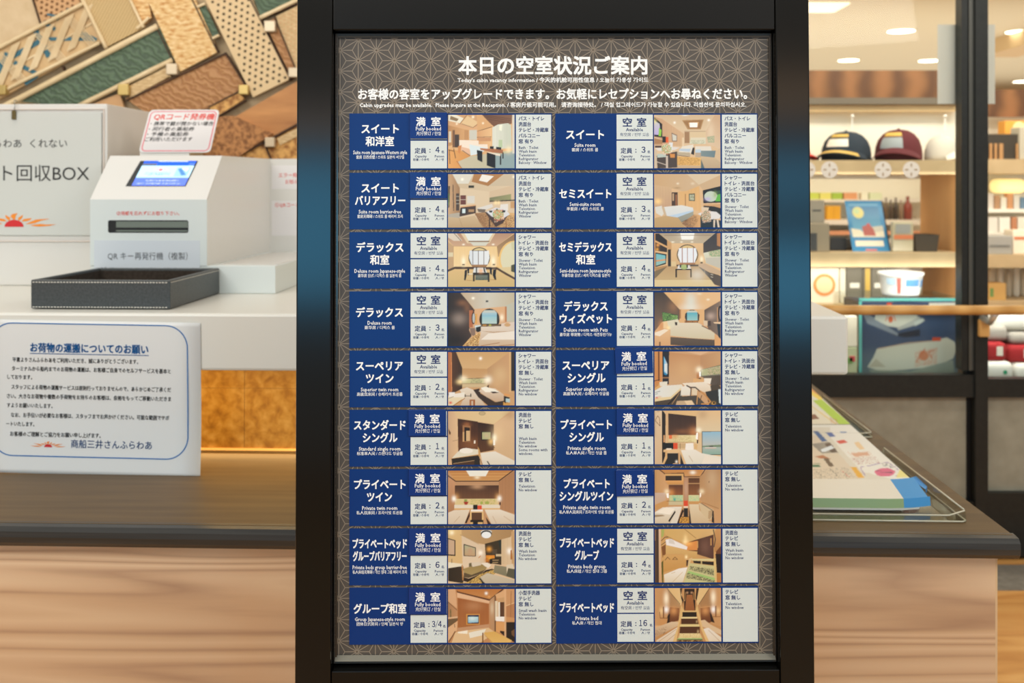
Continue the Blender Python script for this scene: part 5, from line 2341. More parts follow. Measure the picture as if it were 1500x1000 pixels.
M_amber = noise_mat('amber_weave', [(0.35, (150, 92, 30)), (0.6, (222, 168, 92))], 1.0, (50, 50, 50), (0, R(20), 0), 3, 0.5, bmp=0.4)
M_bam = noise_mat('bamboo_pole', [(0.3, (216, 188, 142)), (0.7, (238, 214, 172))], 8, rough=0.4)
M_seam = mat('dark_seam', (70, 44, 24), 0.7)
M_hole = mat('hole_dark', (70, 52, 34), 0.9)
M_holeg = mat('hole_green', (46, 70, 56), 0.9)
M_bluer = mat('blue_ribbon', (60, 108, 122), 0.6)
M_brass = mat('satin_brass', (196, 168, 104), 0.35, 0.6)
M_nickel = mat('satin_nickel', (206, 186, 156), 0.35, 0.3)
panel([(-10, -10), (49, -10), (66, 38), (-10, 78)], 0.004, M_plain, 'plain beige panel')
tp = panel([(49, -12), (112, -12), (122, 10), (62, 42)], 0.002, M_tan, 'tan panel with punched holes')
lp = panel([(-10, 78), (124, 8), (152, 63), (-10, 152)], 0.006, noise_mat('lattice_back', [(0.3, (202, 166, 118)), (0.7, (216, 182, 132))], 20), 'lattice panel with blue ribbons', 0.008)
panel([(122, -10), (190, -10), (216, 41), (160, 70)], 0.008, M_herring, 'fine herringbone straw panel')
panel([(190, -10), (218, -10), (224, 27), (213, 38)], 0.004, M_rough_straw)
panel([(26, 148), (236, 41), (257, 88), (130, 152), (120, 160)], 0.006, M_greenp, 'rippled green panel')
panel([(214, -10), (284, -10), (322, 77), (267, 106)], 0.010, M_rough_straw, 'cream looped straw panel')
panel([(293, 12), (302, 8), (323, 52), (314, 56)], 0.004, M_greenp, 'narrow green panel')
hp1 = panel([(298, -10), (366, -10), (426, 117), (373, 143)], 0.010, M_dot, 'cream panel punched with round holes')
panel([(370, -10), (450, -10), (450, 0), (384, 27)], 0.004, M_greenp)
dp = panel([(450, 3), (406, 25), (426, 100), (440, 118), (450, 112)], 0.004, M_weave)
panel([(390, 36), (405, 27), (434, 98), (424, 104)], 0.006, M_brownp, 'curved brown strip')
panel([(186, 145), (333, 78), (362, 127), (306, 160), (220, 168)], 0.004, M_brownp, 'wide rippled brown panel')
panel([(186, 130), (247, 99), (253, 112), (194, 144)], 0.009, M_weave, 'narrow straw strip')
panel([(120, 160), (178, 137), (186, 165), (140, 172)], 0.003, M_tan)
panel([(345, 172), (450, 112), (450, 178), (405, 203), (338, 236), (300, 240), (300, 190)], 0.003, M_orangep, 'smooth orange wood panel')
panel([(320, 172), (345, 170), (402, 196), (338, 240), (300, 240), (304, 185)], 0.0155, M_cross, 'brown cross woven panel')
panel([(308, 158), (354, 136), (360, 146), (322, 170)], 0.009, M_amber, 'amber strip')
panel([(388, 206), (450, 178), (450, 240), (396, 240)], 0.003, M_amber, 'amber woven panel at the right')
panel([(408, 203), (450, 182), (450, 194), (412, 213)], 0.009, M_weave)
panel([(338, 235), (388, 208), (400, 240), (338, 244)], 0.002, M_amber)
# seams between panels
sm = MB()
for pts, wd in (([(188, 148), (332, 80)], 2.2), ([(332, 78), (363, 128)], 2.0), ([(308, 158), (362, 130)], 2.0), ([(284, 0), (322, 78)], 2.0), ([(366, -5), (428, 118)], 2.2), ([(425, 118), (450, 106)], 2.0),
                ([(338, 236), (450, 176)], 3.0), ([(320, 172), (362, 148)], 1.8), ([(49, -10), (64, 38)], 1.8), ([(386, 28), (450, 2)], 1.5), ([(388, 208), (402, 240)], 2.0), ([(232, 40), (256, 90)], 1.8),
                ([(404, 26), (434, 100)], 1.6), ([(95, 98), (98, 104)], 2)):
    (xa, za), (xb, zb) = WP(*pts[0]), WP(*pts[1])
    L = math.hypot(xb - xa, zb - za)
    nx, nz = -(zb - za) / L * wd * 3.4 / F / 2, (xb - xa) / L * wd * 3.4 / F / 2
    sm.prism([(xa - nx, za - nz), (xb - nx, zb - nz), (xb + nx, zb + nz), (xa + nx, za + nz)], 'y', -0.0235, -0.002)
sm.build('seam', M_seam, art)['kind'] = 'stuff'
# bamboo poles
for (p0, p1, r) in (((-10, 78), (126, 7), 3.0), ((-10, 144), (150, 64), 2.6), ((120, -10), (160, 72), 3.0), ((190, -8), (214, 42), 2.2), ((-10, 168), (234, 40), 4.4), ((120, 156), (256, 89), 3.6),
                    ((292, 12), (304, 7), 2.0), ((314, 58), (324, 53), 2.0), ((383, 28), (450, -4), 3.0), ((204, 44), (222, 27), 2.2), ((247, 100), (253, 114), 1.6)):
    (xa, za), (xb, zb) = WP(*p0), WP(*p1)
    n = 9
    path = [(xa + (xb - xa) * i / n, -0.024, za + (zb - za) * i / n) for i in range(n + 1)]
    rr = r * 3.4 / F
    q = MB()
    q.tube(path, [rr * (1.0 + (0.10 if i % 3 == 1 else 0)) for i in range(n + 1)], 8)
    q.build('bamboo_pole', M_bam, art)
# brackets
for (x, y, s, m) in ((187, 133, 8, M_brass), (361, 133, 7, M_brass), (10, 133, 7, M_brass), (399, 41, 8, M_nickel), (433, 108, 7, M_nickel), (399, 209, 7, M_nickel), (257, 103, 8, M_nickel)):
    xa, za = WP(x - s, y + s)
    xb, zb = WP(x + s, y - s)
    q = MB()
    q.box(xa, -0.042, za, xb, -0.015, zb, bev=0.003)
    q.build('bracket', m, art)


def holes(parent, poly, ang, pitch, rad, m, depth, name='hole_pattern'):
    q = MB()
    xs = [p[0] for p in poly]
    ys = [p[1] for p in poly]
    cx, cy = sum(xs) / len(xs), sum(ys) / len(ys)
    c, s = math.cos(ang), math.sin(ang)
    for i in range(-22, 23):
        for j in range(-22, 23):
            x = (i + (0.5 if j % 2 else 0)) * pitch
            y = j * pitch * 0.75
            px, py = cx + x * c - y * s, cy + x * s + y * c
            ins = False
            for k in range(len(poly)):
                (xa, ya), (xb, yb) = poly[k], poly[(k + 1) % len(poly)]
                if (ya > py) != (yb > py) and px < (xb - xa) * (py - ya) / (yb - ya) + xa:
                    ins = not ins
            if not ins:
                continue
            u, z = WP(px, py)
            rr = rad * 3.4 / F
            vs = [(u + rr * math.cos(t * math.pi / 4), -depth - 0.0005, z + rr * math.sin(t * math.pi / 4)) for t in range(8)]
            q.add(vs, [tuple(range(8))], 0)
    o = q.build(name, m, parent)
    o['kind'] = 'stuff'


holes(hp1, [(303, -8), (364, -8), (390, 50), (400, 70), (421, 115), (376, 138), (345, 75)], R(-30), 10.4, 2.1, M_hole, 0.022)
holes(tp, [(54, -8), (110, -8), (117, 8), (65, 36)], R(-30), 9.0, 2.3, mat('hole_brown', (120, 78, 44), 0.8), 0.014)
holes(dp, [(448, 6), (410, 27), (430, 96), (448, 104)], R(-30), 7.0, 1.5, M_tan, 0.016)
# lattice of slats and ribbons over the blue panel
q = MB()
qb = MB()


def slat(mb, p0, p1, wd, y, mi=0):
    (xa, za), (xb, zb) = WP(*p0), WP(*p1)
    L = math.hypot(xb - xa, zb - za)
    nx, nz = -(zb - za) / L * wd * 3.4 / F / 2, (xb - xa) / L * wd * 3.4 / F / 2
    mb.prism([(xa - nx, za - nz), (xb - nx, zb - nz), (xb + nx, zb + nz), (xa + nx, za + nz)], 'y', -y - 0.002, -y, mi)


for gx in (6, 30, 56, 84, 112):
    for k in range(5):
        x = gx + k * 2.6
        yt = 80 - 0.52 * (x + 14)
        slat(q, (x + 17, yt - 2), (x - 9, yt + 62), 1.5, 0.021)
for gx in (2, 60, 104):
    for k in range(4):
        x = gx + k * 3.0
        slat(q, (x - 4, 84 - 0.52 * x), (x + 32, 122 - 0.52 * x), 1.4, 0.023)
for f in (0.5,):
    slat(q, (0, 80 + 64 * f), (128 + 20 * f, 8 + 50 * f + 2), 2.4, 0.0155)
slat(qb, (0, 96), (60, 62), 7, 0.0145)
slat(qb, (55, 45), (75, 84), 8, 0.0147)
slat(qb, (24, 92), (60, 110), 6, 0.0149)
slat(qb, (120, 48), (144, 60), 6, 0.0147)
slat(qb, (70, 58), (136, 58), 5, 0.0143)
slat(qb, (0, 120), (14, 78), 7, 0.0151)
slat(qb, (40, 124), (58, 112), 5, 0.0151)
slat(qb, (66, 34), (84, 44), 5, 0.0150)
o = q.build('lattice', M_bam, lp)
o['kind'] = 'stuff'
o = qb.build('blue_ribbon', M_bluer, lp)
o['kind'] = 'stuff'
q = MB()
slat(q, (72, 22), (92, 26), 3, 0.0145)
slat(q, (86, 30), (104, 14), 3, 0.0147)
q.build('blue_thread', M_bluer, tp)

# ============================================================ brochures in clear holders on the ledge
M_glass = bpy.data.materials.new('clear_glass')
M_glass.use_nodes = True
nt = M_glass.node_tree
for n in list(nt.nodes):
    nt.nodes.remove(n)
out = nt.nodes.new('ShaderNodeOutputMaterial')
tr = nt.nodes.new('ShaderNodeBsdfTransparent')
gl = nt.nodes.new('ShaderNodeBsdfGlossy')
gl.inputs['Roughness'].default_value = 0.02
mx = nt.nodes.new('ShaderNodeMixShader')
fr = nt.nodes.new('ShaderNodeFresnel')
fr.inputs['IOR'].default_value = 1.45
tr.inputs['Color'].default_value = (0.96, 0.98, 0.96, 1)
fm = nt.nodes.new('ShaderNodeMath')
fm.operation = 'MULTIPLY'
fm.inputs[1].default_value = 0.3
nt.links.new(fr.outputs[0], fm.inputs[0])
nt.links.new(fm.outputs[0], mx.inputs[0])
nt.links.new(tr.outputs[0], mx.inputs[1])
nt.links.new(gl.outputs[0], mx.inputs[2])
nt.links.new(mx.outputs[0], out.inputs[0])


M_clear = M_glass
M_clearrim = mat('acrylic_rim', (206, 198, 174), 0.12)
LZT = LZ1 + 0.0006


def HL(px, py, z=None):
    return D.h(px, py, LZT if z is None else z)


NEWS = '''B 1100 560 1365 705
P e2dccb 1000,500 1400,500 1400,760 1000,760
P f0ede2 1216,622 1262,622 1340,707 1316,703 1262,690 1216,640
P efeee4 1188,590 1234,626 1188,626
P dfd2bc 1100,622 1206,640 1262,700 1100,705
R d8cdb8 1100,560,1188,705
P 34619c 1191,631 1198,631 1212,646 1204,647
P 8c8880>b0a898:x 1189,650 1214,647 1229,663 1204,664
P 5c4838 1208,650 1216,648 1228,662 1218,663
P e8f0f4 1202,658 1218,652 1222,656 1206,662
P b87850 1193,668 1206,666 1218,672 1208,672
P 6a5840 1205,670 1212,670 1222,682 1216,684
L 547c54 .6 1188,678 1202,679
P 4c7c5c 1188,680 1200,680 1203,684 1188,684
P 4e6cac 1209,633 1218,633 1224,639 1216,640
R 6888bc 1231,632,1240,634
P dc4c3c 1225,646 1236,644 1242,648 1230,650
P f0d0a0 1251,648 1258,647 1267,657 1259,658
N e0b090 .3 1241,662 1272,660 1280,667 1250,670
N c09080 .25 1244,670 1282,668 1290,678 1256,680
P e0b090 1246,664 1270,662 1274,666 1252,668
N 808080 .3 1290,678 1304,676 1310,684 1300,686
E e06c8c 1296,691,15,6
L 3c3c44 .8 1284,689 1296,688
L 3c3c44 .8 1285,692 1306,691
L 9c80b0 .8 1260,684 1300,676 1322,692 1310,697 1268,697 1260,684
P ecb43c 1246,684 1254,684 1266,699 1257,699
L d87858 .7 1232,688 1244,698
L 6c6450 .7 1216,686 1228,697
L 6c6450 .7 1196,690 1206,698
N a09888 .2 1190,686 1240,684 1256,700 1190,703
P f0e490 1320,683 1328,690 1338,698 1312,699
'''


def sheet_on_ledge(name, label, cat, dsl, quad, z, nx=110, ny=80, lift=0.0, parent=None, group=None):
    """quad: photograph corners (back left, back right, front right, front left) on the level plane z"""
    P = [HL(*p, z) for p in quad]
    o = empty(name, DW(P[0][0], P[0][1], z), (0, 0, D.rot[2]))
    tag(o, label, cat, group)
    Q = [(p[0] - P[0][0], p[1] - P[0][1]) for p in P]

    def f(u, v):
        a = [Q[0][i] + (Q[1][i] - Q[0][i]) * u for i in (0, 1)]
        b2 = [Q[3][i] + (Q[2][i] - Q[3][i]) * u for i in (0, 1)]
        return (a[0] + (b2[0] - a[0]) * v, a[1] + (b2[1] - a[1]) * v, lift * (1 - v))
    # repaint the dsl into sheet coordinates by a projective lookup
    nyp, nxp = ny + 1, nx + 1
    src = paint(dsl, 260, 150)
    bx = [float(t) for t in dsl.strip().splitlines()[0].split()[1:5]]
    img = np.zeros((nyp, nxp, 3))
    for j in range(nyp):
        for i in range(nxp):
            x, y, zz = f(i / nx, j / ny)
            wp = o.matrix_basis @ Vector((x, y, zz)) if False else DESK.M @ Vector((x + P[0][0], y + P[0][1], z + zz))
            sx = 750 + F * wp.x / wp.y
            sy = HZ - F * (wp.z - EYE) / wp.y
            a = min(max((sx - bx[0]) / (bx[2] - bx[0]), 0), 1) * 260
            b2 = min(max((sy - bx[1]) / (bx[3] - bx[1]), 0), 1) * 150
            img[j, i] = src[int(round(b2)), int(round(a))]
    picture('printed_page', img, 0, 0, 0, 0, 0, vcol_mat('newsprint', 0.5), o, fn=f)
    q = MB()
    t = 0.004
    c = [f(0, 0), f(1, 0), f(1, 1), f(0, 1)]
    q.add([(p[0], p[1], p[2] - 0.0004) for p in c] + [(p[0], p[1], -t) for p in c], [(0, 1, 5, 4), (1, 2, 6, 5), (2, 3, 7, 6), (3, 0, 4, 7), (4, 5, 6, 7)])
    q.build('page_stack', mat('page_edge', (214, 208, 190), 0.7), o)
    return o


sheet_on_ledge('newspaper', 'white coloured news sheet with pink circle lying on the dark ledge', 'newspaper', NEWS, [(1120, 622), (1246, 622), (1341, 707), (1150, 707)], LZT + 0.012)
GREEN = '''B 1100 560 1250 625
R ece8d8 1000,500,1400,760
P f4d860 1188,570 1200,570 1206,590 1188,578
P e8a060 1188,566 1194,568 1204,582 1188,572
P b8d84c 1190,586 1204,585 1246,621 1230,622
P f0e8d0 1188,600 1206,602 1230,622 1188,626
L e8c850 1 1188,594 1226,622
P 8c5c44 1188,607 1194,606 1200,613 1188,614
N c07060 .3 1214,610 1226,614 1228,620 1218,620
'''
sheet_on_ledge('newspaper', 'yellow and green striped leaflet behind the pink circle news sheet', 'leaflet', GREEN, [(1120, 566), (1186, 566), (1246, 621), (1130, 621)], LZT + 0.010)
# magazine leaning out over the front lip of the holder
mag = None
ma = HL(1100, 744, LZT + 0.005)
mb_ = HL(1341, 744, LZT + 0.005)
mz = D.v(1300, 700, HL(1300, 716, LZT + 0.012)[1])[1]
M_magtop = mat('magazine_cream', (226, 216, 196), 0.35)
M_maggreen = mat('magazine_green', (144, 166, 116), 0.4)
M_magblue = mat('magazine_blue', (70, 146, 200), 0.35)
magz = empty('magazine', DW(ma[0], ma[1], LZT + 0.004), (0, 0, D.rot[2]))
tag(magz, 'thick cream, green and blue magazine in the front clear holder', 'magazine')
xw = mb_[0] - ma[0]
xs_ = HL(1322, 744, LZT + 0.005)[0] - ma[0]
xe = HL(1360, 740, LZT + 0.005)[0] - ma[0]


def magstrip(z0, y0, z1, y1, xa, xb, m, name, nseg=10):
    q = MB()
    vs, fs = [], []
    for i in range(nseg + 1):
        t = i / nseg
        x = xa + (xb - xa) * t
        g = max(0.0, (x / xe - 0.75) / 0.25)
        bend_ = 0.018 * g * g
        vs += [(x, y0 + bend_, z0), (x, y1 + bend_, z1)]
    for i in range(nseg):
        fs.append((2 * i, 2 * i + 2, 2 * i + 3, 2 * i + 1))
    q.add(vs, fs, 0, True)
    return q.build(name, m, magz)


magstrip(0.0, 0.0, 0.004, -0.001, 0, xe * 0.93, mat('page_white', (222, 222, 210), 0.6), 'page_edges')
magstrip(0.004, -0.001, 0.020, 0.002, 0, xs_, M_maggreen, 'spine')
magstrip(0.004, -0.001, 0.020, 0.002, xs_, xe, M_magblue, 'corner')
magstrip(0.020, 0.002, 0.034, 0.075, 0, xs_, M_magtop, 'cover')
magstrip(0.020, 0.002, 0.034, 0.075, xs_, xe * 0.985, M_magblue, 'cover')
q = MB()
q.box(0, 0.004, 0.0, xs_, 0.07, 0.0185)
q.build('pages', mat('page_white', None), magz)
# second blue corner of the news sheet rolled behind the magazine
c0_ = HL(1332, 702, LZT + 0.014)
q = MB()
p1, p2, p3, p4 = [HL(*p, LZT + 0.014) for p in ((1332, 700), (1342, 697), (1358, 712), (1356, 716))]
rl = empty('leaflet', DW(p1[0], p1[1], LZT + 0.014), (0, 0, D.rot[2]))
tag(rl, 'bright blue leaflet corner poking out beneath the pink circle news sheet', 'leaflet')
q.add([(p[0] - p1[0], p[1] - p1[1], zz) for p, zz in ((p1, 0), (p2, 0), (p3, 0), (p4, -0.001))], [(3, 2, 1, 0)])
q.add([(p4[0] - p1[0], p4[1] - p1[1], -0.001), (p3[0] - p1[0], p3[1] - p1[1], 0), (p3[0] - p1[0], p3[1] - p1[1], -0.009), (p4[0] - p1[0], p4[1] - p1[1], -0.009)], [(3, 2, 1, 0)])
q.build('folded_page', mat('cyan_print', (38, 140, 214), 0.4), rl)
# clear holders


def holder(label, fl, fr, br_, bl, lip, z):
    P = [HL(*p, LZT) for p in (fl, fr, br_, bl)]
    o = empty('brochure_holder', DW(P[0][0], P[0][1], LZT + 0.0008), (0, 0, D.rot[2]))
    tag(o, label, 'holder', 'clear brochure holders on the ledge')
    Q = [(p[0] - P[0][0], p[1] - P[0][1]) for p in P]
    q = MB()
    x1, y1 = Q[1][0], Q[2][1]
    q.box(0, 0, 0.0, x1, y1, 0.0025, bev=0.0008)
    q.build('base', M_clear, o)
    q = MB()
    q.box(x1 - 0.003, 0.004, 0.002, x1, y1, z, bev=0.0008)
    q.build('side_wall', M_clear, o)
    q = MB()
    q.tube([(x1 - 0.0015, 0.01, z), (x1 - 0.0015, y1 * 0.5, z), (x1 - 0.0015, y1 - 0.01, z), (x1 - 0.0015, y1, z - 0.01), (x1 - 0.0015, y1, 0.002)], 0.0016, 6)
    q.build('side_rim', M_clearrim, o)
    q = MB()
    q.box(0, 0, 0.002, x1, 0.003, lip, bev=0.0008)
    q.build('front_lip', M_clear, o)
    q = MB()
    q.tube([(0, 0.0015, lip), (x1 - 0.03, 0.0015, lip), (x1 - 0.002, 0.004, z)], 0.0014, 6)
    q.tube([(0, 0, 0.002), (x1 - 0.006, 0.0, 0.002), (x1, 0.006, 0.002), (x1, y1, 0.002)], 0.0014, 6)
    q.build('front_rim', M_clearrim, o)
    return o


holder('clear acrylic brochure holder nearest the ledge front', (1080, 762), (1405, 757), (1304, 668), (1080, 668), 0.012, 0.020)
holder('clear acrylic brochure holder further back on the ledge', (1080, 640), (1276, 640), (1204, 585), (1080, 585), 0.010, 0.012)

# ============================================================ the glass front of the shop
def G(px, py, y):
    return ((px - 750) / F * y, EYE - (py - HZ) / F * y)


M_frost = noise_mat('frosted_panel', [(0.3, (138, 134, 116)), (0.7, (156, 152, 134))], 14, detail=6, rough=0.5)
M_rail = wave_mat('rail_wood', [(0, (190, 140, 74)), (1, (212, 164, 96))], 3, distort=4, rough=0.35)
M_grey = mat('grey_metal', (92, 92, 86), 0.3, 0.4)
win = empty('window_1', (0, 3.6, 0))
win['kind'] = 'structure'
def gbox(name, px0, py0, px1, py1, y, t, m, parent=win, z0=None, z1=None, bev=0.0):
    xa, za = G(px0, py1, y)
    xb, zb = G(px1, py0, y)
    q = MB()
    yy = y - (parent.location.y if parent else 0)
    q.box(xa, yy, za if z0 is None else z0, xb, yy + t, zb if z1 is None else z1, bev=bev)
    return q.build(name, m, parent)


gbox('post', 1429, 0, 1447.5, 0, 3.56, 0.07, M_dark, z0=0, z1=2.36)
gbox('post', 1419.5, 0, 1429.2, 0, 3.575, 0.05, M_grey, z0=0.66, z1=2.36)
gbox('post', 1408.5, 0, 1417.5, 0, 3.58, 0.05, M_dark, z0=0.66, z1=2.36)
gbox('post', 1415, 583, 1430, 0, 3.60, 0.03, M_gasket, z0=0.0, z1=0.66)
gbox('post', 1640, 0, 1662, 0, 3.56, 0.07, M_dark, z0=0, z1=2.36)
gbox('beam', 1120, 549, 1429, 582, 3.57, 0.05, M_dark)
gbox('beam', 1447.5, 555, 1640, 582, 3.57, 0.05, M_dark)
gbox('beam', 1120, 735, 1429, 800, 3.57, 0.05, M_dark, z0=0.012)
gbox('beam', 1447.5, 722, 1640, 765, 3.57, 0.05, M_dark, z0=0.012)
gbox('frosted_panel', 1120, 582, 1415, 736, 3.60, 0.012, M_frost)
gbox('frosted_panel', 1447.5, 582, 1640, 723, 3.60, 0.012, M_frost)
gbox('pane', 1120, 0, 1412, 549, 3.605, 0.004, M_glass, z1=2.36)
gbox('pane', 1447.5, 0, 1640, 555, 3.605, 0.004, M_glass, z1=2.36)
gbox('top_beam', 1120, 0, 1640, 0, 3.57, 0.05, M_dark, z0=2.30, z1=2.36)

xa, za = G(1120, 454, 3.47)
xb, _ = G(1640, 454, 3.47)
hr = empty('handrail', (xa, 3.47, 0))
tag(hr, 'pale wooden handrail running across the shop glass', 'handrail')
q = MB()
q.tube([(0, 0, za), (xb - xa, 0, za)], 0.0165, 12)
q.build('rail', M_rail, hr)
q = MB()
x_, z_ = G(1452, 467, 3.5)
q.tube([(x_ - xa, 0.10, z_ - 0.005), (x_ - xa, 0.04, z_ - 0.012), (x_ - xa, 0.0, za - 0.012)], [0.018, 0.012, 0.012], 10)
q.build('bracket', mat('bright_metal', (210, 206, 196), 0.25, 0.6), hr)
q = MB()
xa2, za2 = G(1434, 493, 3.55)
xb2, zb2 = G(1449, 468, 3.55)
q.box(xa2 - xa, 0.072, za2, xb2 - xa, 0.092, zb2, bev=0.003)
q.build('block', M_rail, hr)

xa, za = G(1373.5, 152, 3.64)
xb, zb = G(1457.5, 36, 3.64)
q = MB()
q.box(0, 0, 0, xb - xa, 0.002, zb - za)
o = q.build('paper_notice', mat('grey_backed_paper', (222, 214, 206), 0.7), loc=(xa, 3.64, za))
tag(o, 'plain grey paper sheet taped up high behind the dark glass post', 'paper')
for px_, lab in ((1182.5, 'round white glass sticker half hidden by the board frame'), (1215.5, 'round white glass sticker below the navy cap'), (1294, 'round white glass sticker at the left of the maroon cap'), (1335.5, 'round white glass sticker below the maroon cap')):
    x, z = G(px_, 248.5, 3.60)
    q = MB()
    r = 12.3 * 3.6 / F
    q.prism([(r * math.cos(t), r * math.sin(t)) for t in np.linspace(0, math.tau, 29)[:-1]], 'y', -0.0006, 0.0)
    for k in range(4):
        a = k * math.pi / 2
        vs = []
        for t in np.linspace(0, math.tau, 13)[:-1]:
            u, v = r * 0.55 + r * 0.24 * math.cos(t), r * 0.10 * math.sin(t)
            vs.append((u * math.cos(a) - v * math.sin(a), -0.0009, u * math.sin(a) + v * math.cos(a)))
        q.add(vs, [tuple(range(12))], 1)
    o = q.build('glass_sticker', [mat('sticker_white', (226, 220, 206), 0.5), mat('sticker_taupe', (170, 146, 112), 0.5)], loc=(x, 3.604, z))
    tag(o, lab, 'sticker', 'round stickers on the shop glass')

# ============================================================ shop interior
M_shelf = noise_mat('beige_shelf', [(0.3, (196, 170, 130)), (0.7, (208, 182, 142))], 12, rough=0.5)
M_side = noise_mat('orange_side_panel', [(0.3, (200, 150, 96)), (0.7, (216, 166, 112))], 6, (1, 1, 0.3), rough=0.5)
M_header = wave_mat('walnut_header', [(0, (92, 58, 32)), (0.5, (118, 78, 44)), (1, (140, 94, 56))], 2.2, distort=3, dscale=2, rough=0.5)
M_strip = mat('grey_strip', (112, 102, 88), 0.4)
M_bwall = mat('bright_shelf_back', (244, 238, 222), 0.6)
M_trimo = mat('pale_orange_trim', (236, 204, 154), 0.5)
M_lamp = mat('downlight_glow', (255, 250, 235), 0.5, emit=(255, 246, 226), es=6.0)

YA = 4.2
ua = empty('shelf_unit', (0, YA, 0))
tag(ua, 'beige wooden shop shelving with walnut header holding the row of caps', 'shelving')
gbox('header', 1120, 103, 1408, 143, 4.55, 0.03, M_header, ua)
gbox('light_strip', 1120, 143, 1408, 152.5, 4.53, 0.05, M_strip, ua)
gbox('trim', 1120, 152.5, 1408, 163, 4.56, 0.03, M_trimo, ua)
gbox('back_panel', 1120, 163, 1408, 262, 4.62, 0.02, M_bwall, ua)
gbox('shelf', 1120, 234.5, 1408, 255, YA, 0.40, M_shelf, ua)
gbox('shelf', 1120, 370, 1408, 391, YA, 0.40, M_shelf, ua)
gbox('shelf', 1120, 446, 1408, 462, YA, 0.40, M_shelf, ua)
xs1, zs1 = G(1408, 255, YA)
xs2, zs0 = G(1408, 600, YA)
q = MB()
q.box(xs1, 0.0, 0.0, xs1 + 0.03, 0.42, G(0, 234.5, YA)[1])
q.build('side_panel', M_side, ua)
gbox('lower_back', 1228, 391, 1408, 462, 4.60, 0.02, M_bwall, ua)
gbox('lower_back', 1120, 391, 1228, 462, 4.60, 0.02, M_bwall, ua)
for px_ in (1248.5, 1384.5):
    x, z = G(px_, 170, 4.57)
    q = MB()
    q.lathe([(0.001, z - 0.007), (0.007, z - 0.004), (0.009, z), (0.007, z + 0.005), (0.001, z + 0.008)], x, 0.37, 12)
    q.box(x - 0.002, 0.37, G(0, 190, 4.57)[1], x + 0.002, 0.374, z - 0.005)
    q.build('hook', M_lamp if False else mat('bulb_white', (250, 248, 240), 0.2), ua)  # pale knob on a rod, stands in for a small spot bulb

YB = 5.2
ub = empty('shelf_unit', (0, YB, 0))
tag(ub, 'beige shop shelving with walnut header at the right of the dark post', 'shelving')
gbox('header', 1430, 131, 1700, 171, 5.46, 0.03, M_header, ub)
gbox('shelf', 1430, 233, 1700, 254, YB, 0.4, M_shelf, ub)
gbox('shelf', 1430, 373, 1700, 392, YB, 0.4, M_shelf, ub)
gbox('shelf', 1430, 441, 1700, 462, YB, 0.4, M_shelf, ub)
gbox('back_panel', 1430, 171, 1700, 462, 5.62, 0.02, M_bwall, ub)
# bright far wall cabinet seen between the near shelves
uc = empty('shelf_unit', (0, 6.3, 0))
tag(uc, 'white back display of small packaged goods behind the blue leaning card', 'shelving')
gbox('back_panel', 1050, 240, 1380, 470, 6.75, 0.02, M_bwall, uc)
gbox('base', 1050, 0, 1380, 357, 6.34, 0.38, M_bwall, uc, z0=0.0, z1=G(0, 357, 6.3)[1])
gbox('shelf', 1050, 322, 1380, 329, 6.3, 0.42, mat('white_shelf', (240, 232, 220), 0.5), uc)
gbox('price_strip', 1050, 338, 1380, 344, 6.285, 0.01, mat('orange_strip', (226, 160, 120), 0.5), uc)
gbox('shelf', 1050, 350, 1380, 357, 6.3, 0.42, mat('white_shelf', None), uc)

# ceiling downlights
for i, (px_, py_, rr_) in enumerate(((1320, 45, 0.085), (1243, 88, 0.08), (1361, 88.5, 0.08), (1494, 46, 0.085), (1499, 119, 0.09))):
    z = 2.30
    y = (z - EYE) * F / (HZ - py_)
    x = (px_ - 750) / F * y
    o = empty('ceiling_downlight', (x, y, z))
    tag(o, ['bright shop ceiling downlight nearest the top middle of the pane', 'shop ceiling downlight above the navy cap', 'shop ceiling downlight beside the taped grey paper', 'shop ceiling downlight at the upper right edge', 'furthest shop ceiling downlight at the right edge'][i], 'downlight', 'recessed lights in the shop ceiling')
    q = MB()
    q.lathe([(rr_ * 1.15, -0.003), (rr_ * 1.15, 0.0), (rr_, 0.0)], 0, 0, 20)
    q.build('trim_ring', M_cream, o)
    q = MB()
    q.lathe([(0.001, -0.0045), (rr_, -0.0045), (rr_, -0.002)], 0, 0, 20)
    q.build('diffuser', M_lamp, o)
y = (2.30 - EYE) * F / (HZ - 10)
x = (1196 - 750) / F * y
o = empty('ceiling_panel', (x, y, 2.30))
tag(o, 'pale rectangular ceiling light panel near the board top corner', 'ceiling light')
q = MB()
q.box(-0.14, -0.14, -0.010, 0.14, 0.14, 0.0, bev=0.002)
q.build('diffuser', mat('panel_glow', (250, 244, 230), 0.5, emit=(255, 240, 214), es=0.7), o)
q = MB()
q.box(3.24, 5.0, 2.20, 3.50, 7.1, 2.30)
tag(q.build('trim_2', mat('ceiling_beam', (214, 184, 140), 0.7)), kind='structure')


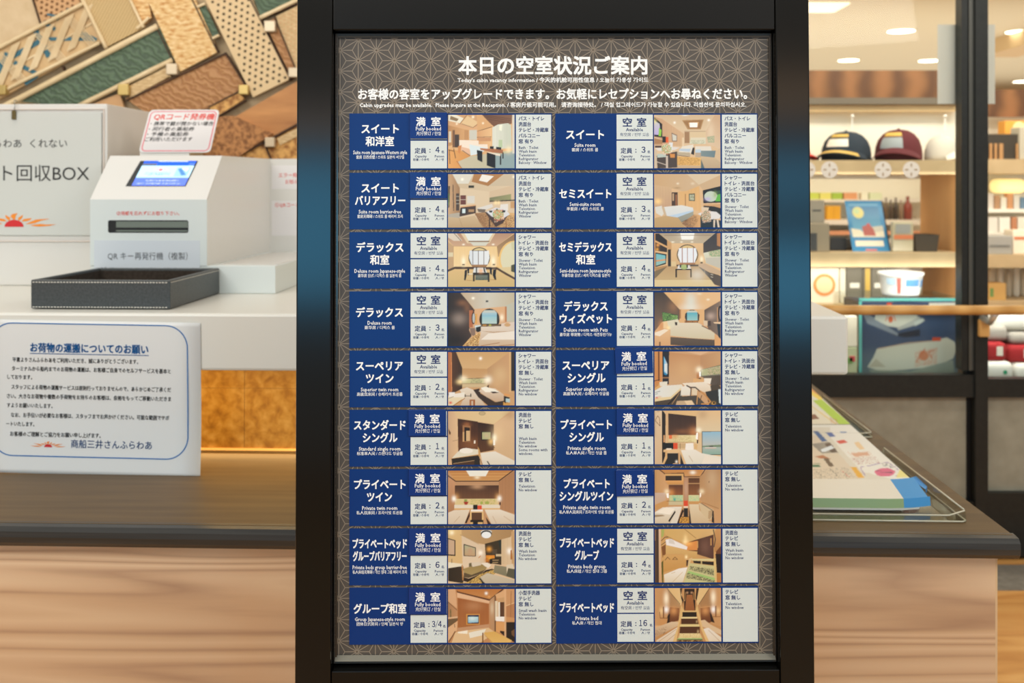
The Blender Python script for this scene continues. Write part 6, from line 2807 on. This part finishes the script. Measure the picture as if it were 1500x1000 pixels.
def item(name, label, cat, r, y, depth, m, group=None, z0=None, bev=0.003, extra=None, shape='box', taper=0.0):
    xa, za = G(r[0], r[3], y)
    xb, zb = G(r[2], r[1], y)
    if z0 is not None:
        zb += z0 - za
        za = z0
    o = empty(name, ((xa + xb) / 2, y, za))
    tag(o, label, cat, group)
    w2, h = (xb - xa) / 2, zb - za
    q = MB()
    if shape == 'box':
        q.box(-w2, 0, 0, w2, depth, h, bev=min(bev, w2 * 0.3, h * 0.2, depth * 0.3))
    elif shape == 'tub':
        q.lathe([(w2 * 0.80, 0), (w2 * 0.83, h * 0.1), (w2 * 0.97, h * 0.86), (w2 * 1.02, h * 0.88), (w2 * 1.02, h), (w2 * 0.94, h), (w2 * 0.78, h * 0.12), (0.001, h * 0.1)], 0, w2, 28)
    elif shape == 'bottle':
        q.lathe([(w2, 0), (w2, h * 0.55), (w2 * 0.85, h * 0.65), (w2 * 0.35, h * 0.78), (w2 * 0.32, h * 0.93), (w2 * 0.4, h * 0.94), (w2 * 0.4, h)], 0, w2, 16)
    elif shape == 'roll':
        q.lathe([(w2 * 0.9, 0), (w2, h * 0.1), (w2, h * 0.8), (w2 * 0.8, h * 0.95), (w2 * 0.3, h)], 0, w2, 20)
    elif shape == 'trap':
        q.add([(-w2 * 0.8, 0.01, 0), (w2 * 0.9, 0.01, 0), (w2 * 0.9, depth, 0), (-w2 * 0.8, depth, 0), (-w2, 0, h), (w2, 0, h), (w2, depth, h), (-w2, depth, h)],
              [(0, 3, 2, 1), (0, 1, 5, 4), (1, 2, 6, 5), (2, 3, 7, 6), (3, 0, 4, 7)])
        q.add([(-w2 * 0.9, 0.01, h * 0.8), (w2 * 0.9, 0.01, h * 0.8), (w2 * 0.9, depth * 0.95, h * 0.8), (-w2 * 0.9, depth * 0.95, h * 0.8)], [(0, 1, 2, 3)])
    elif shape == 'soft':
        bv = bmesh_box(-w2, 0, 0, w2, depth, h, min(w2, h, depth) * 0.42, 4)
        q.add(*bv, 0, True)
    q.build('body', m, o)
    if extra:
        for (nm, mm, ex) in extra:
            q = MB()
            if len(ex) == 4:
                q.box(-w2 + 2 * w2 * ex[0], -0.002, h * ex[1], -w2 + 2 * w2 * ex[2], 0.0, h * ex[3])
            else:
                yo = 0.002 * (1 + [e[0] for e in extra].index(nm))
                q.prism([(-w2 + 2 * w2 * ex[0] + ex[2] * w2 * math.cos(t), h * ex[1] + ex[2] * w2 * math.sin(t)) for t in np.linspace(0, math.tau, 21)[:-1]], 'y', -yo, 0.0)
            q.build(nm, mm, o)
    return o


def C(name, *c, rough=0.5, **k):
    return mat(name, c, rough, **k)


Z1 = G(0, 234.5, YA)[1] + 0.0005
Z2 = G(0, 370, YA)[1] + 0.0005
Z3 = G(0, 446, YA)[1] + 0.0005
BZ1 = G(0, 233, YB)[1] + 0.0005
BZ2 = G(0, 373, YB)[1] + 0.0005
BZ3 = G(0, 441, YB)[1] + 0.0005
FZ = G(0, 555, 3.8)[1]
# low cabinet behind the frosted panels
q = MB()
xa, _ = G(1120, 0, 3.8)
xb, _ = G(1700, 0, 3.8)
q.box(0, 0, 0, xb - xa, 0.38, FZ - 0.0005, bev=0.004)
o = q.build('low_cabinet', M_dark, loc=(xa, 3.70, 0))
tag(o, 'low dark cabinet behind the frosted glass panels', 'cabinet')


# caps -----------------------------------------------------------
def cap(label, cx, half, top, y, turn, m, mbrim, patch=None, gold=False):
    x, _ = G(cx, 235, y)
    z = Z1
    rr = half * y / F
    h = G(0, top, y)[1] - z
    o = empty('baseball_cap', (x, y + rr, z), (0, 0, turn))
    tag(o, label, 'cap', 'caps on the upper shop shelf')
    q = MB()
    prof = [(rr * 1.0, 0.0), (rr * 1.0, h * 0.22), (rr * 0.96, h * 0.45), (rr * 0.86, h * 0.66), (rr * 0.66, h * 0.84), (rr * 0.40, h * 0.95), (rr * 0.1, h * 0.985)]
    q.lathe(prof, 0, 0, 24, sy=1.02)
    q.build('crown', m, o)
    q = MB()
    q.lathe([(0.006, h * 0.97), (0.007, h * 1.0), (0.002, h * 1.03)], 0, 0, 10)
    q.build('button', mbrim, o)
    q = MB()
    vs, fs = [], []
    n = 12
    for j in range(5):
        for i in range(n + 1):
            a = math.pi * (0.12 + 0.76 * i / n)
            rad = rr * (0.95 + 0.48 * j / 4 * math.sin(a))
            xx = rad * math.cos(a)
            yy = -rad * math.sin(a) * 1.08
            vs.append((xx, yy, h * (0.16 + 0.10 * math.sin(a)) - h * 0.04 * j - h * 0.22 * (xx / rr) ** 2 * 0.6))
    k = len(vs)
    vs += [(a_, b_, c_ - 0.004) for a_, b_, c_ in vs]
    for j in range(4):
        for i in range(n):
            a = j * (n + 1) + i
            fs.append((a, a + n + 1, a + n + 2, a + 1))
            fs.append((k + a, k + a + 1, k + a + n + 2, k + a + n + 1))
    for i in range(n):
        a = 4 * (n + 1) + i
        fs.append((a, a + k, a + k + 1, a + 1))
    q.add(vs, fs, 0, True)
    zz = min(v[2] for v in vs)
    q.v = [(a_, b_, c_ - min(zz, 0) + 0.0005) for a_, b_, c_ in q.v]
    br = q.build('brim', mbrim, o)
    if gold:
        q = MB()
        for i in range(2, n - 2):
            a = 2 * (n + 1) + i
            b1, b2 = Vector(vs[a]), Vector(vs[a + 1])
            b3, b4 = Vector(vs[a + 2 * n + 3]), Vector(vs[a + 2 * n + 2])
            up = Vector((0, -0.001, 0.003 - min(zz, 0)))
            q.add([b1 + up, b2 + up, b3 + up, b4 + up], [(3, 2, 1, 0)])
        q.build('gold_embroidery', mat('gold_thread', (206, 170, 84), 0.5), br)
    if patch:
        for (nm, mm, a0, a1, h0, h1) in patch:
            q = MB()
            vs2 = []
            k2 = 8

            def rad_at(t):
                t = t * h
                for (ra, za), (rb, zb) in zip(prof[:-1], prof[1:]):
                    if za <= t <= zb:
                        return ra + (rb - ra) * (t - za) / (zb - za)
                return prof[-1][0]
            for jj in range(4):
                t = h0 + (h1 - h0) * jj / 3
                for i in range(k2 + 1):
                    a = -math.pi / 2 + a0 + (a1 - a0) * i / k2
                    rd = rad_at(t) + 0.0025
                    vs2.append((rd * math.cos(a), rd * 1.02 * math.sin(a), t * h))
            q.add(vs2, [(jj * (k2 + 1) + i, jj * (k2 + 1) + i + 1, (jj + 1) * (k2 + 1) + i + 1, (jj + 1) * (k2 + 1) + i) for jj in range(3) for i in range(k2)], 0, True)
            q.build(nm, mm, o)
    return o


M_navy = C('navy_cloth', 34, 46, 58, rough=0.8)
M_maroon = C('maroon_cloth', 92, 30, 36, rough=0.8)
M_redc = C('red_cloth', 196, 52, 40, rough=0.8)
M_greyc = C('grey_cloth', 206, 200, 188, rough=0.8)
M_goldt = C('gold_thread', 206, 170, 84)
M_wp = C('white_patch', 232, 224, 212)
M_gp = C('grey_blue_patch', 150, 158, 162)
cap('red baseball cap half hidden by the board frame', 1168, 26, 206, 4.32, 0.4, M_redc, M_redc)
cap('navy baseball cap with gold leaf embroidery on its brim', 1251, 36, 190, 4.30, R(-38), M_navy, M_navy,
    [('front_patch', M_wp, -0.55, 0.45, 0.46, 0.72), ('gold_lettering', M_goldt, -0.6, 0.5, 0.78, 0.88)], True)
cap('dark maroon baseball cap with grey blue front patch', 1329, 34, 187, 4.30, R(-30), M_maroon, M_maroon,
    [('front_patch', M_gp, -0.7, 0.35, 0.38, 0.72), ('gold_band', M_goldt, -0.7, 0.35, 0.76, 0.88)])
cap('pale grey baseball cap beside the dark post', 1389, 24, 197, 4.34, R(60), M_greyc, C('cream_cloth', 226, 220, 206, rough=0.8))

# middle shelf ---------------------------------------------------
M_tp = C('taupe_card', 142, 130, 110)
item('gift_box', 'taupe gift box on the middle shelf beside the board frame', 'box', (1160, 328, 1215.5, 370), 4.24, 0.10, M_tp, z0=Z2, extra=[('dark_label', C('dark_print', 60, 62, 64), (0.46, 0.05, 0.66, 0.66))])
item('gift_box', 'grey upright packet behind the taupe gift box', 'box', (1180, 294, 1208, 366), 4.40, 0.06, C('grey_card', 158, 150, 136), z0=Z2, extra=[('print_line', C('dark_print', 60, 62, 64), (0.35, 0.78, 0.8, 0.81))])
item('gift_box', 'black box lying left of the blue card', 'box', (1216, 349, 1240, 368), 4.34, 0.12, C('black_card', 44, 44, 48), z0=Z2)
item('gift_box', 'grey striped pouch left of the blue card', 'pouch', (1238, 352, 1250, 368), 4.42, 0.05, C('grey_stripe', 130, 124, 116), z0=Z2, shape='soft')
item('pack', 'bright yellow pack above the black box', 'pack', (1211.5, 302, 1231.5, 322), 6.34, 0.10, C('yellow_card', 236, 174, 40), z0=G(0, 322, 6.3)[1] + 0.0005, extra=[('fold', C('amber_line', 214, 150, 30), (0.48, 0, 0.52, 1))])
for i, (a, b2, c) in enumerate(((1296, 1302, (110, 88, 66)), (1303, 1309, (84, 66, 52)), (1310, 1317, (70, 56, 46)), (1318, 1323, (150, 120, 96)))):
    item('bottle', ['tan brown slim bottle next to the blue card', 'second slim bottle right of the blue card, dark brown', 'third slim bottle right of the blue card, darkest', 'pale brown slim bottle left of the red bottle'][i], 'bottle', (a, 290 + (i % 2) * 3, b2, 322), 6.36, 0.03, C('bottle_brown_%d' % i, *c, rough=0.3), 'slim bottles on the back display', z0=G(0, 322, 6.3)[1] + 0.0005, shape='bottle')
item('bottle', 'dark red bottle on the back display', 'bottle', (1326, 288, 1338, 322), 6.36, 0.03, C('bottle_red', 150, 70, 56, rough=0.3), z0=G(0, 322, 6.3)[1] + 0.0005, shape='bottle')
for i, (a, b2, col) in enumerate(((1186, 1200, (206, 218, 92)), (1201, 1218, (232, 224, 120)), (1219, 1234, (170, 198, 70)), (1236, 1256, (226, 160, 110)), (1262, 1272, (240, 236, 214)), (1274, 1292, (220, 226, 190)))):
    item('snack_pack', ['lime green pack nearest the board frame', 'yellow flat pack beside the lime green pack', 'green flat pack above the yellow carton', 'orange flat pack above the blue card', 'small white pack above the blue card', 'pale green pack above the blue card edge'][i], 'pack',
         (a, 282, b2, 292), 6.5, 0.06, C('snack_%d' % i, *col), 'flat packs on the back display top', z0=G(0, 292, 6.5)[1])
gbox('shelf', 1050, 292, 1380, 296, 6.45, 0.28, MATS['white_shelf'], uc)
# leaning blue card
BLUE = '''B 0 0 100 150
R 3a84b4 0,0,100,150
P 2c6c9c>74b0cc:y 12,20 88,20 88,100 12,100
R 78aac8 10,10,88,15
E d8c878 32,36,15,17
E b8c890 28,32,8,8
P ece0c8 6,82 30,86 40,96 60,92 92,80 92,108 8,108
P d0c8b8 50,80 92,74 92,90 60,96
P b86058 36,78 44,74 60,74 66,84 70,104 38,104
R c85050 50,68,58,76
R e8dcc8 12,118,86,134
R c87878 36,142,66,148
'''
x0c, z0c = G(1249, 370, 4.28)
x1c, _ = G(1303.5, 370, 4.28)
hc = G(0, 294, 4.36)[1] - Z2
bl = empty('display_card', (x0c, 4.28, Z2))
tag(bl, 'blue framed picture card with yellow moon leaning on the middle shelf', 'display card')
xt = G(1237, 294, 4.36)[0] - x0c
wc = x1c - x0c


def cardf(u, v, off=-0.0005):
    return (wc * u + xt * (1 - v), 0.08 * (1 - v) + off, hc * (1 - v))


picture('printed_face', paint(BLUE, 50, 75), 0, 0, 0, 0, 0, vcol_mat('gloss_print', 0.3), bl, fn=cardf)
q = MB()
A4 = [cardf(0, 1, 0), cardf(1, 1, 0), cardf(1, 0, 0), cardf(0, 0, 0)]
B4 = [(x + 0.012, y + 0.02, z) for x, y, z in A4]
q.add(A4 + B4, [(1, 2, 6, 5), (2, 3, 7, 6), (3, 0, 4, 7), (4, 5, 6, 7), (0, 1, 5, 4)])
q.build('frame', C('card_navy', 24, 44, 66), bl)
item('label_holder', 'clear label stand with orange band right of the blue card', 'stand', (1308, 326, 1338, 370), 4.25, 0.03, C('holder_taupe', 186, 176, 148, rough=0.15), z0=Z2, extra=[('orange_band', C('orange_print', 206, 120, 78), (0.05, 0.42, 0.98, 0.56)), ('photo', C('grey_print', 150, 150, 146), (0.12, 0.62, 0.85, 0.92))])
item('storage_bin', 'black tapered bin at the right end of the middle shelf', 'bin', (1340, 345, 1376, 370), 4.25, 0.12, C('black_bin', 70, 62, 52), z0=Z2, shape='trap')
# lower shelf
item('snack_pack', 'white pack with round orange label on the lower shelf', 'pack', (1184, 392, 1229, 444), 4.24, 0.05, C('pack_cream', 240, 226, 206), z0=Z3, extra=[('round_label', C('label_orange', 232, 150, 84), (0.52, 0.52, 0.72)), ('label_center', C('label_inner', 236, 214, 170), (0.52, 0.52, 0.54)), ('red_mark', C('label_red', 206, 84, 88), (0.44, 0.28, 0.58, 0.76))])
item('snack_pack', 'narrow white pack between the orange label and the dark boxes', 'pack', (1230, 393, 1239, 444), 4.26, 0.05, C('pack_white2', 236, 230, 214), z0=Z3)
for i, (a, b2) in enumerate(((1240, 1265), (1276, 1300))):
    item('gift_box', ['grey gift box left of the gold cord', 'grey gift box right of the gold cord'][i], 'box', (a, 392, b2, 444), 4.26, 0.06, C('warm_grey_box', 120, 114, 102), z0=Z3, extra=[('white_label', C('label_white', 232, 228, 218), (0.2, 0.42, 0.75, 0.56))])
item('gift_box', 'grey box with gold cord between two labelled boxes', 'box', (1265, 392, 1276, 444), 4.25, 0.06, C('warm_grey_box', 120, 114, 102), z0=Z3, extra=[('gold_cord', C('gold_thread', 206, 170, 84), (0.2, 0.35, 0.85, 0.98))])
item('paper_roll', 'white ribbed roll standing behind the printed tub', 'roll', (1300, 393, 1343, 444), 4.38, 0.1, noise_mat('ribbed_white', [(0.3, (222, 218, 206)), (0.7, (244, 242, 236))], 1, (120, 120, 1)), z0=Z3, shape='roll')
# glass case and printed carton in it, tub on top
YG = 3.72
gx0, gz0 = G(1258, 551, YG)
gx1, gz1 = G(1416, 439, YG)
gz0 = FZ
case = empty('glass_case', (gx0, YG, gz0))
tag(case, 'clear glass display case with teal edges holding the ship picture carton', 'display case')
gw, gh, gd = gx1 - gx0, gz1 - gz0, 0.30
M_teal = C('teal_glass_edge', 96, 176, 172, rough=0.1)
for nm, bb in (('front_pane', (0, 0, 0, gw, 0.004, gh)), ('side_pane', (0, 0.004, 0, 0.004, gd, gh)), ('side_pane', (gw - 0.004, 0.004, 0, gw, gd, gh)), ('top_pane', (0, 0, gh, gw, gd, gh + 0.004))):
    q = MB()
    q.box(*bb)
    q.build(nm, M_glass, case)
for nm, bb in (('edge_strip', (0, -0.003, 0, 0.010, 0.001, gh)), ('edge_strip', (gw - 0.008, -0.003, 0, gw, 0.001, gh)), ('edge_strip', (0, -0.003, gh - 0.004, gw, 0.001, gh + 0.006)), ('edge_strip', (0, -0.003, 0, gw, 0.001, 0.006))):
    q = MB()
    q.box(*bb)
    q.build(nm, M_teal, case)
SHIP = '''B 0 0 158 112
P 38486a>4a5c80:y 0,0 158,0 158,70 0,70
P 44587c>7c8a90:y 0,60 158,60 158,112 0,112
P 2c3448 50,46 96,38 96,48 70,50
P 8c94a8 0,10 60,44 60,48 10,30
P b8b8bc 56,24 96,20 98,30 60,40
P dcd8d4 24,12 36,6 84,4 90,10 92,22 60,36 44,34 22,24
P c8ccd0 86,28 100,22 104,26 88,34
P d8d0cc 110,0 158,0 158,10 130,12 112,8
E dc6c4c 48,24,4,5
L d86040 1.4 40,26 44,16 48,12
L d86040 1.4 56,26 52,16 50,12
R d04c38 42,0,50,6
P dcd6ce 10,92 20,78 26,66 70,60 110,56 140,50 152,56 156,66 150,80 120,92 70,96 30,98
P a8aca8>8c9890:y 12,96 80,98 150,82 152,100 140,112 30,112
L c8a898 1.5 28,66 76,58 130,54
R d85840 116,50,130,55
E d8886c 102,76,8,7
L d06848 1.5 90,84 100,72 104,66
L d06848 1.5 116,80 110,70 120,68
N e09478 .35 88,70 124,64 124,88 88,92
P c8bcae 12,92 24,80 40,92
'''
sc = empty('ship_carton', (gx0 + 0.02, YG + 0.03, gz0 + 0.004))
tag(sc, 'navy carton printed with two white ships inside the glass case', 'carton')
picture('printed_face', paint(SHIP, 150, 106), 0.0, gh - 0.018, gw - 0.04, 0.0, -0.0006, vcol_mat('gloss_print', 0.3), sc)
q = MB()
q.box(0, 0, 0, gw - 0.04, 0.2, gh - 0.018)
q.build('body', C('carton_navy', 50, 66, 100), sc)
xt0, zt0 = G(1331, 439, YG)
tub = item('paper_tub', 'white paper tub with blue and red print on the glass case', 'tub', (1299, 405, 1364, 439), YG + 0.04, 0.1, C('tub_white', 240, 240, 240), z0=gz0 + gh + 0.0065, shape='tub')
hh_ = G(0, 405, YG + 0.04)[1] - G(0, 439, YG + 0.04)[1]
rw = (G(1364, 0, YG + 0.04)[0] - G(1299, 0, YG + 0.04)[0]) / 2


def tub_patch(a0, a1, h0, h1, m, nm):
    q = MB()
    vs = []
    for jj in range(3):
        t = h0 + (h1 - h0) * jj / 2
        rd = rw * (0.83 + (0.97 - 0.83) * (t - 0.1) / 0.76) + 0.001
        for i in range(9):
            a = R(a0 + (a1 - a0) * i / 8)
            vs.append((rd * math.sin(a), rw - rd * math.cos(a), t * hh_))
    q.add(vs, [(j * 9 + i, j * 9 + i + 1, j * 9 + i + 10, j * 9 + i + 9) for j in range(2) for i in range(8)], 0, True)
    q.build(nm, m, tub)


tub_patch(-6, 34, 0.44, 0.72, C('tub_blue', 96, 150, 206), 'blue_print')
tub_patch(44, 76, 0.38, 0.70, C('tub_blue', 96, 150, 206), 'blue_print')
tub_patch(-60, -34, 0.5, 0.76, C('tub_lightblue', 176, 204, 228), 'pale_blue_print')
tub_patch(-30, -20, 0.12, 0.80, C('tub_red', 220, 108, 96), 'red_print')
item('snack_pack', 'green and white pack between the counter and the glass case', 'pack', (1238, 500, 1256, 553), 3.72, 0.03, C('pack_green', 190, 196, 160), z0=FZ, extra=[('green_print', C('leaf_green', 120, 160, 90), (0.1, 0.55, 0.6, 0.7)), ('red_print', C('label_red', 206, 84, 88), (0.35, 0.6, 0.8, 0.75))])
item('snack_pack', 'white pack standing on the green pack left of the glass case', 'pack', (1238, 455, 1256, 500), 3.72, 0.03, C('pack_white2', 236, 230, 214), z0=FZ + (500 - 553) / F * 3.72 * -1 + 0.0005)
item('candy', 'small red wrapped sweet at the foot of the glass case', 'sweet', (1228, 546, 1256, 553), 3.72, 0.03, C('sweet_red', 150, 56, 44), z0=FZ, shape='soft')
# right bay: cabinet top ------------------------------------------
M_towelw = C('towel_white', 226, 224, 216, rough=0.9)
M_towelr = C('towel_red', 168, 40, 46, rough=0.9)
M_towelg = C('towel_grey', 176, 170, 162, rough=0.9)
RT = [
    ('folded_towel', 'white folded towel with green leaf mark right of the post', 'towel', (1444, 524, 1487, 553), 3.74, 0.16, M_towelw, FZ, [('leaf_mark', C('leaf_green2', 44, 150, 110), (0.66, 0.5, 0.14))]),
    ('folded_towel', 'white folded towel at the right frame edge', 'towel', (1488, 528, 1525, 553), 3.75, 0.16, M_towelw, FZ, None),
    ('folded_towel', 'red towel with white mark resting on the leaf marked towel', 'towel', (1444, 497, 1476, 524), 3.76, 0.15, M_towelr, FZ + 0.073, [('white_mark', M_wp, (0.5, 0.3, 0.78, 0.8))]),
    ('folded_towel', 'red towel at the right frame edge', 'towel', (1477, 503, 1515, 528), 3.78, 0.15, M_towelr, FZ + 0.064, [('white_mark', M_wp, (0.6, 0.3, 0.8, 0.8))]),
]
for nm, lab, ct, r, y, dp_, mm, zz, ex in RT:
    item(nm, lab, ct, r, y, dp_, mm, 'folded towels beside the post', z0=zz, shape='soft', extra=ex)
item('folded_towel', 'grey folded towel under the white bag', 'towel', (1444, 476, 1478, 498), 3.79, 0.14, M_towelg, 'folded towels beside the post', z0=FZ + 0.142, shape='soft')
item('folded_towel', 'grey folded towel at the right frame edge', 'towel', (1479, 486, 1520, 503), 3.80, 0.14, M_towelg, 'folded towels beside the post', z0=FZ + 0.128, shape='soft')
item('folded_towel', 'white plump towel topmost of the stack below the handrail', 'towel', (1456, 462, 1530, 486), 3.82, 0.14, M_towelw, 'folded towels beside the post', z0=FZ + 0.175, shape='soft')
# right bay: upper shelf
item('display_rack', 'black rack holding small wooden boards on the right upper shelf', 'rack', (1444, 196, 1492, 233), 5.24, 0.12, C('black_rack', 64, 56, 46), z0=BZ1)
for i, (a, b2) in enumerate(((1450, 1454), (1457, 1461), (1464, 1470), (1489, 1492))):
    item('wooden_stick', ['first upright wooden board in the black rack', 'second upright wooden board in the black rack', 'third and widest wooden board in the black rack', 'wooden board at the right end of the black rack'][i], 'board', (a, 209, b2, 232), 5.225, 0.008, C('stick_wood', 186, 140, 92), 'small boards in the black rack', z0=BZ1)
item('gift_box', 'orange ringed lamp box on the right upper shelf', 'box', (1472, 174, 1510, 196), 5.40, 0.08, C('orange_glow_box', 238, 168, 72), z0=BZ1 + 0.129, extra=[('ring', C('pale_ring', 250, 226, 170), (0.55, 0.5, 0.5))])
item('gift_box', 'grey open box at the right frame edge of the upper shelf', 'box', (1494, 186, 1530, 233), 5.22, 0.10, C('light_grey_box', 196, 188, 170), z0=BZ1)
# right bay: between the shelves
cols = [(224, 214, 204), (182, 140, 104), (232, 226, 214), (206, 150, 104), (220, 216, 210), (110, 140, 168)]
labs = ['white packet', 'tan packet', 'cream packet', 'orange packet', 'pale grey packet', 'blue packet']
for i in range(6):
    a = 1447 + i * 9.6
    item('snack_pack', labs[i] + ' in the upper row right of the dark post', 'packet', (a, 283 + (i % 3) * 3, a + 8.6, 306), 5.45, 0.04, C('rpack_%d' % i, *cols[i]), 'upper row of packets on the right shelf', z0=G(0, 306, 5.45)[1] + 0.0005)
gbox('shelf', 1430, 306, 1700, 311, 5.42, 0.18, MATS['white_shelf'], ub)
gbox('shelf', 1430, 340, 1700, 345, 5.42, 0.18, MATS['white_shelf'], ub)
for i, (a, b2, c, lab) in enumerate(((1448, 1462, (226, 216, 206), 'white packet'), (1464, 1480, (234, 228, 218), 'wide cream packet'), (1482, 1490, (190, 128, 92), 'brown packet'), (1491, 1505, (232, 222, 208), 'cream packet'))):
    item('snack_pack', lab + ' in the lower packet row right of the post', 'packet', (a, 318, b2, 340), 5.45, 0.04, C('spack_%d' % i, *c), 'lower row of packets on the right shelf', z0=G(0, 340, 5.45)[1] + 0.0005)
item('paper_lantern', 'glowing cream lamp above the upper packet row', 'lamp', (1462, 262, 1506, 283), 5.40, 0.12, mat('lamp_paper', (255, 236, 180), 0.6, emit=(255, 226, 150), es=0.9), shape='soft')
item('gift_box', 'grey tissue box right of the post on the middle shelf', 'box', (1446, 346, 1483, 373), 5.23, 0.14, C('tissue_grey', 164, 160, 154), z0=BZ2, extra=[('dark_line', C('mid_grey', 120, 118, 114), (0.1, 0.4, 0.9, 0.5))])
item('gift_box', 'white box with orange lettering at the right frame edge', 'box', (1484, 338, 1515, 373), 5.26, 0.10, C('pack_cream', 240, 226, 206), z0=BZ2, extra=[('orange_line', C('orange_print', 206, 120, 78), (0.05, 0.6, 0.9, 0.72))])
# right bay: lower shelf
item('wooden_tray', 'small wooden box with green mark right of the post', 'box', (1447, 416, 1474, 441), 5.24, 0.10, C('tray_wood', 222, 176, 106), z0=BZ3, extra=[('green_mark', C('leaf_green', 120, 160, 90), (0.12, 0.2, 0.3, 0.7))])
for i, (a, b2, t, c) in enumerate(((1449, 1460, 398, (228, 218, 196)), (1462, 1472, 396, (238, 230, 214)), (1475, 1484, 402, (214, 202, 180)), (1486, 1496, 396, (240, 234, 220)), (1498, 1510, 400, (220, 208, 186)))):
    item('jar', ['jar at the back left above the wooden box', 'cream jar behind the wooden box', 'tan jar right of the wooden box', 'white jar near the right frame edge', 'jar at the right frame edge'][i], 'jar', (a, t, b2, 441), 5.42, 0.04, C('jar_%d' % i, *c), 'jars on the right lower shelf', z0=BZ3, shape='roll')
